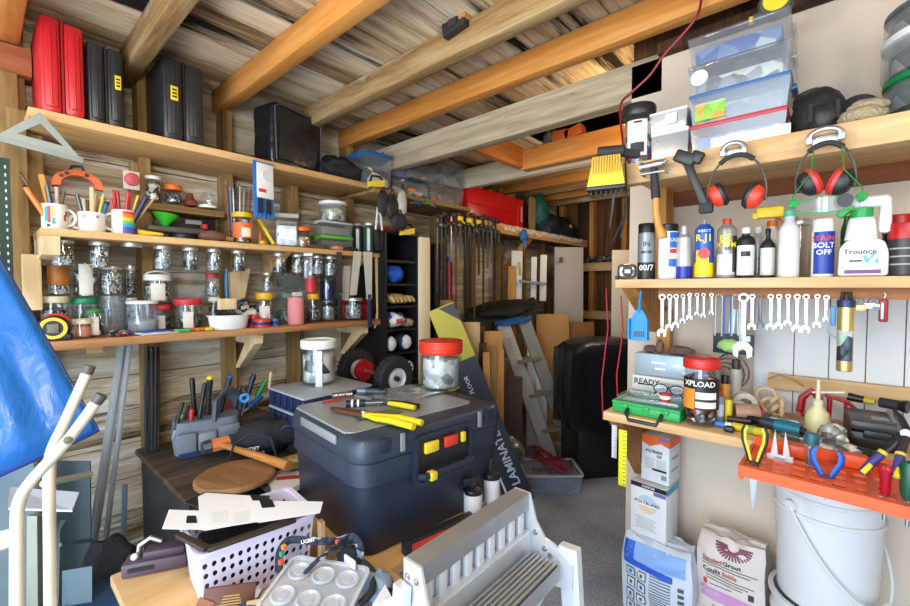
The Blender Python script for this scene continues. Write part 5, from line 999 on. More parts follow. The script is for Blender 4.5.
# green organiser case with clear lid and black handle
a, c = bz(611, 411), bz(678, 419); y0 = Y_RB+.022; a = Rloc(612, y0, ZB); c = Rloc(680, y0, ZB); w = c.x-a.x
t = thing('organizer_case', 'green organizer case with clear lid and black handle at bench edge', 'case', ((a.x+c.x)/2, y0+.075, ZB), 0); GC = M('#1f9a48', .4)
B().box((0, 0, .014), (w, .15, .028), bev=.005).obj('case_base', GC, t)
B().ring([(-w/2, -.075), (w/2, -.075), (w/2, .075), (-w/2, .075)], [(-w/2+.014, -.061), (w/2-.014, -.061), (w/2-.014, .061), (-w/2+.014, .061)], 'z', .028, .036).obj('rim', GC, t)
B().box((0, .002, .044), (w*.93, .125, .018), bev=.006).obj('clear_lid', GLC, t)
B().tube([(-w*.25, -.075, .016), (-w*.25, -.090, .006), (-w*.2, -.098, -.012), (w*.2, -.098, -.012), (w*.25, -.090, .006), (w*.25, -.075, .016)], .006).obj('handle', BLACK, t)
for x in (-.3, .02, .3): B().box((w*x, -.077, .024), (.018, .006, .014), bev=.002).obj('latch', GC, t)
p = Rloc(665, Y_RB+.05, ZB+.054)
t = thing('tape_roll', 'small red roll standing on the green organizer case', 'tape', p, facing(p)); B().lathe([(.006, 0), (.016, 0), (.016, .024), (.006, .024), (.006, 0)], 22).obj('roll', M('#b5201c', .45), t); B().lathe([(.0163, .007), (.0165, .008), (.0165, .016), (.0163, .017)], 22).obj('band', WHT, t)
# READY box, tin box, glasses
y1 = 1.545
a, c = Rloc(632, y1, ZB), Rloc(686, y1, ZB); w = c.x-a.x; hh = oy(645, 376, y1).z-ZB
t = thing('carton', 'white flat carton with black READY print behind green case', 'box', ((a.x+c.x)/2, y1+.06, ZB), 0)
B().box((0, 0, hh/2), (w, .12, hh), bev=.002).obj('carton_body', M('#d5d3cc', .6), t); B().box((0, -.0605, hh*.28), (w, .001, hh*.34)).obj('dark_band', BK, t); text('READY', hh*.30, BK, t, (-w*.22, -.0606, hh*.78)); text('HANDY BOX', hh*.2, WHT, t, (-w*.22, -.0615, hh*.3))
b = B()
for i in range(16): b.box((w*.04+i*.0042, -.0606, hh*.72), (.0022 if i % 3 else .003, .0008, hh*.26))
b.obj('print', GREY, t)
zt = ZB+hh+.001; a, c = Rloc(634, y1+.01, zt), Rloc(702, y1+.01, zt); w = c.x-a.x; h2 = oy(650, 354, y1+.01).z-zt
t = thing('tin_box', 'silver blue metal box lying on the white carton', 'box', ((a.x+c.x)/2, y1+.07, zt), 0)
B().box((0, 0, h2/2), (w, .11, h2), bev=.003).obj('box_body', M('#9fb0b8', .4, .35, .1, 8), t)
for k, (x, z, l) in enumerate(((-.12, .62, .22), (.22, .55, .28), (-.1, .35, .16), (.3, .28, .15))): B().box((w*x, -.0555, h2*z), (w*l, .001, h2*.08)).obj('print', WHT, t)
zt2 = zt+h2+.001
for k, (px, r, sd, lab) in enumerate(((650, (.022, .02, .014), 3, 'brown driftwood lump on left of the silver box'), (660, (.014, .014, .026), 5, 'upright brown wooden knob on the silver box'), (681, (.04, .022, .016), 7, 'long brown wooden lump right on the silver box'))):
    p = Rloc(px, y1+.05, zt2); tagm(B().blob((0, 0, r[2]*.9), r, sd, .25, floor=0).obj('wood_lump', M('#6d5648', .8, 0, .3, 40, .4)), lab, 'wood', loc=p)
p = Rloc(667, y1-.05, ZB); 
t = thing('eyeglasses', 'black framed eyeglasses leaning before the white carton', 'glasses', (p.x, y1-.035, oy(667, 389, y1-.03).z), .1)
for s_ in (-1, 1): B().tube([(s_*.024+.021*math.cos(a), 0, .015*math.sin(a)) for a in [2*PI*i/18 for i in range(18)]], .002, 6, closed=True).obj('rim', BK, t); B().lathe([(0, -.0006), (.0205, -.0006), (.0205, .0006), (0, .0006)], 18, m=T(s_*.024, 0, 0, PI/2) @ Matrix.Diagonal((1, .72, 1, 1))).obj('lens', GLC, t)
B().tube([(-.045, 0, .004), (-.055, .002, .008), (-.09, -.02, .012)], .002).obj('temple', BK, t); B().tube([(.045, 0, .004), (.06, -.01, 0), (.08, -.03, -.01)], .002).obj('temple', BK, t); B().tube([(-.003, 0, .006), (.003, 0, .006)], .002).obj('bridge', BK, t)
# big jar of fixings
p = Rloc(700.5, Y_RB+.065, ZB); H = S(66, p); D = S(36, p)/stretch(p)
t = jar('large clear jar with red lid and black label of fixings on bench', p, D, H, M('#c42a20', .4), .15, bits(['#1d1d20', '#d9d9dc', '#c24030', '#8a8a8e', '#2f3034', '#19191b'], 95, .5, .1), 'drill_screws', 'large red-lidded jar on bench', .92, lid_r=1.06, neck=.95); R = D/2
B().patch(R*1.012, -1.3, 1.3, H*.56, H*.72).obj('label', BK, t); B().patch(R*1.012, -1.3, -.35, H*.26, H*.56).obj('label', M('#d98a2a', .5), t); B().patch(R*1.012, -.35, 1.3, H*.26, H*.56).obj('label', M('#2a2426', .5), t)
B().patch(R*1.02, -.3, .9, H*.42, H*.52).obj('label', WHT, t); B().patch(R*1.02, -.3, .9, H*.29, H*.38).obj('label', WHT, t); text('XPLOAD', H*.11, WHT, t, (0, 0, H*.64), -.1, bend=R*1.03)
# clutter behind the jar
def cyl_item(name, label, cat, p, D, H, mat, capm=None, capk=.75, caph=.18, bandm=None, extra=None):
    t = thing(name, label, cat, p, facing(p)); R = D/2
    B().lathe([(0, 0), (R*.97, 0), (R, H*.03), (R, H*(1-caph)*.95), (R*.9, H*(1-caph)), (0, H*(1-caph))], 20).obj('body', mat, t)
    if capm: B().lathe([(0, H*(1-caph)), (R*capk, H*(1-caph)), (R*capk, H*.98), (R*capk*.9, H), (0, H)], 18).obj('cap', capm, t)
    if bandm: B().patch(R*1.012, -1.3, 1.3, H*.25, H*.6).obj('label', bandm, t)
    return t
for px, y, w, h, mt, cp, bd, nm, lab in ((724, 1.50, 11, 44, M('#c98a20', .35), BK, None, 'amber_bottle', 'amber bottle standing behind the large red-lidded jar'), (717, 1.44, 13, 34, M('#7f97a8', .4), M('#b5382c', .4), M('#c9d4da', .5), 'glue_can', 'blue grey can with red cap right of large red-lidded jar'), (728, 1.455, 8, 30, M('#d9c020', .4), None, None, 'yellow_block', 'yellow upright block beside the blue grey can'), (735, 1.62, 12, 52, M('#b9b4a8', .4), M('#3a3632', .5), None, 'pepper_can', 'pale can with dark top near the wall behind bench clutter')):
    p = Rloc(px, y, ZB); cyl_item('bottle' if 'bottle' in nm else 'can' if 'can' in nm else 'block', lab, 'bottle' if 'bottle' in nm else 'can' if 'can' in nm else 'block', p, S(w, p)/stretch(p), S(h, p), mt, cp, bandm=bd)
p = Rloc(722, 1.63, ZB); t = thing('tangled_wire', 'tangle of grey wire loops behind the amber bottle', 'wire', p, 0)
b = B()
for k in range(4): b.tube([((.03+.006*k)*math.cos(a)+.008*k, .012*math.sin(2*a+k), .10+.03*k*.3+(.04+.006*k)*math.sin(a)) for a in [2*PI*i/18 for i in range(18)]], .0028, 6, closed=True)
b.tube([(0, 0, 0), (.01, 0, .03), (0, 0, .07)], .003).obj('wire_loops', M('#6b6862', .5, .4), t)
def roll(name, label, px, y, z, R, W, mat, axis_rz, core=None, up=False):
    p = Rloc(px, y, z); t = thing(name, label, 'tape', p, axis_rz); m = T(0, 0, R, PI/2) if not up else T(0, 0, W/2)
    B().lathe([(R*.62, -W/2), (R*.97, -W/2), (R, -W*.46), (R, W*.46), (R*.97, W/2), (R*.62, W/2), (R*.62, -W/2)], 26, m=m).obj('roll', mat, t)
    B().lathe([(R*.55, -W/2-.001), (R*.62, -W/2-.001), (R*.62, W/2+.001), (R*.55, W/2+.001), (R*.55, -W/2-.001)], 22, m=m).obj('core', core or CREAM, t); return t
roll('masking_tape', 'cream roll of tape standing behind the brown paper roll', 744, 1.60, ZB, .035, .03, CREAM, .3)
roll('masking_tape', 'white ring of tape leaning beside the yellow block', 737, 1.53, ZB, .028, .018, M('#dcdad4', .5), .7)
p = Rloc(746, 1.50, ZB); t = thing('paper_roll', 'shiny brown tape roll with red end on bench', 'tape', p, .35)
B().lathe([(.010, -.03), (.027, -.03), (.028, -.027), (.028, .027), (.027, .03), (.010, .03)], 24, m=T(0, 0, .028, 0, PI/2)).obj('roll', M('#b08a72', .25, 0, .15), t); B().lathe([(.0, .030), (.027, .030), (.027, .036), (.0, .036)], 22, m=T(0, 0, .028, 0, PI/2)).obj('red_end', M('#a01c1c', .4), t)
# beige rubber rings
for k, (px, yy, R, lab) in enumerate(((766, 397, .024, 'large beige looped rubber ring leaning on ledger'), (769, 405, .018, 'middle beige rubber loop in front of the large ring'), (777, 403, .013, 'small upper beige rubber ring right of the loops'), (777, 411, .012, 'small lower beige rubber ring right of the loops'))):
    p = oy(px, yy, 1.60-.015*k); p.z = max(p.z, ZB+R+.006)
    tagm(B().tube([(R*math.cos(a), .006*math.sin(2*a), R*1.15*math.sin(a)) for a in [2*PI*i/20 for i in range(20)]], .006, 8, closed=True).obj('rubber_ring', M('#c9ab84', .6, 0, .12)), lab, 'ring', 'beige rubber rings on the bench', loc=p, rz=.2*k-.2)
# teal tool, black/yellow tools
def barrel(name, label, cat, p0, p1, segs, z=None):
    p0, p1 = V(p0), V(p1); t = thing(name, label, cat, p0, 0); d = p1-p0
    for k, (a, b, r0, r1, mt, nm) in enumerate(segs): B().tube([d*a, d*(a*.6+b*.4), d*b], [r0, (r0+r1)/2, r1], 12).obj(nm, mt, t)
    return t
p0, p1 = Rloc(748, 1.46, ZB+.024), Rloc(806, 1.43, ZB+.022)
barrel('heat_gun', 'teal and black barrel shaped tool lying on the bench', 'tool', p0, p1, ((0, .3, .010, .013, BK, 'nose'), (.25, .55, .015, .018, M('#2b3a44', .4), 'body'), (.5, .93, .018, .020, M('#0f6f86', .4), 'grip'), (.93, 1, .014, .008, BK, 'end_cap')))
p0, p1 = Rloc(733, 1.40, ZB+.012), Rloc(770, 1.385, ZB+.012)
barrel('spirit_level', 'yellow rounded handle lying at front edge of bench', 'tool', p0, p1, ((0, 1, .011, .012, M('#cdb41a', .4), 'body'), (.45, .6, .0125, .0125, M('#8a9a20', .4), 'window')))
p0, p1 = Rloc(716, 1.40, ZB+.010), Rloc(732, 1.40, ZB+.010)
barrel('marker', 'blue marker with pale band beside the large jar', 'pen', p0, p1, ((0, .6, .009, .009, BLUE, 'barrel'), (.6, 1, .010, .010, WHT, 'cap')))
p0, p1 = Rloc(728, 1.43, ZB+.022), Rloc(752, 1.42, ZB+.028)
barrel('socket_driver', 'dark brown round bar lying behind the yellow handle', 'tool', p0, p1, ((0, 1, .009, .009, M('#3a2624', .4), 'bar'), (.8, 1, .011, .011, BK, 'end')))
p = bp_(729, 1.375); tagm(B().box((0, 0, .008), (.024, .022, .016), bev=.005).obj('black_cap', BK), 'small square black cap left of the yellow handle', 'cap', loc=p)  # a square black cap, not a stopper
for k, (a_, b_, y, mt, lab) in enumerate(((752, 790, 1.50, M('#2f4a58', .4), 'dark blue screwdriver lying behind the teal tool'), (760, 800, 1.54, M('#6d6a60', .4), 'grey rod lying behind the dark blue screwdriver'), (782, 818, 1.40, M('#56605e', .4, .4), 'grey metal spanner lying right of the teal tool'))):
    barrel('screwdriver' if k == 0 else 'rod', lab, 'tool', Rloc(a_, y, ZB+.03-.008*k), Rloc(b_, y-.02, ZB+.03-.008*k), ((0, .5, .008, .009, mt, 'handle'), (.5, 1, .004, .004, STEEL, 'shaft')))
# glue bottle, red clamp
p = Rloc(817, 1.50, ZB); H = S(56, p); R = S(27, p)/stretch(p)/2
t = thing('glue_bottle', 'cream glue bottle with tall pointed spout on bench', 'bottle', p, facing(p))
B().lathe([(0, 0), (R*.95, 0), (R, .004), (R, H*.30), (R*.85, H*.42), (R*.4, H*.52), (R*.38, H*.56), (0, H*.56)], 24).obj('bottle_body', M('#d6cf9a', .35, 0, .06), t); B().lathe([(R*.42, H*.54), (R*.42, H*.62), (R*.2, H*.66), (R*.14, H), (0, H)], 16).obj('spout', M('#d9cfae', .4), t)
p = Rloc(824, 1.62, ZB); t = thing('spring_clamp', 'red bar clamp standing on bench behind the glue bottle', 'clamp', p, .1); RC = M('#a3141a', .35)
B().tube([(-.055, 0, .03), (-.05, 0, .075), (-.03, 0, .098), (-.012, 0, .075)], .010, 8).tube([(-.05, 0, .03), (-.03, 0, .02), (-.012, 0, .04), (-.012, 0, .08)], .009, 8).obj('handle', RC, t)
B().tube([(.0, 0, .09), (.05, 0, .075), (.075, 0, .05), (.075, 0, .01)], .005, 8).tube([(.01, 0, .01), (.012, 0, .08)], .005).tube([(.045, 0, .005), (.045, 0, .077)], .004).obj('frame', RC, t); B().bar((-.03, -.012, .096), (.04, -.012, .106), .008, .004).obj('white_strip', WHT, t)
p0, p1 = Rloc(768, 1.66, ZB+.11), Rloc(804, 1.66, ZB+.10); tagm(B().tube([(0, 0, 0), (p1-p0)*.3+V((0, 0, .02)), (p1-p0)*.7+V((0, 0, .015)), p1-p0], .003, 6).obj('cane', M('#a67a3e', .6)), 'thin curved brown cane arching before the ledger', 'cane', loc=p0)
# black drill case and the cable next to it
a, c = Rloc(846, 1.44, ZB), Rloc(905, 1.44, ZB); w = c.x-a.x
t = thing('tool_case', 'black hard case lying on bench beside purple-handled pliers', 'case', ((a.x+c.x)/2, 1.52, ZB), .06)
B().box((0, 0, .022), (w, .15, .044), bev=.01).obj('case_base', BK, t); B().box((0, .004, .057), (w*.99, .15, .026), bev=.01).obj('lid', M('#3d3a38', .4, 0, .1), t); B().box((0, -.077, .04), (w*.5, .01, .02), bev=.003).obj('latch', BK, t); B().box((w*.1, -.02, .0705), (w*.3, .03, .001)).obj('logo_plate', GREY, t)
barrel('chisel', 'black and yellow chisel lying behind the black hard case', 'chisel', Rloc(848, 1.64, ZB+.09), Rloc(875, 1.63, ZB+.085), ((0, .6, .012, .010, BK, 'handle'), (.6, 1, .010, .009, M('#b5a01c', .4), 'ferrule')))
barrel('flashlight', 'dark torch lying behind the hard case at right', 'torch', Rloc(880, 1.64, ZB+.085), Rloc(908, 1.62, ZB+.085), ((0, .7, .014, .014, BLACKR, 'body'), (.7, 1, .014, .018, BK, 'head')))
for k, (px, y, rr, lab) in enumerate(((832, 1.40, (.03, .02, .035), 'upright clear packet beside the screwdriver bit bottle'), (834, 1.365, (.05, .028, .018), 'flat clear bag of fixings above the orange tray'), (858, 1.37, (.035, .02, .014), 'dark clear packet in front of the hard case'))):
    p = Rloc(px, y, ZB); o = tagm(B().blob((0, 0, rr[2]*.8), rr, 40+k, .2, floor=0).obj('fixings_bag', bits(['#c9c4b8', '#8a8780', '#a9a6a0', '#5a5854', '#dad6cc'], 50, .3, .1) if k < 2 else M('#2a2c2c', .3)), lab, 'bag', loc=p)
# ------------------------------------------------------------------ orange tool rack on the bench front
xa = RX(743, 1.25, .88)+.004; ORR = M('#e0561a', .42, 0, .08, 10)
zt = .893; t = thing('tool_rack', 'orange slotted plastic tool rack fixed to bench front', 'rack', (0, 0, 0), 0)
X1 = .62; fr = [(xa+.008, 1.335), (xa+.002, 1.20), (xa+.012, 1.185), (xa+.3, 1.15), (X1, 1.12), (X1, 1.335)]
b = B()
# slotted plate built from strips so that the slots are real openings
ys = [1.15, 1.170, 1.190, 1.212, 1.232, 1.254, 1.274, 1.315, 1.335]
n = 22
for j in range(len(ys)-1):
    slot = j in (1, 3, 5)
    for i in range(n):
        x0, x1 = xa+.012+(X1-xa-.012)*i/n, xa+.012+(X1-xa-.012)*(i+1)/n
        y0, y1 = ys[j], ys[j+1]; s0 = -.05*max(0, 1-(y0-1.15)/.19)*(x0-xa); s1 = -.05*max(0, 1-(y0-1.15)/.19)*(x1-xa); e0 = -.05*max(0, 1-(y1-1.15)/.19)*(x0-xa); e1 = -.05*max(0, 1-(y1-1.15)/.19)*(x1-xa)
        if slot: x1 = x0+(x1-x0)*.30
        b.hexa([(x0, y0+s0, zt-.006), (x1, y0+s1, zt-.006), (x1, y1+e1, zt-.006), (x0, y1+e0, zt-.006), (x0, y0+s0, zt), (x1, y0+s1, zt), (x1, y1+e1, zt), (x0, y1+e0, zt)])
b.obj('slotted_plate', ORR, t)
yl = lambda x: 1.15-.05*(x-xa)
b = B()
for i in range(12):
    x0, x1 = xa+(X1-xa)*i/12, xa+(X1-xa)*(i+1)/12; b.bar((x0, yl(x0)-.003, zt-.009), (x1, yl(x1)-.003, zt-.009), .008, .024, bev=0)
b.bar((xa+.004, 1.145, zt-.014), (xa+.008, 1.335, zt-.014), .008, .032)
b.obj('lip', ORR, t)
for f in (.28, .56): x = xa+(X1-xa)*f; B().bar((x, yl(x), zt+.001), (x+.006, 1.32, zt+.001), .006, .004).obj('rib', M('#c84812', .4), t)
B().box(((xa+X1)/2, 1.332, zt+.008), (X1-xa-.02, .008, .03)).obj('back_rail', ORR, t)
B().box((Rloc(795, 1.31, zt).x, 1.30, zt+.016), (.04, .03, .03), bev=.004).obj('socket_block', ORR, t); B().box((Rloc(852, 1.31, zt).x, 1.31, zt+.016), (.05, .03, .03), bev=.004).obj('socket_block', ORR, t)
# tools in the rack
def pliers(label, px, py_piv, h_up, jaw, spread, mats, y, jawlen, jw, rz=0.):
    p = oy(px, py_piv, y); t = thing('pliers', label, 'pliers', p, rz); k = S(h_up, p)
    for s_ in (-1, 1):
        pts = [(s_*.003, 0, .0), (s_*spread*.42, 0, k*.10), (s_*spread*.60, 0, k*.30), (s_*spread*.95, 0, k*.62), (s_*spread*.98, 0, k*.85), (s_*spread*.80, 0, k)]
        B().tube(pts, [.0032, .0042, .0050, .0052, .0050, .004], 10).obj('handle', mats[0], t)
        B().tube([(q[0]*1.0-s_*.0034, -.004, q[2]) for q in pts[1:]], [.0022, .0030, .0032, .0030, .0022], 8).obj('handle_inlay', mats[1], t)
    B().cyl((0, -.007, -.004), (0, .007, -.004), .009).obj('pivot', DARKSTEEL, t)
    if jawlen: jl = S(jawlen, p); B().hexa([(-jw*.2, -.003, -jl), (jw*.2, -.003, -jl), (jw*.2, .003, -jl), (-jw*.2, .003, -jl), (-jw, -.005, -.004), (jw, -.005, -.004), (jw, .005, -.004), (-jw, .005, -.004)]).obj('jaws', STEEL, t)
    return t
pliers('needle nose pliers with yellow and black handles hanging in orange rack', 754, 464, 38, 0, .022, (M('#26261f', .5), M('#e0d23a', .5)), 1.18, 46, .009)
pliers('pliers with bright blue handles hanging in orange rack', 826, 478, 29, 0, .025, (M('#1c3f94', .4), M('#2f6fd0', .4)), 1.20, 22, .011)
p = oy(780, 456, 1.25); t = thing('calipers', 'white plastic calipers with two pointed jaws standing in orange rack', 'calipers', p, .0); k = S(26, p); WC = M('#cfc9c6', .4)
B().prism([(-.018, 0), (-.004, 0), (-.010, k)], 'y', -.003, .003).prism([(.005, 0), (.019, 0), (.009, k)], 'y', -.003, .003).box((0, 0, -.004), (.05, .008, .014), bev=.002).obj('jaws', WC, t); B().box((.0, -.006, -.006), (.02, .004, .008)).obj('scale', STEEL, t)
p = oy(811, 462, 1.25); H = S(33, p); R = S(14, p)/stretch(p)/2; p.z = zt+.002
t = thing('bit_bottle', 'clear bottle with teal cap and yellow contents in orange rack', 'bottle', p, facing(p)); B().lathe([(0, 0), (R*.9, 0), (R, .004), (R, H*.7), (0, H*.7)], 20).obj('glass', GLC, t); B().lathe([(0, H*.68), (R*1.12, H*.68), (R*1.12, H*.94), (R, H), (0, H)], 20).obj('cap', M('#175566', .4), t); B().cyl((0, 0, .004), (0, 0, H*.24), R*.8).obj('base', M('#27303c', .4), t); B().cyl((0, 0, H*.24), (0, 0, H*.6), R*.4).obj('yellow_core', YEL, t)
p = oy(885, 495, 1.165); h = S(31, p); t = thing('screwdriver', 'red translucent screwdriver handle standing in orange rack', 'screwdriver', p, 0); B().lathe([(.006, 0), (.008, h*.1), (.0085, h*.55), (.013, h*.75), (.0145, h*.88), (.011, h*.98), (0, h)], 14).obj('handle', M('#a3101f', .3), t); B().cyl((0, 0, -.05), (0, 0, 0), .003).obj('shaft', STEEL, t)
p = oy(908, 500, 1.15); h = S(40, p); t = thing('screwdriver', 'dark green screwdriver handle at right end of orange rack', 'screwdriver', p, 0); B().lathe([(.008, 0), (.012, h*.2), (.013, h*.8), (.010, h*.95), (0, h)], 14).obj('handle', M('#0f4a34', .35), t); B().cyl((0, 0, -.05), (0, 0, 0), .003).obj('shaft', STEEL, t)
# big groove joint pliers lying over the rack
pv = oy(905, 432, 1.22); t = thing('groove_pliers', 'large pliers with purple and yellow handles leaning at right', 'pliers', pv, 0)
for e, nm in ((oy(861, 473, 1.17), 'a'), (oy(896, 478, 1.15), 'b')):
    d = e-pv; B().tube([(0, 0, 0), d*.25, d*.5], [.010, .008, .007], 8, flat=.6).obj('arm', M('#3a3a3e', .4, .6), t); B().tube([d*.48, d*.75, d], [.0075, .0082, .0065], 10).obj('grip', M('#3d3a78', .5), t); B().tube([d*.48, d*.54], .0086, 10).tube([d*.78+V((0, -.004, 0)), d*.98+V((0, -.004, 0))], .0052, 8).obj('grip_accent', M('#e0bd1e', .5), t)
d1 = oy(893, 410, 1.24)-pv
B().tube([(0, 0, 0), d1*.5+V((0, 0, .006)), d1], [.013, .010, .006], 8, flat=.6).obj('jaw', M('#3a3a3e', .4, .6), t); B().bar(d1*.4+V((-.006, -.008, 0)), d1+V((-.006, -.004, 0)), .008, .006).obj('jaw_edge', STEEL, t); B().cyl((0, -.011, 0), (0, .008, 0), .008).obj('pivot', STEEL, t)
p = oy(908, 496, 1.13); 
# ------------------------------------------------------------------ below the bench
for k, (px, y0_, y1_, mt, lab, yy) in enumerate(((623, 430, 486, M('#d9d018', .5), 'bright yellow plastic ruler hanging from bench bracket', 1.33), (614.5, 425, 458, M('#c9c9c6', .4), 'white narrow ruler hanging behind the yellow ruler', 1.36))):
    a, c = oy(px, y0_, yy), oy(px, y1_, yy); h = a.z-c.z; w = S(8 if k == 0 else 5, a); o = B().box((0, 0, -h/2), (w, .003, h), bev=.001).obj('ruler', mt); tagm(o, lab, 'ruler', loc=a)
    b = B()
    for i in range(14): b.box((w*.25, -.0018, -h*(i+.5)/14), (w*.4, .0006, .0015))
    b.obj('scale_marks', BK, o)
def carton(label, px0, px1, yt, yb, y, d, rz, parts):
    a, c = oy(px0, yb, y), oy(px1, yb, y); w = (c.x-a.x); h = S(yb-yt, (a+c)/2); t = thing('carton', label, 'box', ((a.x+c.x)/2, y+d/2, a.z), rz)
    B().box((0, 0, h/2), (w, d, h), bev=.002).obj('carton_body', M('#d6d6d6', .6, 0, .04), t); parts(t, w, h, d); return t
def p1(t, w, h, d):
    f = -d/2-.0006
    B().prism([(-w/2, h), (w/2, h), (w/2, h*.80), (w*.2, h*.86), (-w*.2, h*.76), (-w/2, h*.84)], 'y', f-.0004, f).obj('orange_print', M('#e0601c', .5), t); B().box((w*.30, f-.0008, h*.95), (w*.36, .0006, h*.06)).obj('purple_tag', PURPLE, t)
    B().box((w/2+.0004, 0, h*.90), (.0008, d, h*.2)).obj('orange_print', M('#e0601c', .5), t); text('POLYBLEND', h*.085, BK, t, (-w*.03, f-.0006, h*.66), width=w*.6); text('GR', h*.08, BK, t, (w*.15, f-.0006, h*.575)); B().box((w*.16, f, h*.28), (w*.5, .0008, h*.045)).obj('black_bar', BK, t)
    b = B()
    for i in range(7): b.box((-w*.2, f, h*(.50-.035*i)), (w*.34, .0005, h*.010)); b.box((w*.22, f, h*(.50-.03*i)), (w*.34, .0005, h*.008))
    b.obj('print', GREY, t); b = B()
    for i in range(8): b.box((w*.24+i*w*.024, f, h*.15), (w*.012, .0005, h*.10))
    b.obj('bar_code', BK, t)
    for z in (.3, .55): B().box((w/2+.0004, .0, h*z), (.0006, d*.6, h*.05)).obj('side_print', GREY, t)
def p2(t, w, h, d):
    f = -d/2-.0006
    B().box((0, f, h*.965), (w, .0008, h*.07)).obj('black_bar', BK, t); B().box((0, f, h*.035), (w, .0008, h*.07)).obj('black_bar', BK, t); text('CUSTOM', h*.05, WHT, t, (0, f-.0008, h*.965)); text('CUSTOM', h*.045, WHT, t, (0, f-.0008, h*.035)); B().box((w*.32, f, h*.89), (w*.34, .0008, h*.06)).obj('purple_tag', PURPLE, t)
    b = B(); b2 = B()
    for i in range(15):
        z = h*(.54+.28*i/14); hw = math.sqrt(max(.02, 1-((i-7)/7.5)**2))*w*.27
        (b if i < 8 else b2).box((-w*.02, f, z), (hw*2, .0005, h*.008))
    b.obj('emblem', M('#e0b04a', .5), t); b2.obj('emblem', M('#5fb5c4', .5), t)
    B().box((-w*.02, f-.0006, h*.695), (w*.72, .0005, h*.075)).obj('white_patch', M('#dedede', .6), t); text('POLYBLEND', h*.066, BK, t, (-w*.02, f-.0012, h*.70), width=w*.7); b = B()
    for i in range(7): b.box((-w*.06, f, h*(.45-.03*i)), (w*(.6-.05*(i % 3)), .0005, h*.007))
    b.obj('print', GREY, t); B().box((w/2+.0004, 0, h*.95), (.0008, d, h*.10)).obj('teal_print', M('#3a9ab5', .5), t); B().box((w/2+.0004, 0, h*.035), (.0008, d, h*.07)).obj('black_bar', BK, t)
carton('upper grout carton with orange top stacked under the bench', 642, 671, 432, 479, 1.555, .10, -.10, p1)
carton('lower larger white grout carton with rainbow emblem standing on blue bag', 631, 668, 478, 540, 1.54, .11, -.10, p2)
def sack(label, px0, px1, ytop, y, d, mat, parts, sd, rz=0):
    z0_ = .125; zt_ = oy((px0+px1)/2, ytop, y).z; a, c = Rloc(px0, y, zt_*.7), Rloc(px1, y, zt_*.7); w = c.x-a.x; h = zt_-z0_-.022; t = thing('cement_bag', label, 'bag', ((a.x+c.x)/2, y+d/2, z0_), rz)
    bm = bmesh.new(); bmesh.ops.create_cube(bm, size=1); bmesh.ops.subdivide_edges(bm, edges=bm.edges[:], cuts=12, use_grid_fill=True)
    for v in bm.verts:
        x, y_, z = v.co; ez = (1-max(0, (abs(z)*2-.55)/.45)**3*.42); ex = 1-.22*(abs(x)*2)**3
        p = V((x*w*(1-.06*(abs(z)*2)**4), y_*d*ez*ex*1.1, (z+.5)*h)); nn = noise.noise(p*16+V((sd, sd, 0)))*.010+noise.noise(p*45+V((0, sd, 0)))*.004
        p.y += nn*(1 if y_ > 0 else -1)-.0; p.x += noise.noise(p*12+V((0, 0, sd)))*.008; p.z = max(0, p.z+(noise.noise(V((x*5+sd, y_*5, 0)))*.012 if z > .3 else 0)); v.co = p
    b = B(); b.bm(bm); o = b.obj('sack', mat, t, 60)
    from mathutils.bvhtree import BVHTree
    tree = BVHTree.FromPolygons([V(q) for q in b.v], b.f)
    def drape(me_o, off):
        for v in me_o.data.vertices:
            hit = tree.ray_cast(V((v.co.x, -.5, v.co.z)), V((0, 1, 0)))
            if hit[0]: v.co.y = hit[0].y-off+ (v.co.y if abs(v.co.y) < .002 else 0)
    def band(x0, x1, z0, z1, mt, nm='printed_band', sk=0, off=.0015):
        o2 = B().sheet(lambda u, q: ((x0+(x1-x0)*u)*w, 0, (z0+(z1-z0)*q+sk*(u-.5))*h), 18, 8, .0004).obj(nm, mt, t); drape(o2, off); return o2
    def txt(s_, size, mt, x, z, width=None, ang=0):
        o2 = text(s_, size*h, mt, t, width=width*w if width else None, name='lettering'); 
        for v in o2.data.vertices:
            xx, zz = v.co.x, v.co.z; v.co = (x*w+xx*math.cos(ang)-zz*math.sin(ang), 0, z*h+xx*math.sin(ang)+zz*math.cos(ang))
        drape(o2, .003)
    parts(band, txt, t, w, h); return t
def s1(band, txt, t, w, h):
    LB = M('#7fa6dc', .5, 0, .08); DBL = M('#2456c0', .5)
    band(-.46, .42, .745, .955, LB); band(-.46, -.30, .70, .95, DBL, off=.0025); band(-.44, .26, .685, .755, DBL, sk=-.05, off=.0025); txt('FIN', .10, LB, -.38, .83, ang=PI/2)
    for i in range(2):
        for j in range(4):
            band(-.42+.17*i, -.28+.17*i, .555-.135*j, .665-.135*j, M('#3a4048', .6), 'pictogram_frame'); band(-.405+.17*i, -.295+.17*i, .568-.135*j, .652-.135*j, M('#b9d4ee' if (i+j) % 2 == 0 else '#d4d8dc', .6), 'pictogram', off=.0025)
            band(-.37+.17*i, -.33+.17*i, .59-.135*j, .63-.135*j, M('#4a5560', .6), 'pictogram', off=.0035)
    for i in range(15): band(-.06, .24, .655-.032*i, .667-.032*i, M('#5a6068', .7), 'print')
    for i in range(6): band(.33, .41, .60-.07*i, .64-.07*i, M('#4a5058', .7), 'print')
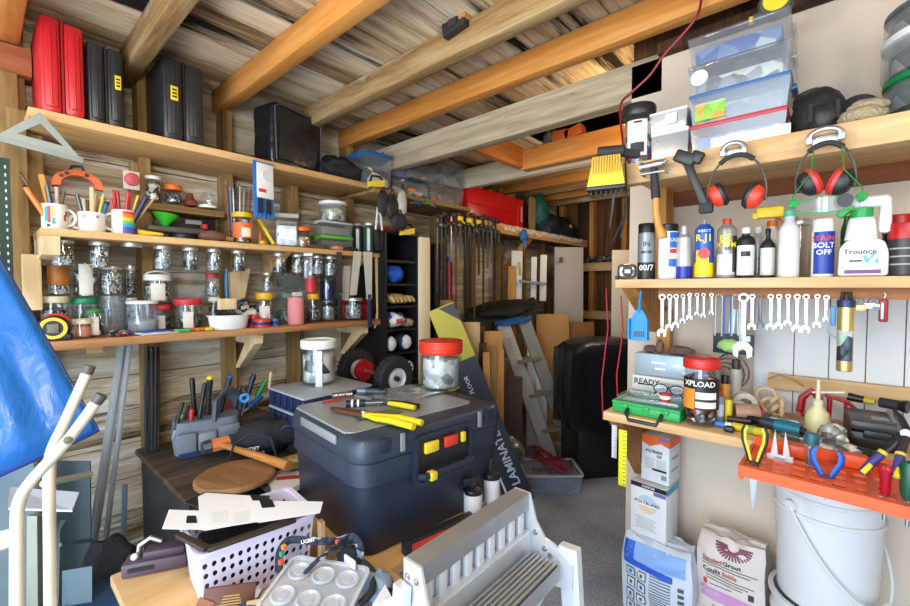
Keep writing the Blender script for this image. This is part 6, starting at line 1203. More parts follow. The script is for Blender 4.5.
def s2(band, txt, t, w, h):
    for i in range(17):
        a = PI+PI*i/16
        x0, z0 = .05+.08*math.cos(a), .965+.03*math.sin(a); x1, z1 = .05+.27*math.cos(a), .965+.105*math.sin(a)
        o2 = B().bar((x0*w, 0, z0*h), (x1*w, 0, z1*h), .005, .0006, (0, 1, 0)).obj('emblem_ray', M('#7a3a52', .6), t); rays.append((o2, t))
    txt('Sanded', .052, M('#c9704a', .6), -.25, .815); txt('Grout', .052, BK, .04, .815); txt('Coulis', .052, BK, -.26, .72); txt('Sable', .052, M('#c9704a', .6), .01, .72)
    for i in range(2): band(-.40, .40-.1*i, .775-.022*i, .783-.022*i, M('#6a6468', .7), 'print', sk=-.02)
    for i in range(3): band(-.34, .36-.08*i, .68-.022*i, .688-.022*i, M('#6a6468', .7), 'print', sk=-.02)
    band(-.42, .44, .46, .56, M('#c08ab8', .6), sk=-.03); txt('Ciment', .05, WHT, -.26, .525); txt('25LB', .05, WHT, .32, .50); txt('CAUTION : ATTENTION', .042, BK, .08, .415, .62); band(-.38, -.32, .585, .635, M('#b5484a', .6), 'pictogram'); band(-.28, .05, .60, .608, M('#6a6468', .7), 'print'); band(.28, .36, .58, .63, M('#3a3638', .6), 'pictogram')
    for i in range(5): band(-.38, .38-.05*i, .36-.03*i, .37-.03*i, M('#6a6468', .7), 'print')
rays = []
sack('blue and white paper cement bag standing below the stacked cartons', 622, 692, 541, 1.50, .13, M('#c4ccd8', .7, 0, .08, 8, .3, 30), s1, 2.0, -.05)
t = sack('off-white paper cement bag with purple band beside white bucket', 697, 766, 537, 1.55, .12, M('#cfc4bc', .7, 0, .08, 8, .3, 30), s2, 7.3, -.05)
sk_ = [c for c in t.children if c.name.startswith('sack')][0]
from mathutils.bvhtree import BVHTree
tr = BVHTree.FromPolygons([v.co.copy() for v in sk_.data.vertices], [list(p.vertices) for p in sk_.data.polygons])
for o2, _ in rays:
    for v in o2.data.vertices:
        hit = tr.ray_cast(V((v.co.x, -.5, v.co.z)), V((0, 1, 0)))
        if hit[0]: v.co.y = hit[0].y-.0015+v.co.y
for k, (px, mt) in enumerate(((655, M('#b9bcc4', .7, 0, .1, 10, .3, 30)), (733, M('#c4bab0', .7, 0, .1, 10, .3, 30)))):
    p = Rloc(px, 1.55, .06); tagm(B().blob((0, 0, .062), (.115, .10, .068), 160+k, .06, 2, floor=0).obj('cement_bag', mt), ['plump pale cement bag lying flat under the blue cement bag', 'plump pale cement bag lying flat under the purple-banded bag'][k], 'bag', loc=(p.x, p.y, .001))
for px, yb, r, lab in ((618, 600, (.06, .05, .07), 'crumpled pale plastic at left foot of blue cement bag'), (690, 605, (.05, .05, .06), 'crumpled clear wrapper between the two cement bags')):
    p = Rloc(px, 1.44 if px < 650 else 1.47, .1); tagm(B().blob((0, 0, r[2]), r, px, .4, 3, floor=0).obj('crumpled_plastic', M('#b9bcc0', .35, 0, .15, 20, .5)), lab, 'plastic', loc=(p.x, p.y, .001))
# buckets
BW = M('#d9d9d8', .4, 0, .04, 5); c = Rloc(826, 1.56, .6); R = .121
def bucket(z, h, label, handle):
    t = thing('bucket', label, 'bucket', (c.x, c.y, z), .93)
    B().lathe([(0, .004), (R*.86, 0), (R*.88, .006), (R*.955, h*.70), (R*1.0, h*.71), (R*1.0, h*.735), (R*.96, h*.74), (R*.965, h*.84), (R*1.01, h*.85), (R*1.01, h*.87), (R*.975, h*.88), (R*.98, h*.97), (R*1.05, h*.975), (R*1.05, h), (R*.95, h), (R*.94, h*.96), (R*.85, .012), (0, .010)], 40).obj('bucket_body', BW, t)
    if handle:
        for s_ in (-1, 1): B().cyl((s_*R*.97, 0, h*.78), (s_*R*1.07, 0, h*.78), .014).obj('handle_ear', BW, t)
        B().tube([(R*1.06*math.cos(a), -R*1.10*math.sin(a), h*.78-(h*.62)*math.sin(a)) for a in [PI*i/20 for i in range(21)]], .0035, 8).obj('wire_handle', BW, t)
        B().tube([(R*1.06*math.cos(a), -R*1.10*math.sin(a), h*.78-(h*.62)*math.sin(a)) for a in [PI*(.42+.16*i/6) for i in range(7)]], .010, 10).obj('grip', BW, t)
    return t
bucket(.001, .43, 'lower white plastic bucket supporting another bucket on the floor', False)
bucket(.433, oy(826, 480, 1.56).z-.433+.02, 'upper white bucket with wire handle under the orange rack', True)
# ================================================================== TABLE, TOOL CHEST AND WHAT LIES ON THEM
ZT = .53
q = oz(110, 575, ZT); tx0, ty0 = q.x, q.y; tx1, ty1 = -.885, 1.16
t = thing('work_table', 'light wooden table carrying the big tool chest and laundry basket', 'table', ((tx0+tx1)/2, (ty0+ty1)/2, 0)); tw, tl = tx1-tx0, ty1-ty0
B().box((0, 0, ZT-.016), (tw, tl, .03), bev=.004).obj('table_top', wood([(.2, '#a57a48'), (.5, '#c9a06a'), (.85, '#dcbb8a')], 'y', 4, .5, bump=.06), t)
for a in (-1, 1):
    for c in (-1, 1): B().box((a*(tw/2-.05), c*(tl/2-.05), (ZT-.031)/2), (.05, .05, ZT-.031)).obj('leg', PINEZ, t)
# the big black tool chest
CH = M((.014, .022, .042), .42, 0, .12, 8, .08, 200); CH2 = M((.026, .038, .062), .40, 0, .1, 8, .08, 200); CHG = M('#8e9193', .38, .15, .07, 6, .05, 90)
w, d, h = .60, .50, .345; cz = ZT+.001
cc = V((-1.172, 1.008)); t = thing('tool_chest', 'big black plastic tool chest with grey lid panel on table', 'toolbox', (cc.x, cc.y, cz), math.radians(84))
def rrect(w, d, r, n=6): return [(sx*(w/2-r)+r*math.cos(a0+PI/2*i/n), sy*(d/2-r)+r*math.sin(a0+PI/2*i/n)) for sx, sy, a0 in ((1, 1, 0), (-1, 1, PI/2), (-1, -1, PI), (1, -1, 1.5*PI)) for i in range(n+1)]
def loft(rings):
    b = B(); n = len(rings[0][0]); vs = [(x, y, z) for pl, z in rings for x, y in pl]; fs = [(k*n+i, k*n+(i+1) % n, (k+1)*n+(i+1) % n, (k+1)*n+i) for k in range(len(rings)-1) for i in range(n)]
    fs += [tuple(reversed(range(n))), tuple(range((len(rings)-1)*n, len(rings)*n))]; return b.add(vs, fs)
loft([(rrect(w*.93, d*.93, .05), 0), (rrect(w*.945, d*.945, .055), .006), (rrect(w*.97, d*.97, .055), h*.58)]).obj('chest_body', CH, t)
loft([(rrect(w*.985, d*.985, .058), h*.585), (rrect(w, d, .06), h*.60), (rrect(w, d, .06), h*.79)]).obj('upper_rim', CH2, t)
loft([(rrect(w*1.01, d*1.01, .06), h*.80), (rrect(w*1.015, d*1.015, .06), h*.82), (rrect(w*1.01, d*1.01, .06), h*.93), (rrect(w*.985, d*.985, .055), h*.97), (rrect(w*.94, d*.94, .045), h*.992)]).obj('lid', CH2, t)
loft([([(x-.03, y+.035) for x, y in rrect(w*.86, d*.80, .03)], h*.985), ([(x-.03, y+.035) for x, y in rrect(w*.85, d*.79, .03)], h*1.0)]).obj('lid_panel', CHG, t)
for s_ in (-1, 1): B().box((s_*w*.36, 0, h*.905), (w*.10, d*1.02, h*.16), bev=.016, seg=2).obj('lid_corner', CH, t)
B().box((-w*.508, 0, h*.93), (.008, d*.5, h*.08), bev=.003).obj('side_grip', CHG, t)
# handle recess with latches on the long side
fy = -d/2
B().ring([(x, z+h*.70) for x, z in rrect(w*.40, h*.46, .02)], [(x, z+h*.70) for x, z in rrect(w*.36, h*.38, .015)], 'y', fy-.016, fy+.006).obj('handle_surround', CH, t)
B().box((0, fy-.003, h*.70), (w*.36, .008, h*.38)).obj('recess_panel', BLACK, t)
for x, mt in ((-.09, YEL), (.045, M('#d23a26', .4)), (.135, YEL)): B().box((w*x, fy-.012, h*.80), (w*(.09 if abs(x) < .1 else .03), .014, h*.10), bev=.004).obj('latch', mt, t)
B().tube([(-w*.17, fy-.012, h*.56), (-w*.17, fy-.035, h*.58), (w*.17, fy-.035, h*.58), (w*.17, fy-.012, h*.56)], .011, 10).obj('handle', CH, t); B().box((-w*.12, fy-.036, h*.575), (.026, .028, .026), bev=.005).obj('lock_tab', YEL, t)
for x in (-.27, .27): B().bar((w*x, fy-.010, h*.99), (w*x, fy-.010, h*.84), .008, .012).obj('lid_rib', CHG, t)
ZC2 = cz+h+.001
def ct(px, py, dz=0): v = oz(px, py, ZC2+dz); return v
p = ct(441, 388); D = S(41, p); H = S(48, p)
t = jar('clear plastic jar with bright red lid on top of tool chest', p, D, H, M('#d8341f', .4), .26, bits(['#d9dbe0', '#b9bcc4', '#eceef0', '#80848c', '#c9ccd2'], 26, .5, .0), 'white_pipe_fittings', 'red-lidded jar on tool chest', .95, lid_r=1.05, neck=.93, g=GL, contentcat='fittings')
b = B()
for z in (.78, .84, .9, .96): b.lathe([(D/2*1.052, H*z), (D/2*1.065, H*(z+.01)), (D/2*1.065, H*(z+.03)), (D/2*1.052, H*(z+.04))], 26)
b.obj('lid_ridges', M('#d8341f', .4), t)
# snips with yellow handles and their neighbours
def lay(px0, py0, px1, py1, dz=.012): return ct(px0, py0, dz), ct(px1, py1, dz)
a, c = ct(330, 408, .014), ct(418, 425, .014); piv = a+(c-a)*.42; t = thing('tin_snips', 'yellow handled tin snips with rusty jaws lying on tool chest', 'snips', piv, 0); sd = V((-(c-a).y, (c-a).x, 0)).normalized()
YH = M('#e6d21c', .45)
for k, s_ in enumerate((-1, 1)):
    e = c-piv+sd*s_*.022; B().tube([sd*s_*.004, (e)*.3+sd*s_*.008, e*.6+sd*s_*.004+V((0, 0, .004)), e], [.008, .011, .0135, .012], 10, flat=.8).obj('handle', YH, t)
    B().hexa([sd*s_*.001+V((0, 0, -.004)), (a-piv)*1.0+sd*s_*.001+V((0, 0, -.004)), (a-piv)*.9+sd*s_*.012+V((0, 0, -.004)), sd*s_*.016+V((0, 0, -.004)), sd*s_*.001+V((0, 0, .008)), (a-piv)*1.0+sd*s_*.001+V((0, 0, .004)), (a-piv)*.9+sd*s_*.012+V((0, 0, .004)), sd*s_*.016+V((0, 0, .008))]).obj('jaw', M('#6d4434', .5, .4, .3, 40), t)
B().cyl((0, 0, -.008), (0, 0, .014), .011).obj('pivot', STEEL, t)
a, c = ct(355, 397, .012), ct(417, 407, .012); piv = a+(c-a)*.3; t = thing('pliers', 'long pliers with one yellow grip lying behind the tin snips', 'pliers', piv, 0)
for s_ in (-1, 1): e = c-piv+sd*s_*.012; B().tube([sd*s_*.003, e*.45+sd*s_*.005], .006, 8).obj('arm', DARKSTEEL, t); B().tube([e*.42+sd*s_*.005, e*.7, e], [.008, .0105, .009], 10).obj('grip', YH if s_ < 0 else BLACK, t)
B().hexa([-sd*.008, (a-piv)-sd*.002, (a-piv)+sd*.002, sd*.008]+[q_+V((0, 0, .010)) for q_ in (-sd*.008, (a-piv)-sd*.002, (a-piv)+sd*.002, sd*.008)]).obj('jaws', STEEL, t)
barrel('flashlight', 'grey ridged torch lying furthest back on tool chest left side', 'torch', ct(358, 391, .014), ct(386, 392, .014), ((0, .3, .016, .015, M('#6d7a86', .35, .4), 'head'), (.3, .75, .013, .013, M('#3a4654', .4), 'body'), (.75, 1, .012, .010, M('#23303f', .4), 'tail')))
barrel('screwdriver', 'navy screwdriver with white stripes lying on tool chest', 'screwdriver', ct(346, 404, .013), ct(388, 402, .013), ((0, .45, .014, .012, M('#1c2836', .35), 'handle'), (.12, .17, .0145, .0145, WHT, 'stripe'), (.26, .31, .0142, .0142, WHT, 'stripe'), (.45, 1, .004, .004, STEEL, 'shaft')))
barrel('socket_bits', 'chain of steel sockets lying at left edge of chest lid', 'socket', ct(332, 396, .012), ct(352, 394, .012), ((0, .3, .012, .012, CHROME, 'socket'), (.33, .62, .012, .012, CHROME, 'socket'), (.66, 1, .011, .011, CHROME, 'socket')))
barrel('cable', 'thin red cable lying on lid left of the sockets', 'cable', ct(322, 402, .005), ct(345, 399, .005), ((0, 1, .004, .004, M('#b5382c', .4), 'cable_sheath'),))
p = ct(404, 396); t = tagm(B().sheet(lambda u, v_: ((u-.5)*.30, (v_-.5)*.14, .004+.004*math.sin(u*9+v_*4)+.002*math.sin(v_*14)), 16, 10, .0015).obj('plastic_sheet', glass((.85, .88, .92), .72, .15, .15)), 'crinkled clear plastic sheet lying on the tool chest lid', 'plastic', loc=p, rz=math.radians(80))
p = ct(377, 415); tagm(B().sheet(lambda u, v_: ((u-.5)*.16, (v_-.5)*.06, .004+.003*math.sin(u*7)), 10, 6, .0015).obj('label_card', M('#56603a', .4, 0, .2)), 'olive green card lying under the yellow pliers', 'card', loc=p, rz=math.radians(75))
# spray bottles between chest and aluminium steps
def pump(label, px, x, ytop, wpx, lab):
    y = LY(px, x, .65); p = V((x, y, ZT+.001)); R = S(wpx, p)/2; H = oz(px, ytop, 1).z; H = CAM.z+ray(px, ytop).z*dep(p)-p.z; t = thing('spray_bottle', label, 'bottle', p, facing(p)+.4)
    B().lathe([(0, 0), (R*.95, 0), (R, .005), (R, H*.60), (R*.93, H*.66), (R*.45, H*.73), (R*.45, H*.76), (0, H*.76)], 22).obj('bottle_body', M('#dcdcdc', .35), t); B().patch(R*1.01, -1.4, 1.4, H*.55, H*.70 if False else H*.62).obj('band', BK, t)
    B().lathe([(R*1.02, H*.60), (R*.95, H*.67), (R*.5, H*.74), (R*.5, H*.80), (0, H*.80)], 20).obj('shoulder', BK, t)
    if lab: B().box((-.008, 0, H*.88), (.062, .022, .03), bev=.008).obj('trigger_head', BLACK, t); B().bar((-.03, 0, H*.86), (-.05, 0, H*.74), .008, .014, (0, 1, 0)).obj('trigger', BLACK, t); B().cyl((0, 0, H*.79), (0, 0, H*.87), R*.4).cyl((0, 0, H*.9), (0, 0, H), R*.28).obj('collar', M('#3a3f45', .3), t)
    else: B().cyl((0, 0, H*.79), (0, 0, H*.90), R*.42).cyl((0, 0, H*.90), (0, 0, H), R*.25, R*.18).obj('nozzle', BLACK, t)
pump('white spray bottle with black trigger beside tool chest, nearer one', 473, -.905, 476, 19, True)
pump('white bottle with black pointed nozzle beside tool chest, further one', 491, -.905, 458, 18, False)
p = oz(440, 536, ZT+.01); t = thing('spirit_level', 'red and black level lying at foot of the tool chest', 'level', (p.x, p.y, ZT+.001), math.radians(80)); B().box((0, 0, .02), (.26, .03, .04), bev=.004).obj('body', BLACK, t); B().box((0, -.016, .02), (.22, .004, .024)).obj('red_face', M('#d0321e', .4), t)
# ------------------------------------------------------------------ aluminium folding steps
AL = M((.78, .81, .85), .32, .5, .08, 10, .08, 120); ALW = M('#dfe4ea', .35, .25, .05); ALD = M((.42, .43, .44), .42, .7, .12, 20)
t = thing('folding_steps', 'aluminium folding steps with ribbed treads standing in front right', 'step ladder', (-.54, .70, 0))
y0, y1 = -.18, .18
B().box((-.02, 0, .797), (.042, .36, .006)).box((.0, 0, .780), (.004, .36, .038)).box((-.039, 0, .785), (.004, .36, .028)).obj('top_tread', ALD, t)
b = B()
for i in range(9): yy = y0+.022+.0395*i; b.box((-.010, yy, .59), (.014, .022, .36), bev=.004)
b.box((-.02, 0, .59), (.004, .35, .36)); b.obj('ribbed_panel', ALW, t)
B().box((-.004, 0, .700), (.022, .36, .020), bev=.003).box((.008, 0, .684), (.004, .36, .044)).obj('cross_bar', AL, t)
b = B().box((.055, -.01, .667), (.075, .34, .006)).box((.092, -.01, .652), (.004, .34, .036)).box((.018, -.01, .652), (.004, .34, .036))
for i in range(7): b.box((.024+.0105*i, -.01, .672), (.005, .34, .006))
b.obj('lower_tread', ALD, t)
def plate(yc, th=.006): return B().prism([(-.041, .80), (.003, .80), (.02, .74), (.045, .705), (.07, .70), (.115, .668), (.115, .61), (.06, .60), (.02, .50), (-.02, .42), (-.041, .42)], 'y', yc-th/2, yc+th/2)
for yc in (y0-.004, y1+.004):
    o = plate(yc).obj('side_plate', AL, t)
    for (x, z) in ((-.030, .77), (-.006, .77), (-.025, .72), (-.02, .66), (.045, .68), (.06, .67), (.02, .71)): B().lathe([(0, 0), (.007, 0), (.005, .004), (0, .005)], 10, m=T(x, yc+(-.003 if yc < 0 else -.0032), z, PI/2)).obj('rivet', CHROME, o)
for yc in (y0-.020, y1+.020):
    B().bar((.10, yc, .70), (.15, yc, 0), .022, .045, (1, 0, 0)).obj('front_rail', ALW, t); B().bar((-.03, yc, .76), (-.10, yc, 0), .018, .03, (1, 0, 0)).obj('rear_rail', AL, t)
b = B().box((.16, 0, .34), (.08, .36, .006)).box((.20, 0, .325), (.005, .36, .035)); b.obj('bottom_tread', ALD, t)
p = oz(395, 600, .62); t = tagm(B().tube([(-.05, 0, 0), (-.03, 0, .05), (.02, .02, .08), (.06, .05, .09)], .008, 10).obj('hose', CREAM), 'curved cream hose piece beside the aluminium steps', 'hose', loc=(p.x, p.y, ZT+.02))
p = oz(404, 596, ZT+.05); t = thing('purple_bottle', 'dark purple capped bottle lying left of the aluminium steps', 'bottle', (p.x, p.y, ZT+.03), .5); B().cyl((-.05, 0, 0), (.03, 0, 0), .028).obj('bottle_body', M('#2a1a3c', .3), t); B().cyl((.03, 0, 0), (.05, 0, 0), .018).obj('cap', M('#6a3aa0', .4), t)
# ------------------------------------------------------------------ laundry basket and contents
LAV = M('#d9d0e4', .45, 0, .03); bw, bd, bh = .275, .185, .155
c = V((-1.15, .47)); bz_ = math.radians(84)
t = thing('laundry_basket', 'pale lavender perforated plastic basket on table', 'basket', (c.x, c.y, ZT+.001), bz_)
def wallgrid(L0, L1, hh, nx, nz, m, b):
    """tapered wall with round holes: each cell is an octagon-cut square"""
    def P(u, v, k): # u along, v up, k thickness side
        L = L0+(L1-L0)*v; return V(((u-.5)*L, k, v*hh))
    for i in range(nx):
        for j in range(nz):
            u0, u1, v0, v1 = i/nx, (i+1)/nx, .06+.80*j/nz, .06+.80*(j+1)/nz; uc, vc = (u0+u1)/2, (v0+v1)/2; n = 12; out = []; inn = []
            for k in range(n):
                a = 2*PI*k/n+PI/4; ca, sa = math.cos(a), math.sin(a); s_ = max(abs(ca), abs(sa)); out.append((uc+ca/s_*(u1-u0)/2, vc+sa/s_*(v1-v0)/2)); inn.append((uc+ca*(u1-u0)*.29, vc+sa*(v1-v0)*.30))
            vs = [P(*q, 0) for q in out]+[P(*q, 0) for q in inn]+[P(*q, .003) for q in out]+[P(*q, .003) for q in inn]; fs = []
            for k in range(n):
                k2 = (k+1) % n; fs += [(k, k2, n+k2, n+k), (2*n+k, 3*n+k, 3*n+k2, 2*n+k2), (n+k, n+k2, 3*n+k2, 3*n+k)]
            b.add(vs, fs, m)
    for v0, v1 in ((0, .06), (.86, 1)): b.hexa([P(0, v0, 0), P(1, v0, 0), P(1, v0, .003), P(0, v0, .003), P(0, v1, 0), P(1, v1, 0), P(1, v1, .003), P(0, v1, .003)], m)
b = B(); tp = .10
for s_ in (-1, 1):
    ang = math.atan(bd*tp/2/bh)
    wallgrid(bw*(1-tp), bw, bh, 14, 5, T(0, s_*bd*(1-tp)/2, 0, s_*-ang) if s_ > 0 else T(0, s_*bd*(1-tp)/2, 0, ang), b)
    ang2 = math.atan(bw*tp/2/bh); wallgrid(bd*(1-tp), bd, bh, 9, 5, T(s_*bw*(1-tp)/2, 0, 0, 0, 0, s_*PI/2) @ T(rx=ang2 if s_ < 0 else ang2), b)
b.box((0, 0, .002), (bw*(1-tp), bd*(1-tp), .004)); b.obj('basket_body', LAV, t)
B().ring([(x, y) for x, y in rrect(bw+.02, bd+.02, .02)], [(x, y) for x, y in rrect(bw-.002, bd-.002, .015)], 'z', bh-.006, bh+.004).obj('rim', LAV, t)
b = B()
tagm(B().box((0, 0, bh*.42), (bw*.80, bd*.78, bh*.74), bev=.012).obj('wrapped_bundle', M('#2a2422', .4, 0, .3, 20, .4)), 'dark folded leather filling the lavender basket', 'leather', loc=(c.x, c.y, ZT+.006), rz=bz_)
for k, (p0, p1, lab) in enumerate(((oz(178, 536, .70), oz(207, 551, .70), 'short dark leather strip lying along left rim of basket'), (oz(206, 552, .695), oz(296, 521, .695), 'long dark leather strip lying along front rim of basket'))):
    d_ = p1-p0; b = B().bar((0, 0, 0), d_, .018, .012, bev=.005); tagm(b.obj('leather_strip', M('#33271f', .35, 0, .3, 25, .3)), lab, 'leather', loc=p0+V((0, 0, .004)))
def slab(pts, z, th, mt, name, label, cat, dz=None):
    P = [oz(x, y, z) for x, y in pts]; c0 = sum(P, V((0, 0, 0)))/len(P); n = len(P); b = B()
    vs = [(p.x-c0.x, p.y-c0.y, (dz[i] if dz else 0)) for i, p in enumerate(P)]+[(p.x-c0.x, p.y-c0.y, th+(dz[i] if dz else 0)) for i, p in enumerate(P)]
    b.add(vs, [tuple(range(n)), tuple(reversed(range(n, 2*n)))]+[(i, (i+1) % n, n+(i+1) % n, n+i) for i in range(n)]); return tagm(b.obj(name, mt), label, cat, loc=(c0.x, c0.y, z))
slab([(184, 503), (205, 493), (270, 497), (262, 516), (230, 520)], .695, .004, M('#1d1b1a', .35), 'black_card', 'black glossy card under the white papers on the basket', 'card')
slab([(162, 529), (169, 510), (200, 511), (207, 518), (205, 530)], .703, .0012, PAPER, 'paper_sheet', 'white torn paper at left end on top of the basket', 'paper')
slab([(199, 511), (198, 497), (206, 493), (250, 496), (263, 521), (232, 526), (204, 531)], .7055, .0012, M('#dfe1e4', .8, 0, .03), 'paper_sheet', 'middle white printed paper with torn notches on the basket', 'paper')
slab([(250, 501), (323, 502), (320, 513), (258, 523), (252, 512)], .709, .0012, PAPER, 'paper_sheet', 'long white paper strip reaching right across the basket', 'paper')
slab([(187, 516), (196, 516), (197, 523), (186, 523)], .7048, .0012, M('#14181c', .5), 'dark_tag', 'small black square tag on the left white paper', 'tag')
slab([(258, 497), (272, 500), (275, 507), (262, 508)], .711, .0012, M('#14181c', .5), 'dark_tag', 'black square tag behind the long white strip', 'tag')
b = B()
P0 = oz(220, 515, .7072)
for i in range(7):
    for s_ in (0, 1): v0 = oz(212+22*s_, 513+1.6*i, .7072)-P0; v1 = oz(228+22*s_, 511.5+1.6*i, .7072)-P0; b.bar(v0, v1, .0016, .0004)
o = b.obj('printed_lines', M('#b9b9b4', .8)); o.parent = [q_ for q_ in COL.objects if q_.name == 'paper_sheet.001'][0]; o.location = P0-V(o.parent.location)
p = oz(316, 530, .64); tagm(B().box((0, 0, .05), (.012, .02, .13)).obj('cardboard_strip', M('#c9a878', .7)), 'upright tan cardboard strip at right end of basket', 'cardboard', loc=(p.x+.01, p.y+.01, ZT+.02), rz=bz_)
# packet, glove, cardboard in front of the basket
def stand(px, py, z): return oz(px, py, z)
p = oz(238, 572, .60); t = thing('wallet_packet', 'brown leather packet with gold print in front of basket', 'packet', (p.x+.055, p.y-.055, .578), 0, rot=(-.3, .12, facing(p)-.1)); w = S(56, p); hh = S(30, p)
B().box((.012, 0, 0), (w*.78, .010, hh), bev=.002).obj('packet_body', M('#5d3424', .5, 0, .2, 30), t); B().hexa([(-w*.55, -.008, -hh*.7), (-w*.25, -.008, -hh*.62), (-w*.25, -.004, -hh*.6), (-w*.55, -.004, -hh*.7), (-w*.35, -.008, hh*.3), (-w*.12, -.008, hh*.1), (-w*.12, -.004, hh*.1), (-w*.35, -.004, hh*.3)]).obj('flap', M('#8a5536', .5, 0, .2), t); B().box((-w*.33, -.0095, -hh*.22), (.02, .002, .02)).obj('white_patch', WHT, t)
b = B()
for i in range(8): b.box((.016, -.006, hh*(-.3+.075*i)), (w*(.45-.03*i), .0008, hh*.03))
b.obj('gold_print', M('#b5924a', .4, .3), t)
p = oz(252, 600, .58); tagm(B().blob((0, 0, 0), (.05, .022, .022), 51, .15, 3).obj('glove', M('#2b3e5c', .85, 0, .35, 60, .5)), 'blue knitted glove below the brown packet', 'glove', loc=(p.x, p.y, ZT+.026), rz=1.2)
p = oz(268, 604, .57); tagm(B().box((0, 0, 0), (.09, .004, .05)).obj('cardboard_piece', M('#b5946a', .7)), 'bent tan cardboard piece beside the blue glove', 'cardboard', loc=(p.x, p.y, ZT+.03), rz=1.0)
slab([(212, 594), (232, 578), (262, 590), (250, 612), (220, 615)], ZT+.004, .003, PAPER, 'paper_sheet', 'white paper lying on table under the brown packet', 'paper')
# clear lid with cup mouldings
p = oz(316, 588, .60); t = thing('bubble_tray', 'frosted clear plastic tray lid with six round cups, front centre', 'tray', (p.x, p.y, .592), 0, rot=(.10, .05, math.radians(32))); tw_, th_ = .205, .165; FR = glass((.90, .94, .98), .9, .2, .28)
b = loft([(rrect(tw_, th_, .02), 0), (rrect(tw_*.99, th_*.99, .02), .006)]); b.obj('tray_lid', FR, t)
B().ring(rrect(tw_*1.03, th_*1.03, .022), rrect(tw_*.95, th_*.95, .018), 'z', .004, .012).obj('rim', glass((.84, .89, .95), .76, .2, .45), t)
for i in range(3):
    for j in range(2): B().lathe([(.026, .007), (.028, .012), (.024, .015), (.021, .012), (.012, .010), (.011, .013), (0, .013)], 22, c=(-.062+.062*i, -.036+.072*j, 0)).obj('cup', FR, t)
tagm(B().box((0, 0, 0), (.15, .12, .05), bev=.01).obj('crumpled_bag', M('#6f8296', .6, 0, .3, 20, .5)), 'bluish packing under the frosted tray lid', 'packing', loc=(p.x, p.y, ZT+.03), rz=math.radians(70))
# lanyard
LN = bits(['#141a28', '#1c2433', '#252e42', '#1a2030', '#202a3c', '#8a93a4'], 70, .7, 0); L3 = [oz(279, 572, .60), oz(280, 552, .63), oz(290, 540, .655), oz(312, 541, .655), oz(337, 541, .65), oz(352, 537, .65), oz(360, 547, .63), oz(358, 560, .60), oz(345, 567, .59)]
t = thing('lanyard', 'dark patterned lanyard strap looped beside the frosted tray', 'strap', L3[0]); pp = [q_-L3[0] for q_ in L3]
def smooth(P, n=5):
    out = []
    for i in range(len(P)-1):
        a, b_, c_, d_ = P[max(i-1, 0)], P[i], P[i+1], P[min(i+2, len(P)-1)]
        for k in range(n): u = k/n; out.append(.5*((2*b_)+(c_-a)*u+(2*a-5*b_+4*c_-d_)*u*u+(3*b_-a-3*c_+d_)*u**3))
    return out+[P[-1]]
B().tube(smooth(pp), .0095, 8, flat=.16).obj('strap', LN, t)
L4 = [oz(303, 575, .605), oz(318, 560, .63), oz(336, 548, .645), oz(352, 543, .64)]; B().tube([q_-L3[0] for q_ in smooth(L4)], .0095, 8, flat=.16).obj('strap', LN, t)
for k, (px, py, cx) in enumerate(((281, 562, '#c9503a'), (282, 554, '#2f8a6a'), (284, 547, '#d98a3a'), (337, 541, '#d2503c'), (290, 541, '#4a6ab5'))): v = oz(px, py, .648)-L3[0]; B().box((v.x, v.y, v.z), (.012, .012, .012), bev=.003).obj('colour_badge', M(cx, .5), t)
v = oz(308, 541, .668)-L3[0]; text('LIGHT', .012, WHT, t, (v.x, v.y, v.z), rot=(.9, 0, facing(L3[2])), flat=True); v = oz(350, 562, .615)-L3[0]; B().box((v.x, v.y, v.z), (.045, .004, .022), T()).obj('buckle_label', M('#d4dad6', .5), t)
L5 = [oz(362, 562, .60), oz(372, 572, .585), oz(372, 590, .58), oz(360, 604, .57)]; tagm(B().tube([q_-L5[0] for q_ in smooth(L5)], .009, 8).obj('cable', BLACKR), 'thick black cable curving right of the frosted tray', 'cable', loc=L5[0])
for k, (px, py, rr, mt, lab) in enumerate(((376, 585, (.05, .04, .03), M('#8296ac', .7, 0, .25, 20, .4), 'blue grey crumpled cloth right of the black cable'), (350, 558, (.05, .03, .025), M('#26344a', .8, 0, .3, 25, .4), 'dark navy cloth beneath the lanyard buckle'), (391, 578, (.05, .03, .02), M('#a5895c', .7, 0, .2, 20, .4), 'tan crumpled cardboard at the foot of the tool chest'))):
    p = oz(px, py, ZT+.03); tagm(B().blob((0, 0, rr[2]), rr, 60+k, .3, 3, floor=0).obj('cloth_scrap', mt), lab, 'cloth', loc=(p.x, p.y, ZT+.001))
slab([(372, 606), (385, 585), (396, 606)], ZT+.07, .002, PAPER, 'paper_sheet', 'white paper with dark marks right of the blue grey cloth', 'paper')
# hand plane on the table
p = oz(158, 567, ZT); t = thing('belt_sander', 'dark purple grey sanding tool lying at left end of table', 'tool', (p.x, p.y, ZT+.001), math.radians(62)); PG = M('#51424c', .5, 0, .15)
B().box((0, 0, .018), (.15, .06, .036), bev=.004).obj('base', PG, t); B().box((.02, 0, .047), (.10, .048, .024), bev=.008).obj('body', M('#443640', .5), t); B().tube([(-.045, 0, .036), (-.04, 0, .07), (-.015, 0, .085), (.01, 0, .07)], .007).obj('lever', CHROME, t); B().ball((-.05, -.01, .045), .009).obj('knob', PAPER, t)
b = B().box((-.03, -.0305, .02), (.06, .001, .012)); b.obj('label', BK, t)
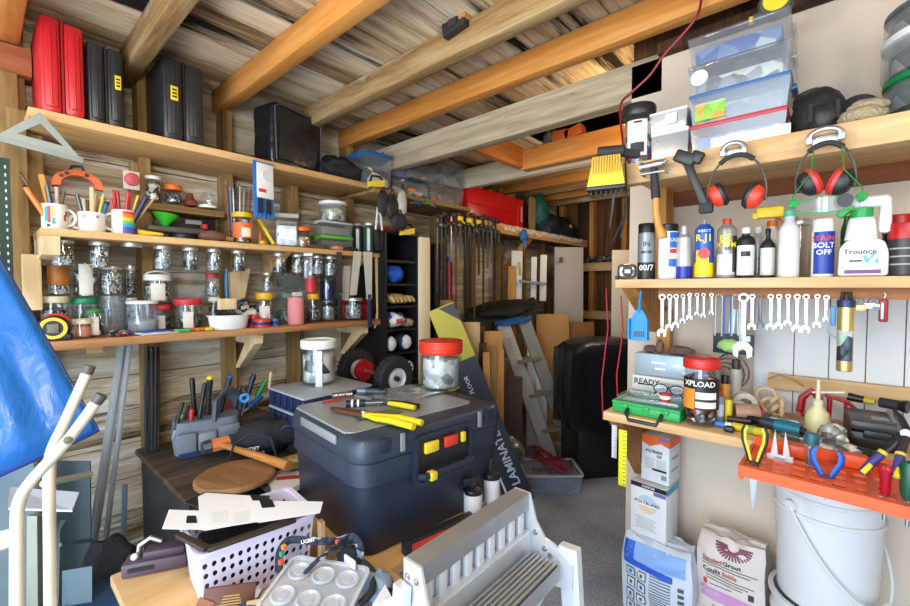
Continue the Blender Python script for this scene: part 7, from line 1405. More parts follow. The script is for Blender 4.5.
# ================================================================== OLD CHEST AND TOOL BAG behind the table
ZK = .60
k0, k1 = oz(157, 452, ZK), oz(226, 464, ZK)
DW = wood([(.2, '#17181a'), (.5, '#2b2d2e'), (.85, '#4a4540')], 'y', 6, .6, bump=.2); CW = wood([(.2, '#3a2012'), (.5, '#6a3e22'), (.85, '#9a6a44')], 'x', 6, .5, bump=.1)
t = thing('old_cabinet', 'dark weathered wooden cabinet under the tool bag', 'cabinet', (-1.92, .89, 0))
B().box((0, 0, ZK/2-.012), (.62, .86, ZK-.026)).obj('carcass', DW, t); B().box((0, 0, ZK-.013), (.66, .90, .026), bev=.008).obj('top_board', wood([(.2, '#1d1a18'), (.5, '#3f342b'), (.85, '#6d5644')], 'y', 6, .5, bump=.2), t)
for s_ in (-1, 1): B().box((.312, s_*.215, .30), (.012, .40, .44), bev=.004).obj('door', CW, t); B().box((.32, s_*.215, .30), (.008, .3, .3), bev=.003).obj('door_panel', M('#4d2d1a', .5), t)
p = oz(236, 474, ZK+.02); RB = .135
t = thing('round_board', 'round wooden board under the sledge hammer', 'board', (p.x, p.y, ZK+.001), .3); B().lathe([(0, 0), (RB*.96, 0), (RB, .006), (RB, .016), (RB*.95, .022), (0, .022)], 30).obj('board', wood([(.2, '#5d4028'), (.5, '#8f6a45'), (.85, '#b59068')], 'x', 6, .55, bump=.1), t)
a, c = oz(203, 448, ZK+.055), oz(236, 440, ZK+.055); e = oz(289, 466, ZK+.045); t = thing('sledge_hammer', 'short sledge hammer with orange painted head and thick wooden handle', 'hammer', (a+c)/2); m0 = (a+c)/2; u = (a-c).normalized(); hl = .066
B().cyl(u*hl, u*hl*.55, .026, .030, 8).cyl(u*hl*.55, -u*hl*.55, .026, .026, 8).cyl(-u*hl*.55, -u*hl, .030, .026, 8).obj('head', M('#5d646c', .4, .7), t); B().cyl(u*hl*.5, -u*hl*.5, .0275, .0275, 8).obj('orange_paint', M('#e0824a', .6, 0, .2, 40), t)
dh = e-m0; B().tube([-dh*.1, dh*.2, dh*.5, dh*.8, dh*1.0], [.015, .014, .016, .019, .021], 12, flat=.85).obj('handle', wood([(.2, '#8f5524'), (.5, '#bd7f42'), (.85, '#d9a468')], 'x', 7, .45, bump=.05), t)
# canvas tool bag full of handles
p = oz(205, 462, ZK); bx, by = -2.07, LY(207, -2.07, ZK); t = thing('tool_bag', 'grey blue canvas tool bag with pockets full of tool handles', 'bag', (bx, by, ZK+.001), facing((bx, by, ZK))+.1); CV = M('#6f7884', .85, 0, .15, 30, .35, 160); CVD = M('#3a4250', .85, 0, .15, 30, .35, 160)
W_ = .25; b = loft([(rrect(W_, .20, .04), 0), (rrect(W_*1.04, .21, .05), .06), (rrect(W_*.98, .19, .05), .135)]); b.obj('bag_body', CV, t)
for k, (x, z, w_, h_) in enumerate(((-.085, .055, .075, .09), (-.008, .05, .07, .085), (.075, .06, .085, .10))): B().box((x, -.112, z), (w_, .03, h_), bev=.012).obj('pocket', CV if k != 1 else M('#7f8894', .85, 0, .15, 30, .35, 160), t)
B().tube([(.02, -.08, .12), (.03, -.06, .20), (.08, -.02, .235), (.13, .02, .19), (.14, .04, .10)], .03, 8, flat=.35).obj('flap', M('#56657a', .85, 0, .15, 30, .35, 160), t)
B().box((0, -.135, .012), (W_*.9, .006, .02)).obj('trim', NAVY, t)
hand = [(183, 402, 165+10, 430, .008, BK, 'black'), (189, 405, 180, 428, .008, M('#141c28', .4), 'navy'), (192, 378, 195, 420, .012, BK, 'tall black'), (205, 383, 199, 420, .011, M('#1c222c', .4), 'slanted black'), (210, 378, 207, 420, .014, M('#232a20', .4), 'yellow-capped dark'), (183, 414, 182, 428, .013, M('#a89a2a', .3), 'yellow translucent'), (192, 409, 190, 432, .011, M('#b5222a', .35), 'upright red'), (208, 412, 201, 432, .012, M('#c22a30', .35), 'leaning red'), (230, 377, 219, 415, .012, M('#26303a', .4), 'blue-topped grey'), (232, 388, 226, 412, .010, M('#a52222', .4), 'thin red'), (240, 386, 234, 412, .010, M('#2a3642', .4), 'dark grey'), (243, 388, 240, 412, .008, M('#b59a2a', .4), 'narrow yellow'), (254, 374, 244, 408, .014, M('#152a4a', .35), 'thick navy'), (266, 380, 256, 398, .013, M('#178a5a', .35), 'green'), (262, 396, 248, 408, .014, M('#1c4f8a', .35), 'blue'), (271, 372, 269, 388, .008, PINEW, 'pale wooden')]
for i, (x0, y0_, x1, y1_, r, mt, nm) in enumerate(hand):
    xx = -2.03-.03*(i % 3) if i < 8 else -2.06-.03*(i % 2); a = ox(x0, y0_, xx); c_ = ox(x1, y1_, xx); t = thing('screwdriver', nm+' tool handle sticking up '+('from the grey canvas bag' if i < 8 else 'behind the grey canvas bag'), 'screwdriver', c_); d_ = a-c_
    c2 = d_*-.3; B().tube([V((0, 0, 0)), d_*.3, d_*.55, d_*.9, d_], [r*.8, r, r*.75, r, r*.7], 10).obj('handle', mt, t); B().cyl(c2, (0, 0, 0), r*.3, n=8).obj('shaft', STEEL, t)
    if nm.startswith('yellow-capped'): B().ball(d_, (.014, .014, .012)).obj('cap', YEL, t)
    if nm.startswith('blue-topped'): B().ball(d_, (.013, .013, .011)).obj('cap', M('#2a5fb5', .4), t)
p = ox(245, 398, -1.98); t = thing('tape_ring', 'bright blue ring lying among tool handles behind the bag', 'ring', p, facing(p)); B().tube([(.016*math.cos(a), 0, .016*math.sin(a)) for a in [2*PI*i/18 for i in range(18)]], .008, 8, closed=True).obj('ring', M('#3a86c4', .4), t)
# support under the handles that stand behind the bag
p = oz(268, 432, ZK); t = thing('tool_tray', 'low wooden box holding the handles behind the bag', 'box', (-2.08, LY(240, -2.08, .7), ZK+.001), PI/2); B().box((0, 0, .05), (.22, .12, .10), bev=.004).obj('tray_box', M('#4a3a2c', .7, 0, .2), t)
# black soft bag with round mesh panel
p = oz(262, 452, ZK); bx = -1.76; by = LY(265, bx, ZK+.05); t = thing('tool_pouch', 'black soft tool pouch with purple round emblem and white lettering', 'bag', (bx, by, ZK+.001), facing((bx, by, ZK)))
BC = M('#15171d', .75, 0, .3, 20, .4, 80); B().blob((.0, .02, .075), (.112, .08, .082), 70, .16, 2.2, floor=0).obj('bag_body', BC, t); B().blob((.085, -.03, .10), (.075, .05, .055), 72, .1, 2).obj('mesh_panel', M('#101014', .8, 0, .3, 60, .6, 200), t); B().tube([(.085+.022*math.cos(a), -.072, .118+.016*math.sin(a)) for a in [2*PI*i/16 for i in range(16)]], .0022, 6, closed=True).obj('emblem', M('#3a3a9a', .5), t)
B().tube([(-.13, -.05, .02), (-.11, -.08, .09), (-.05, -.095, .125), (.02, -.09, .10), (.04, -.085, .02)], .006, 8, flat=.5).obj('opening_trim', M('#2a3142', .7), t); text('VOET', .022, WHT, t, (-.045, -.074, .056), width=.05); text('WORKING', .02, WHT, t, (-.030, -.074, .034), width=.056)
tagm(B().box((0, 0, 0), (.05, .03, .006), bev=.002).obj('white_tag', WHT), 'white tag lying at foot of the black tool pouch', 'tag', loc=(oz(276, 450, ZK).x, oz(276, 450, ZK).y, ZK+.006), rz=.9)
# flat boxes by the chest
slab([(262, 483), (300, 463), (318, 480), (280, 500)], ZK-.03, .02, M('#d9d4d0', .6, 0, .08), 'white_carton', 'flat white carton with red print beside the tool chest', 'box'); o = COL.objects[-1]
B().box((.0, -.02, .021), (.09, .03, .001), T(rz=.9)).obj('red_print', M('#b5382c', .5), o); o2 = B().box((.02, .04, .021), (.04, .02, .001), T(rz=.9)).obj('print', GREY, o)
slab([(280, 462), (300, 456), (305, 466), (286, 472)], ZK+.0, .015, bits(['#7a8a4a', '#b58a4a', '#c9c4a0', '#8a4a30'], 20, .6, 0), 'seed_packet', 'small colourful packet behind the white carton', 'packet')
barrel('pry_bar', 'dark flat pry bar leaning below the round board', 'bar', oz(245, 472, ZK-.02), oz(268, 490, ZK-.02), ((0, 1, .010, .010, M('#4a525a', .4, .4), 'bar'),))
tagm(B().box((0, 0, (ZK-.035)/2), (.12, .34, ZK-.035), bev=.006).obj('crate', DW), 'dark crate standing between old cabinet and tool chest', 'crate', loc=(-1.515, .62, .0))
# navy organisers stacked, white jar
ZO = .86; nr = oz(306, 398, ZO); NV = M('#18224a', .4, 0, .12); LG = M('#9aa0a8', .4, .0, .08)
t0 = None
for k in range(2):
    z = ZO-.155+.078*k; t = thing('parts_organizer', ['lower navy parts organizer of the stacked pair', 'upper navy parts organizer with grey lid under white-lidded jar'][k], 'organizer', (nr.x-.155, nr.y+.16, z), PI/2, 'stacked navy organizers'); ow, od_ = .34, .30
    B().box((0, 0, .032), (ow, od_, .064), bev=.010).obj('organizer_body', NV, t); B().box((0, 0, .070), (ow*1.01, od_*1.01, .012), bev=.005).obj('lid', LG, t)
    for i in range(5): B().box((-ow/2-.003, -od_*.38+od_*.19*i, .034), (.010, .034, .058), bev=.004).obj('latch', NV, t); B().box((-ow*.36+ow*.18*i, -od_/2-.003, .034), (.034, .010, .058), bev=.004).obj('latch', NV, t)
tagm(B().box((0, 0, .0505), (.34, .32, .101), bev=.006).obj('crate', DW), 'dark low crate supporting the two navy organizers', 'crate', loc=(nr.x-.155, nr.y+.16, ZK+.001))
p = oz(319, 383, ZO); D = S(34, p); H = S(44, p)
jar('big clear jar with white lid standing on navy organizers', V((p.x, p.y, ZO+.0)), D, H, WHT, .19, bits(['#d6d8da', '#eceeef', '#9ea4aa', '#3a3d42', '#dcdde0'], 18, .5, .05), 'white_fittings', 'big white-lidded jar on organizers', .9, lid_r=1.02, neck=.92, tag=(M('#e0e0de', .5), .18, .0, .78))
# ================================================================== FAR LEFT WALL: hand truck, black cubbies, clamps
RUB = M('#232427', .8, 0, .15, 30, .4, 120)
ax = (-fwd*.72+rgt*.69); ax.z = 0; ax.normalize()
w1 = od(394, 378, 2.13); t = thing('hand_truck', 'red hand truck with two black pneumatic wheels behind the tool chest', 'hand truck', (w1.x, w1.y, 0)); zc = w1.z
R_ = .107
for k in range(2):
    c0 = V((0, 0, zc))-ax*(.36*k); q = ax.to_track_quat('Z', 'Y').to_matrix().to_4x4(); m = Matrix.Translation(c0) @ q
    o = B().lathe([(R_*.50, -.028), (R_*.70, -.036), (R_*.90, -.032), (R_, -.016), (R_*1.02, 0), (R_, .016), (R_*.90, .032), (R_*.70, .036), (R_*.50, .028), (R_*.50, -.028)], 34, m=m).obj('tyre', RUB, t)
    b = B()
    for i in range(30): a = 2*PI*i/30; b.box((R_*1.005*math.cos(a), R_*1.005*math.sin(a), 0), (.008, .010, .040), m @ T(rz=0))
    b.obj('tread_blocks', RUB, o)
    o2 = B().lathe([(0, .016), (R_*.2, .018), (R_*.22, .022), (R_*.42, .014), (R_*.50, .028), (R_*.52, .028), (R_*.52, -.028), (0, -.02)], 30, m=m).obj('hub', M('#d6d8da', .4), t); B().lathe([(0, .016), (R_*.13, .016), (R_*.12, .032), (0, .034)], 14, m=m).obj('axle_cap', DARKSTEEL, o2)
B().cyl(V((0, 0, zc))+ax*.03, V((0, 0, zc))-ax*.40, .010).obj('axle', STEEL, t); RT = M('#a81820', .4)
for s_ in (.08, .28): B().cyl(V((0, 0, zc+.06))-ax*s_, V((-.10, .06, .0))-ax*s_, .014).obj('frame_tube', RT, t); B().lathe([(0, -.012), (.055, -.012), (.055, .012), (0, .012)], 20, m=Matrix.Translation(V((0, 0, zc))-ax*s_) @ ax.to_track_quat('Z', 'Y').to_matrix().to_4x4()).obj('axle_bracket', RT, t)
for z in (.2, .5): B().cyl(V((-.09+.1*z, .05, z))-ax*.08, V((-.09+.1*z, .05, z))-ax*.28, .011).obj('cross_tube', RT, t)
# black cubby tower
BKW = M('#121214', .5, 0, .2, 12); ux0, ux1, uy0, uy1, uz = -2.255, -1.95, LY(385, -1.95, 1.3), LY(419, -1.95, 1.3), 1.64
t = thing('cubby_tower', 'tall narrow black cubby shelf unit standing against left wall', 'shelf unit', ((ux0+ux1)/2, (uy0+uy1)/2, 0)); sw, sdp = uy1-uy0, ux1-ux0
for s_ in (-1, 1): B().box((0, s_*(sw/2-.008), uz/2), (sdp, .016, uz)).obj('side_panel', BKW, t)
B().box((-sdp/2+.004, 0, uz/2), (.008, sw, uz)).obj('back_panel', BKW, t)
zs = [.04, .28, .50, .72, .90, 1.045, 1.185, 1.32, 1.46, uz-.01]
for z in zs: B().box((.002, 0, z), (sdp-.01, sw-.034, .014)).obj('shelf_board', BKW, t)
ym = (uy0+uy1)/2
def cub(k, bld, mat, nm, lab, cat, parts=None):
    z = zs[k]+.008; o = bld.obj(nm, mat); tagm(o, lab, cat, loc=(-2.06, ym, z)); o.scale = (1, .76, 1); return o
cub(7, B().blob((.02, -.02, .055), (.08, .11, .06), 80, .25, 2.5, floor=0), M('#1c52b8', .7, 0, .2, 30, .4), 'cloth_bundle', 'bright blue cloth bundle in upper cubby of black tower', 'cloth')
o = cub(6, B().blob((.02, 0, .04), (.09, .13, .035), 81, .3, 3, floor=0), M('#b59a5c', .85, 0, .3, 30, .4), 'work_gloves', 'tan leather work gloves heaped in cubby below blue bundle', 'gloves')
for k in range(6): B().tube([(.05, -.1+.04*k, .05), (.10, -.10+.042*k, .045), (.125, -.105+.043*k, .025)], [.013, .013, .010], 8).obj('finger', M(['#c9ad6a', '#b5965a'][k % 2], .85, 0, .2), o)
o = cub(5, B().blob((.03, -.03, .05), (.09, .10, .05), 82, .25, 3, floor=0), bits(['#c9c6cc', '#b53a3a', '#3a56a0', '#e0dcd8'], 14, .7, 0), 'rag_bundle', 'red white and blue rags in middle cubby of black tower', 'cloth'); 
cub(5, B().blob((.05, .10, .03), (.06, .05, .03), 83, .2, 3, floor=0), M('#a58d66', .85, 0, .2), 'tan_glove', 'tan rolled glove right of the striped rags', 'glove')
for k in range(2):
    o = cub(4, B().blob((.04, -.085+.15*k, .055), (.07, .06, .055), 84+k, .12, 2, floor=0), M('#24344e', .5, 0, .2), 'ear_defender', ['navy and white rounded pad at left of the fourth cubby', 'navy flat pad at right of the fourth cubby'][k], 'pad'); B().blob((.085, -.095+.16*k, .055), (.03, .045, .045), 87, .1).obj('white_face', M('#d3d6da', .5), o)
for k in range(2):
    t2 = thing('cable_reel', ['black reel at left in the cubby above the wheels', 'black and white reel at right in the cubby above the wheels'][k], 'reel', (-2.02, ym-.062+.12*k, zs[3]+.075), 0); B().lathe([(0, -.02), (.06, -.02), (.06, .02), (0, .02)], 24, m=T(.02, 0, 0, 0, PI/2)).obj('reel', BK, t2); B().lathe([(.02, .021), (.05, .021), (.05, .026), (.02, .026)], 22, m=T(.02, 0, 0, 0, PI/2)).obj('rim', GREY if k == 0 else WHT, t2)
tagm(B().box((0, 0, .012), (.2, .22, .024), bev=.006).obj('red_box_lid', M('#8a1c22', .4)), 'flat dark red lid on top of black cubby tower', 'lid', loc=(-2.08, ym, uz+.001))
tagm(B().box((0, 0, .81), (.028, .085, 1.62), bev=.002).obj('plank', wood([(.2, '#cdb68a'), (.5, '#e6d6b2'), (.85, '#f2e8cc')], 'z', 4, .55, bump=.05)), 'tall pale plank leaning right of the black cubby tower', 'plank', loc=(-1.94, LY(424, -1.94, 1.2)+.0, 0))
tagm(B().box((0, 0, .8), (.06, .10, 1.6), bev=.01).obj('black_panel', BLACK), 'tall black panel standing right of the pale plank', 'panel', loc=(-2.02, LY(434, -2.02, 1.2)+.03, 0))  # plain black panel, material not known
# continuing top shelf and boxes
tagm(B().box((0, 0, -.014), (.36, .88, .028), bev=.003).obj('wall_shelf', OLDY), 'short old shelf under clear boxes beyond the laptop bag', 'shelf', loc=(-2.165, 1.98, 1.885))
zsb = 1.886
def lbox(label, px0, px1, y0, y1, x, lid, fill, fn, z=None, short='', d=.22, fh=.6):
    z0 = z if z is not None else zsb; a, c = Lloc(px0, x, z0), Lloc(px1, x, z0); w = (c-a).length; return cbox('storage_box', label, 'box', V((x-d/2, (a.y+c.y)/2, z0)), (w, d, S(y1-y0, a)), lid, fill, fn, fh, PI/2, 'clear boxes beyond the laptop bag', None, .12, short)
lbox('clear blue-lidded box holding white tape rolls right of slumped bag', 367, 392, 148, 183, -2.02, BLID, bits(['#5a5e62', '#c9c6c0', '#2e3034', '#e4e2dc'], 14, .5, 0), 'tape_rolls', zsb+.016, 'blue-lidded box near bag')
b0 = lbox('lower clear box with blue contents, second along the far shelf', 393, 409, 178, 196, -2.06, GLC, bits(['#3a5a8a', '#a8b0b8', '#5a4a44'], 14, .5, 0), 'blue_pieces', None, 'second far box')
lbox('blue box with dark straps on top of second clear box', 393, 409, 150, 176, -2.06, BLID, bits(['#24508f', '#1c2c44', '#8aa4c4'], 9, .5, 0), 'blue_straps', zsb+S(18, V((-2.06, 1.8, 1.9)))+.002, 'upper blue box')
lbox('lower left clear box of pale things on far shelf', 410, 428, 183, 199, -2.04, GLC, bits(['#8a7a6a', '#b0a89c', '#5a4c44'], 14, .5, 0), 'pale_pieces', None, 'lower left far box')
lbox('lower right wide clear box on far shelf', 430, 464, 181, 200, -2.02, GLC, bits(['#6f6560', '#887c74', '#5a524c'], 22, .6, 0), 'grey_pieces', None, 'lower right far box')
hz = S(19, V((-2.02, 2.1, 1.9)))+.002
lbox('upper left clear bluish box on far shelf', 408, 437, 162, 179, -2.05, GLC, bits(['#3a5a74', '#6a8494', '#7a4a3e', '#50626e'], 22, .6, 0), 'bluish_pieces', zsb+hz, 'upper left far box')
lbox('upper right clear box holding pinkish things on far shelf', 440, 465, 160, 182, -2.02, GLC, bits(['#5a727e', '#9a6a60', '#6f848c', '#4a5258'], 22, .6, 0), 'pinkish_pieces', zsb+hz, 'upper right far box')
# back shelf on the left wall with red case
ZBS = 1.80; t = thing('wall_shelf', 'long rough shelf far back carrying red case and bags', 'shelf', (-2.155, 3.37, ZBS)); B().box((0, 0, -.014), (.39, 1.96, .028), bev=.003).obj('shelf_board', OLDY, t); B().box((.185, 0, -.03), (.03, 1.96, .075)).obj('front_rail', PINE, t); B().bar((.15, -.1, -.06), (-.12, -.1, -.32), .04, .045, (0, 1, 0)).obj('brace', PINEZ, t)
b = B()
for i in range(26): b.box((.20, -.55+.055*i, -.018+random.uniform(-.01, .01)), (.012, .03+random.uniform(0, .02), .03), T(rz=0))
b.obj('paint_flakes', M('#d6d2ca', .7), t)['kind'] = 'stuff'
a, c = Lloc(470, -2.0, ZBS), Lloc(526, -2.0, ZBS); w = (c-a).length; h = .27; t = thing('tool_case', 'big glossy red case lying on the far back shelf', 'case', (-2.13, (a.y+c.y)/2, ZBS+.001), PI/2); RD2 = M('#b80f16', .3, 0, .08)
B().box((0, 0, h/2), (w, .22, h), bev=.02).obj('case_body', RD2, t); B().box((w*.40, -.112, h/2), (w*.1, .012, h*.9), bev=.006).obj('end_rib', RD2, t); B().box((w*.43, -.117, h*.5), (w*.03, .004, h*.5)).obj('white_print', M('#d98a8a', .5), t); B().box((0, 0, h*.5), (w*1.005, .225, .006)).obj('seam', M('#7a0a10', .4), t)
tagm(B().box((0, 0, .15), (.015, .09, .30)).obj('board_piece', OLDZ), 'grey board standing right of the red case', 'board', loc=(-2.0, Lloc(529, -2.0, ZBS).y+.05, ZBS+.001))
for k, (px, rr, mt, nm, lab, cat) in enumerate(((538, (.09, .12, .12), M('#155a52', .6, 0, .2, 20, .4), 'cloth_bag', 'dark teal cloth bag on far back shelf', 'bag'), (546, (.12, .16, .10), M('#1c2434', .6, 0, .3, 20, .4), 'backpack', 'navy bundle in front of the teal bag', 'bag'), (562, (.11, .17, .10), M('#16181c', .6, 0, .3, 20, .4), 'tool_bag', 'black bag beside the navy bundle', 'bag'), (583, (.10, .25, .10), M('#22251f', .6, 0, .3, 14, .4), 'roof_bag', 'dark green bag at far end of back shelf', 'bag'))):
    p = Lloc(px, -2.06-.02*k, ZBS); o = tagm(B().blob((0, 0, rr[2]*.92+(.10 if k == 0 else 0)), (rr[0], rr[1], rr[2]*1.35), 90+k, .25, 2.4, floor=0).obj(nm, mt), lab, cat, loc=(p.x, p.y, ZBS+.001))
    if k == 3: B().bar((.09, -.12, .05), (.09, .0, .17), .02, .01).obj('pale_strap', M('#b5b2a0', .6), o)
    if k == 2: B().ball((.105, -.02, .12), (.01, .03, .03)).obj('badge', M('#c9b98a', .5), o)
p = Lloc(524, -1.93, 1.76); tagm(B().blob((0, 0, -.02), (.02, .05, .05), 97, .3).tube([(0, 0, -.03), (.005, .02, -.12)], .015, 6).obj('blue_tape', M('#2a66a8', .5)), 'blue tape hanging from the front of far shelf', 'tape', loc=p)
# row of clamps hung below the shelves
cl = [(437, 214, 292, 'STEEL'), (441, 212, 270, 'D'), (446, 215, 300, 'D'), (451, 213, 262, 'S'), (456, 212, 330, 'W'), (460.5, 216, 258, 'S'), (465, 214, 322, 'D'), (470, 213, 300, 'D'), (474.5, 216, 336, 'W'), (479, 216, 275, 'D'), (483.5, 215, 312, 'D'), (488, 217, 268, 'S'), (491.5, 218, 262, 'S'), (495, 220, 300, 'D')]
for i, (px, yt, yb, k) in enumerate(cl):
    x = -1.93-.012*(i % 3); a = ox(px, yt, x); c_ = ox(px, yb, x); Lc = a.z-c_.z; t = thing('bar_clamp', 'bar clamp hanging under far shelf, '+('%s in the row' % nth(i, len(cl)) if i in (0, len(cl)-1) else '%s in the row' % nth(i, len(cl))), 'clamp', a, PI/2, 'bar clamps hanging in a row')
    mt = {'D': M('#3a3838', .45, .5), 'S': M('#8a8a88', .35, .6), 'W': M('#5d4430', .6), 'STEEL': M('#5a5a5c', .4, .6)}[k]
    B().box((0, 0, -Lc/2), (.012, .008, Lc)).obj('bar', mt, t); B().box((.018, -.008, -.012), (.055, .022, .026), bev=.006).obj('fixed_jaw', BLACK, t); B().box((.018, -.008, -.07-.02*(i % 3)), (.05, .024, .03), bev=.006).obj('sliding_jaw', BLACK if i % 4 else DARKSTEEL, t); B().cyl((.03, -.012, -.085-.02*(i % 3)), (.03, -.012, -.15-.02*(i % 3)), .010).obj('handle', mt if k == 'W' else BLACK, t)
    if i in (4, 6, 8): B().box((.02, -.022, -.045), (.05, .02, .035), bev=.008).obj('yellow_pad', YEL, t); B().bar((.02, -.02, -.05), (.07, -.02, -.075), .012, .012, bev=.003).obj('yellow_trigger', YEL, t)
for i, (px, py, mt, lab) in enumerate(((411, 190, M('#d9862a', .5), 'orange handle sticking out above the hanging clamps'), (417, 196, M('#d9a08a', .5), 'peach handle below the orange one above clamps'), (424, 197, M('#4fae5a', .5), 'light green handle above the hanging clamps'), (428, 203, M('#3a9a4a', .5), 'darker green handle below the light green one'), (432, 199, M('#d9607a', .5), 'pink handle right of the green handles'), (434, 206, M('#c94a5a', .5), 'red-pink handle under the pink one'), (416, 203, M('#24508f', .5), 'blue handle left of the green handles'))):
    p = ox(px, py, -1.91); t = thing('spring_clamp', lab, 'clamp', p, PI/2+.3*(i % 3)); B().tube([(-.03, 0, -.004), (0, 0, .004), (.035, 0, .0)], [.008, .010, .008], 8).obj('grip', mt, t); B().box((-.045, 0, -.004), (.04, .012, .014), bev=.003).obj('jaw', DARKSTEEL, t)
# black pouches, staplers hung at the end of the top shelf
for i, (px, py, rr, mt, nm, lab) in enumerate(((383, 203, (.02, .04, .07), BLACKR, 'tool_pouch', 'black leather pouch hanging leftmost below far boxes'), (392, 207, (.025, .045, .075), M('#1c1a18', .6, 0, .3), 'tool_pouch', 'dark pouch with brass bits hanging second below far boxes'), (402, 203, (.02, .035, .08), M('#b9b4a8', .5, 0, .4, 30), 'bit_packet', 'pale packet of bits hanging between the black pouches'), (399, 222, (.03, .06, .05), BLACKR, 'tool_pouch', 'black pouch hanging above the yellow stapler'))):
    p = ox(px, py, -1.93+.01*i); o = tagm(B().blob((0, 0, 0), rr, 100+i, .2, 2.6).obj(nm, mt), lab, 'pouch' if i != 2 else 'packet', loc=p)
    B().tube([(.0, -rr[1]*.6, rr[2]*.6), (.01, 0, rr[2]*1.4), (0, rr[1]*.6, rr[2]*.6)], .004, 6).obj('strap', BK, o)
for i, (px, py, lab) in enumerate(((376, 183, 'yellow and black tool hanging at corner of top shelf'), (407, 231, 'yellow stapler hanging above the blue bundle'))):
    p = ox(px, py, -1.92); t = thing('staple_gun', lab, 'stapler', p, PI/2); B().hexa([(-.05, -.015, -.03), (.05, -.015, -.014), (.05, .015, -.014), (-.05, .015, -.03), (-.045, -.015, 0), (.05, -.015, .022), (.05, .015, .022), (-.045, .015, 0)]).obj('body', YEL, t); B().tube([(-.04, 0, 0), (-.03, 0, .035), (.03, 0, .04), (.045, 0, .02)], .007, 8).obj('lever', BK, t)
# red stick and blue end
p = ox(449, 262, -1.99); t = thing('grease_gun', 'long red tube with blue top hanging among the clamps', 'tube', p, PI/2); B().cyl((0, 0, 0), (.01, 0, -.42), .024, .018).obj('tube', M('#8a1620', .4), t); B().cyl((0, 0, 0), (0, 0, .035), .02).obj('blue_top', M('#3a3a9a', .4), t)
# ================================================================== ALCOVE CLUTTER
def up(px0, px1, ytop, d, mat, nm, lab, cat, th=.03, lean=.0, zb=0., tilt=0):
    a, c_ = od(px0, ytop, d), od(px1, ytop, d); w = (c_-a).length; h = (a.z+c_.z)/2-zb; m_ = (a+c_)/2; o = B().box((0, 0, h/2), (w, th, h), T(rx=lean, ry=tilt), bev=min(.004, th*.2)).obj(nm, mat); return tagm(o, lab, cat, loc=(m_.x, m_.y, zb), rz=YAW)
CB = M('#b58a52', .8, 0, .12, 6); PLY = wood([(.2, '#b5925c'), (.5, '#d0b07c'), (.85, '#e0c89a')], 'z', 4, .7, bump=.1)
up(555, 584, 247, 3.95, M('#b4aca2', .6, 0, .05), 'door_slab', 'pale plain door panel leaning at the back wall', 'panel', .04, -.02)
tagm(B().box((0, 0, 0), (.03, .004, .05)).obj('dark_sticker', BK), 'dark mark stuck on upper left of pale door panel', 'sticker', loc=od(561, 260, 3.91), rz=YAW)
t = up(612, 629, 250, 3.5, M('#c9bfae', .6, 0, .05), 'pale_board', 'pale narrow board with round hole standing behind the post', 'board', .018); B().cyl((-.01, -.0095, .55+.06), (-.01, -.0091, .55+.06), .02).obj('hole_rim', BK, t)
up(537, 570, 314, 3.55, CB, 'cardboard_sheet', 'large tan cardboard sheet behind the leaning stepladder', 'cardboard', .02, -.03); up(566, 594, 322, 3.7, M('#8a5a34', .7, 0, .2), 'plywood_sheet', 'brown sheet right of the tan cardboard', 'board', .02)
up(462, 480, 322, 2.75, PLY, 'plywood_offcut', 'upright light plywood offcut left of the dark boards', 'board', .02); up(484, 503, 331, 2.9, M('#c4924e', .7, 0, .12), 'board_offcut', 'golden board offcut left of the stepladder', 'board', .02)
for i, (a, b_, yt, d, mt, lab) in enumerate(((474, 485, 326, 3.05, M('#5d3a24', .7, 0, .2), 'dark brown upright board behind light plywood'), (479, 487, 343, 2.72, BACKW, 'narrow dark board between plywood and golden offcut'), (483, 490, 352, 2.6, PINEZ, 'narrow golden stick cluster left one'), (490, 497, 346, 2.62, OLDZ, 'narrow brown stick cluster middle one'), (496, 504, 349, 2.64, PINEZ, 'narrow golden stick cluster right one'), (470, 477, 345, 3.0, M('#2c2a2a', .6), 'black narrow upright board near yellow carton'), (499, 522, 377, 2.9, M('#4a3a2e', .7, 0, .25), 'dark weathered box board behind stepladder foot'), (527, 541, 348, 3.48, WHT, 'white papers standing right of the stepladder'), (536, 547, 360, 3.46, PAPER, 'white card standing beside cardboard'), (440, 452, 300, 2.9, OLDZ, 'old grey board standing behind the clamps'), (508, 516, 266, 3.7, PINEZ, 'pine upright behind the white ladder'))):
    up(a, b_, yt, d, mt, 'board_offcut' if 'paper' not in lab and 'card' not in lab else 'paper_sheet', lab, 'board' if 'paper' not in lab and 'white card' not in lab else 'paper', .018 if i != 6 else .06)
for i, px in enumerate((489.5, 497.5)):
    a = od(px-1.5, 381, 2.85); t = thing('metal_pipe', ['left upright silver pipe beside yellow black carton', 'right upright silver pipe beside yellow black carton'][i], 'pipe', (a.x, a.y, 0)); B().cyl((0, 0, 0), (0, 0, a.z), .019, n=18).obj('pipe_wall', M((.6, .58, .54), .35, .8), t); B().cyl((0, 0, a.z), (0, 0, a.z+.004), .021, n=18).obj('end_collar', STEEL, t)
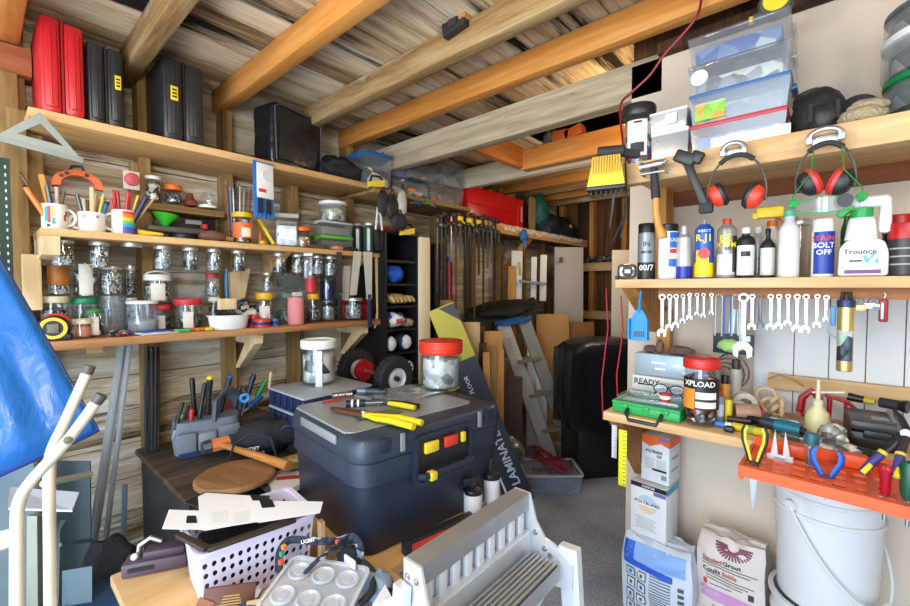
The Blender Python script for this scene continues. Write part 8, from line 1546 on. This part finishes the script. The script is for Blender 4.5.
# white ladder hung on the back left wall
t = thing('white_ladder', 'white aluminium ladder hanging under far shelf', 'ladder', od(528, 300, 3.75))
o = t.location.copy()
for (x0, x1, y0_, y1_) in ((511, 523, 251, 299), (531, 537, 257, 301), (540, 547, 255, 301)): a, c_ = od((x0+x1)/2, y0_, 3.75)-o, od((x0+x1)/2-1, y1_, 3.75)-o; B().bar(a, c_, S(x1-x0, o)*.9, .03, tuple(fwd)).obj('rail', M('#d3d2cc', .45, .2), t)
a, c_ = od(519, 281, 3.72)-o, od(545, 284, 3.72)-o; B().bar(a, c_, .10, .02).obj('step', M('#8a8680', .5), t); a, c_ = od(519, 262, 3.73)-o, od(521, 275, 3.73)-o; B().bar(a, c_, .03, .008).obj('yellow_label', M('#c9d03a', .5), t)
# dark folded camp chair
p = od(503, 309, 3.5); t = thing('camping_chair', 'black cushioned seat bundle resting on the boards', 'seat', p, YAW-.1); B().blob((0, 0, 0), (.29, .16, .06), 110, .18, 2.2).obj('cushion', M('#14140f', .7, 0, .4, 14, .5), t); B().sheet(lambda u, v_: ((u-.5)*.58, (v_-.5)*.34, -.05+.05*(2*u-1)**2+.02*u), 12, 6, .018).obj('tray_shell', M('#2a2e2a', .5), t)
t.rotation_euler = (.25, -.10, YAW)
# leaning stepladder
def pt(px, py, z=None, d=None): return oz(px, py, z) if z is not None else od(px, py, d)
A0, A1 = od(503, 325, 3.15), oz(551, 459, .01); B0, B1 = od(524, 321, 3.25), oz(574, 456, .01)
t = thing('step_ladder', 'small aluminium stepladder with blue tape leaning in the alcove', 'ladder', A1); LA = M('#d0d0c6', .42, .3, .1)
vdir = (A0-A1).normalized(); nrm = vdir.cross(B1-A1).normalized()
for k, (P0, P1) in enumerate(((A0, A1), (B0, B1))): B().bar(P0-A1, P1-A1, .10, .022, tuple(nrm)).bar(P0-A1+nrm*.02+V((-.03, 0, 0)), P1-A1+nrm*.02+V((-.03, 0, 0)), .008, .03, tuple(nrm)).obj('rail', LA if k == 0 else M('#a9ada2', .4, .35), t)
for f in (.27, .52, .78): a = A0+(A1-A0)*f-A1; c_ = B0+(B1-B0)*f-A1; B().bar(a, c_, .09, .022, (0, 0, 1)).obj('tread', M('#a59d8c', .45, .4), t)
for P0, P1 in ((B0, B1),): q0 = P0-A1+fwd*.05; B().bar(q0, P1-A1+fwd*.16+rgt*.03, .03, .016, tuple(nrm)).obj('rear_leg', M('#7f8684', .4, .4), t)
B().bar(A0-A1+vdir*.015-(B0-A0)*.15, B0-A1+vdir*.015+(B0-A0)*.15, .10, .03).obj('top_cap', M('#2b62a8', .5, 0, .4, 30), t)
b = B()
for i in range(6): v = A0+(A1-A0)*(.10+.03*i)-A1+nrm*-.013; b.bar(v+V((-.02, 0, 0)), v+V((.02, 0, 0)), .006, .002)
b.obj('label_print', GREY, t)
# yellow and black laminate carton
T0, T1 = od(441, 312, 2.62), oz(521, 507, .0); ub = (T0-T1); Lb = ub.length; ub.normalize(); rb = ub.cross(fwd).normalized(); nb = rb.cross(ub)
t = thing('flooring_carton', 'long black and yellow flooring carton leaning behind the tool chest', 'box', T1+V((0, 0, .03))); bw2 = .165
mm = Matrix((rb, ub, nb)).transposed().to_4x4(); NVC = M('#10162a', .4, 0, .1)
def cz_(b, nm, mt): o_ = b.obj(nm, mt, t); return o_
sgn = 1 if nb.dot(CAM-T1) > 0 else -1
B().box((0, Lb*.36, 0), (bw2, Lb*.72, .05), mm).obj('carton_body', NVC, t); B().box((0, Lb*.86, 0), (bw2, Lb*.28, .05), mm).obj('yellow_end', M('#b9ae1a', .5), t)
B().prism([(-bw2/2, Lb*.995), (-bw2/2, Lb*.90), (bw2*.1, Lb*.995)], 'z', sgn*.0252, sgn*.0262, mm).obj('black_corner', M('#26262a', .5), t)
SG = 1 if (mm.to_3x3() @ V((1, 0, 0))).dot(rgt) > 0 else -1
def rot_text(s_, size, along, across, mt, width=None):
    o_ = text(s_, size, mt, t, flat=True, width=width)
    for v in o_.data.vertices:
        x, y, z = v.co; v.co = mm @ V((across-y*SG, along+x, sgn*(.0262+z)))
rot_text('LAMINATE', .07, Lb*.22, -.02, M('#d6dae4', .5)); rot_text('FLOOR', .035, Lb*.60, .02, M('#d6dae4', .5)); B().box((.06, Lb*.12, sgn*.0262), (.012, Lb*.12, .001), mm).obj('white_line', M('#d6dae4', .5), t)
# covered barbecue
p = oz(592, 474, 0); t = thing('covered_barbecue', 'barbecue under a black cover standing on floor by the post', 'barbecue', (p.x, p.y+.12, 0), YAW+.15); bw3 = .58
bm = bmesh.new(); bmesh.ops.create_cube(bm, size=1); bmesh.ops.subdivide_edges(bm, edges=bm.edges[:], cuts=14, use_grid_fill=True)
for v in bm.verts:
    x, y, z = v.co; zz = z+.5; r_ = max(abs(x), abs(y))*2; f = 1-.10*zz**6; nn = noise.noise(V((x*6+3, y*6, zz*2)))*.03+noise.noise(V((math.atan2(y, x)*4.5, zz*1.2, 1)))*.075*(.35+.65*(1-zz))
    v.co = V((x*bw3*(f+nn*1.6), y*.36*(f+nn), .34+zz*.61+(-.05*(abs(x)*2)**4-.04*(abs(y)*2)**4 if zz > .9 else 0)+(noise.noise(V((x*7, y*7, 3)))*.03 if zz < .1 else 0)))
B().bm(bm).obj('cover', M('#17171a', .38, 0, .3, 8, .45, 22), t, 60)
B().box((.02, 0, .17), (bw3*.86, .30, .34), bev=.008).obj('base_cabinet', M('#121214', .5), t)
for s_ in (-1, 1): B().cyl((s_*bw3*.43, -.1, .06), (s_*bw3*.43+.02*s_, -.1, .06), .06).obj('wheel', BLACKR, t)
# clear tote with red straps on floor
p = oz(542, 487, 0); t = cbox('floor_tote', 'clear bluish plastic tote on floor before the stepladder', 'box', V((p.x+.02, p.y+.06, .001)), (.36, .26, .115), None, None, g=glass((.78, .87, 1.0), .88, .15, .22), rz=YAW); 
B().ring(rrect(.385, .285, .03), rrect(.35, .25, .02), 'z', .110, .122).obj('rim', glass((.70, .80, .95), .8, .15, .4), t)
tagm(B().box((0, 0, .04), (.28, .18, .075), bev=.01).obj('grey_cloth', M('#4a5a70', .8, 0, .3, 14, .4)), 'blue grey cloth lying inside the clear tote', 'cloth', loc=(p.x+.02, p.y+.06, .008), rz=YAW)
b = B()
for k in range(7): b.tube([((.10+.01*k)*math.cos(a+k)+.03*math.sin(k*2.1), (.06+.004*k)*math.sin(a*1+k*.7), .022*math.sin(2*a+k)+.012*k*.4) for a in [2*PI*i/20 for i in range(20)]], .007, 6, closed=True)
tagm(b.obj('red_strap', M('#7a1c28', .7, 0, .3, 40)), 'tangle of dark red strap lying over the clear tote', 'strap', loc=(p.x+.02, p.y+.06, .150))
p = oz(468, 466, .25); tagm(B().blob((0, 0, 0), (.10, .07, .10), 120, .3).obj('clear_bag', glass((.75, .82, .88), .8, .2, .25)), 'crumpled clear bag beside the black yellow carton', 'bag', loc=od(510, 452, 2.85))
b = B()
for k in range(3): b.tube([(.07*math.cos(a), .05*math.sin(a), .01+.02*k) for a in [2*PI*i/16 for i in range(16)]], .008, 6, closed=True)
tagm(b.obj('green_cord', M('#56704a', .7)), 'coil of green cord in the clear bag by carton', 'cord', loc=od(511, 452, 2.80)-V((0, 0, .03)))
# cord on the right bench bracket, extension lead on joist
for k, (x0, x1, y0_, y1_, lab) in enumerate(((606, 603, 288, 420, 'left red cord hanging below the cans shelf end'), (621, 618, 296, 408, 'right thin red cord hanging beside dustpan'))):
    a, c_ = oy(x0, y0_, 1.45), oy(x1, y1_, 1.45); tagm(B().tube([(0, 0, 0), (c_-a)*.3+V((.01, 0, 0)), (c_-a)*.7+V((-.008, 0, 0)), c_-a], .0023, 6).obj('red_rope', M('#a3122a', .5)), lab, 'cord', loc=a)
pts = [oy(702, -6, 1.52), oy(698, 14, 1.50), oy(684, 33, 1.50), oy(664, 55, 1.5), oy(650, 75, 1.5), oy(632, 92, 1.5), oy(621, 104, 1.48), oy(621, 125, 1.46), oy(624, 150, 1.40)]
tagm(B().tube([q_-pts[0] for q_ in smooth(pts)], .0042, 6).obj('extension_cord', M('#8a1c1c', .45)), 'dark red extension cord draped from joist to upper shelf', 'cord', loc=pts[0])
# electrical box on joist, loft things, back rail things
p = oy(457, 29, 1.215); t = thing('junction_box', 'black electrical box fixed on ceiling joist', 'electrical box', p, 0); B().box((0, 0, .02), (.11, .05, .075), T(ry=-.12), bev=.006).obj('box_body', BLACKR, t); B().box((.05, -.015, .03), (.03, .03, .05), T(ry=-.12)).obj('wood_block', PINE, t); B().box((-.0, -.027, .02), (.04, .004, .04)).obj('cover_plate', DARKSTEEL, t)
for k, (px, py, mt, lab) in enumerate(((563, 139, M('#c9642a', .7, 0, .12), 'left orange brick block lying in the loft hatch'), (577, 131, M('#d0682c', .7, 0, .12), 'right tilted orange brick block in the loft hatch'))):
    p = oy(px, py, 2.40); tagm(B().box((0, 0, .03), (.11, .07, .06), T(ry=-.25 if k else .1), bev=.004).obj('brick', mt), lab, 'brick', loc=(p.x, 2.39, 2.192))
tagm(B().blob((0, 0, .04), (.05, .04, .04), 130, .3).obj('rag_lump', M('#5a5f66', .8, 0, .3)), 'grey rag lump in the loft hatch beside bricks', 'cloth', loc=(oy(553, 145, 2.42).x, 2.39, 2.192))
for k, (px, w_) in enumerate(((588, .09), (600, .12), (609, .07))):
    p = oy(px, 262, 4.26); tagm(B().blob((0, 0, .03), (w_*.6, .03, .035), 140+k, .3, 3, floor=0).obj('dark_tin', bits(['#1c1c1e', '#5a5a5c', '#3a3026', '#8a8680'], 30, .5, .1)), ['left', 'middle', 'right'][k]+' dark lump of hardware on rail at back wall', 'hardware', loc=(p.x, 4.25, 1.565))
# ================================================================== LEFT FOREGROUND: blue mat, tubes, sheet metal
C0, CU, CV_ = od(97, 431, 1.06), od(-22, 222, 1.16), od(-30, 488, .86); uu = CU-C0; vv = CV_-C0; nn_ = uu.cross(vv).normalized()
if nn_.dot(CAM-C0) < 0: nn_ = -nn_
m, t_, b_ = base('blue_vinyl'); L = t_.links.new; tc = nd(t_, 'ShaderNodeTexCoord'); mp = nd(t_, 'ShaderNodeMapping'); mp.inputs['Scale'].default_value = (2, 6, 3); mp.inputs['Rotation'].default_value = (0, .6, .5); L(tc.outputs['Object'], mp.inputs['Vector'])
n1 = nd(t_, 'ShaderNodeTexNoise', Scale=4., Detail=3., Distortion=1.5); L(mp.outputs['Vector'], n1.inputs['Vector']); bp = nd(t_, 'ShaderNodeBump', Strength=.22, Distance=.02); L(n1.outputs['Fac'], bp.inputs['Height']); L(bp.outputs['Normal'], b_.inputs['Normal'])
b_.inputs['Base Color'].default_value = c4(hexc('#1c66b8')); b_.inputs['Roughness'].default_value = .33; BLV = m
t = thing('exercise_mat', 'bright blue padded vinyl mat leaning at left foreground', 'mat', C0)
def mf(a, b__):
    ed = min(1, min(a, 1-a, b__, 1-b__)*9); wr = .012*noise.noise(V((a*2.2+b__*1.5, b__*4, 2)))+.004*noise.noise(V((a*7, b__*4, 7))); return uu*a+vv*b__+nn_*(.030*math.sqrt(max(0, ed*(2-ed)))+wr*ed)
def mb(a, b__): ed = min(1, min(a, 1-a, b__, 1-b__)*9); return uu*a+vv*b__-nn_*(.026*math.sqrt(max(0, ed*(2-ed))))
n_ = 40; vs = []; fs = []
for fn in (mf, mb):
    for i in range(n_):
        for j in range(n_): vs.append(fn(i/(n_-1), j/(n_-1)))
for k in range(2):
    for i in range(n_-1):
        for j in range(n_-1): o_ = k*n_*n_; fs.append((o_+i*n_+j, o_+(i+1)*n_+j, o_+(i+1)*n_+j+1, o_+i*n_+j+1))
B().add(vs, fs).obj('mat_cover', BLV, t, 70)
P_ = [uu*(i/20) for i in range(21)]+[uu+vv*(i/10) for i in range(1, 11)]; B().tube([uu*(1-i/20) for i in range(21)]+[vv*(i/12) for i in range(1, 13)], .006, 8).obj('seam_piping', M('#0f4496', .4), t)
def bent(label, pts, d, wpx):
    P = [od(x, y, dd) for (x, y), dd in zip(pts, d)]; t = thing('frame_tube', label, 'frame', P[-1]); r = S(wpx, P[1])/2/stretch(P[1]); Q = smooth(P, 6); Bt = B()
    Bt.tube([q_-P[-1] for q_ in Q], r, 14); Bt.obj('tube', M('#cfcab8', .38, .1, .05), t); e = (P[0]-P[1]).normalized(); B().cyl(P[0]-P[-1]-e*.006, P[0]-P[-1]+e*.012, r*1.04).obj('end_cap', M('#4a463e', .5), t); return t, P, r
t, P, r = bent('front bent cream metal tube with bolt crossing the blue mat', [(98, 400), (69, 439), (34, 478), (20, 500), (17, 530), (17, 640)], [.86, .84, .82, .81, .80, .76], 14); q = od(68, 440, .815)-P[-1]; B().lathe([(0, 0), (.0075, 0), (.006, .004), (0, .005)], 14, m=Matrix.Translation(q) @ (CAM-od(68, 440, .815)).to_track_quat('Z', 'Y').to_matrix().to_4x4()).obj('bolt', M('#6d6a58', .4, .5), t)
bent('rear bent cream metal tube behind the bolted one', [(88, 371), (66, 420), (52, 450), (49, 475), (49.5, 520), (51, 640)], [.95, .93, .92, .91, .89, .84], 13)
GALV = M('#5f6b70', .42, .55, .4, 5); GALD = M('#3a4446', .35, .55, .3, 5)
def panel(pts, z_or_d, mt, nm, lab, cat, th=.004):
    P = [od(x, y, d_) for x, y, d_ in pts]; o_ = P[0]; n3 = (P[1]-P[0]).cross(P[2]-P[0]).normalized()*th; n = len(P); b = B(); b.add([p_-o_ for p_ in P]+[p_-o_+n3 for p_ in P], [tuple(range(n)), tuple(reversed(range(n, 2*n)))]+[(i, (i+1) % n, n+(i+1) % n, n+i) for i in range(n)]); return tagm(b.obj(nm, mt), lab, cat, loc=o_)
panel([(57, 461, 1.5), (90, 461, 1.5), (92, 700, 1.4), (55, 700, 1.4)], 0, GALD, 'sheet_metal', 'dark galvanized sheet standing behind the cream tubes', 'sheet metal')
panel([(10, 487, 1.25), (79, 492, 1.2), (72, 510, 1.12), (8, 508, 1.12)], 0, M('#d3d6da', .5), 'white_board', 'white angled board caught between the cream tubes', 'board', .006)
panel([(0, 470, 1.4), (34, 463, 1.42), (40, 640, 1.35), (-4, 640, 1.33)], 0, GALV, 'sheet_metal', 'light galvanized sheet at lower left edge', 'sheet metal')
panel([(27, 516, 1.3), (37, 516, 1.3), (38, 640, 1.27), (26, 640, 1.27)], 0, M('#a8ab94', .35, .6), 'metal_channel', 'upright galvanized channel, left one behind tubes', 'metal channel', .02)
panel([(60, 530, 1.32), (66, 520, 1.34), (68, 640, 1.3), (58, 640, 1.28)], 0, M('#56605c', .35, .6), 'metal_channel', 'upright dark channel between the two cream tubes', 'metal channel', .02)
panel([(62, 571, 1.3), (92, 566, 1.32), (92, 700, 1.25), (62, 700, 1.24)], 0, M('#4f6066', .5, .4, .3, 7), 'sheet_metal', 'lower bluish metal sheet below the dark sheet', 'sheet metal')
panel([(-4, 532, 1.2), (14, 528, 1.2), (14, 545, 1.18), (-4, 552, 1.18)], 0, M('#cfc9b4', .45, .1), 'cross_piece', 'short cream cross piece at lower left edge', 'frame', .02)
for k, (a, c_, r_, mt, lab) in enumerate((((42, 484, 1.3), (91, 474, 1.45), .010, M('#b9b9a4', .4, .4), 'thin horizontal pale rod above the white board'), ((60, 545, 1.3), (92, 540, 1.4), .006, GALV, 'thin curved metal rod low behind tubes'))):
    P0, P1 = od(*a), od(*c_); tagm(B().cyl((0, 0, 0), P1-P0, r_).obj('metal_rod', mt), lab, 'rod', loc=P0)
for k, (pts, wd, lab) in enumerate((([(123, 344), (93, 545)], 10.5, 'wide pale metal strip leaning on wall, left of three'), ([(130, 345), (103, 566)], 6, 'middle narrow metal strip leaning on wall'), ([(125, 484), (124, 572)], 6, 'short blue grey metal strip standing on right of the three'))):
    x0 = -2.19+.04*k; A_, C_ = ox(*pts[0], x0), ox(*pts[1], x0+.04); d_ = C_-A_; kz = (A_.z-.0)/(A_.z-C_.z); C2 = A_+d_*kz; C2.x = x0+.04*1.0
    tagm(B().bar((0, 0, 0), C2-A_, S(wd, A_)/1.3, .004, (1, 0, 0)).bar(V((.006, 0, 0)), C2-A_+V((.006, 0, 0)), S(wd, A_)/4, .006, (1, 0, 0)).obj('metal_strip', M('#a9b0b4', .4, .5, .1) if k < 2 else M('#7f93a8', .4, .4)), lab, 'metal strip', loc=A_)
# bungee cords
for i in range(6):
    px = 147+2.2*i; a, c_ = ox(px, 350, -2.16-.015*(i % 2)), ox(px-1, 452+(i*7 % 3)*24, -2.16); t = thing('bungee_cord', 'black bungee cord hanging on stud below lowest shelf, %s' % nth(i, 6), 'cord', a, 0, 'bungee cords on the stud'); d_ = c_-a
    B().tube([V((0, 0, 0)), d_*.4+V((0, .004*((i % 3)-1), 0)), d_], .0055, 7).obj('elastic', BLACKR, t); B().tube([d_, d_+V((0, 0, -.02)), d_+V((0, .012, -.03)), d_+V((0, .02, -.015))], .002, 6).obj('hook', STEEL, t); B().cyl((0, 0, -.01), (0, 0, .015), .005).obj('end_knot', BRASSB if i == 2 else BLACK, t)
p = oz(108, 596, .3); tagm(B().blob((0, 0, .26), (.10, .09, .16), 150, .2).obj('black_bag', BLACKCLOTH), 'black cloth bundle below the left end of table', 'bag', loc=(p.x-.14, p.y+.03, .0))
bq = oz(124, 592, .36)
t = cbox('plastic_bin', 'blue plastic bin under left end of the table', 'bin', V((bq.x-.08, bq.y-.09, .20)), (.16, .18, .16), None, None, g=M('#27415e', .45), rz=0)
tagm(B().box((0, 0, .099), (.16, .18, .198)).obj('crate', DW), 'dark crate under the blue bin at left of table', 'crate', loc=(bq.x-.08, bq.y-.09, 0))
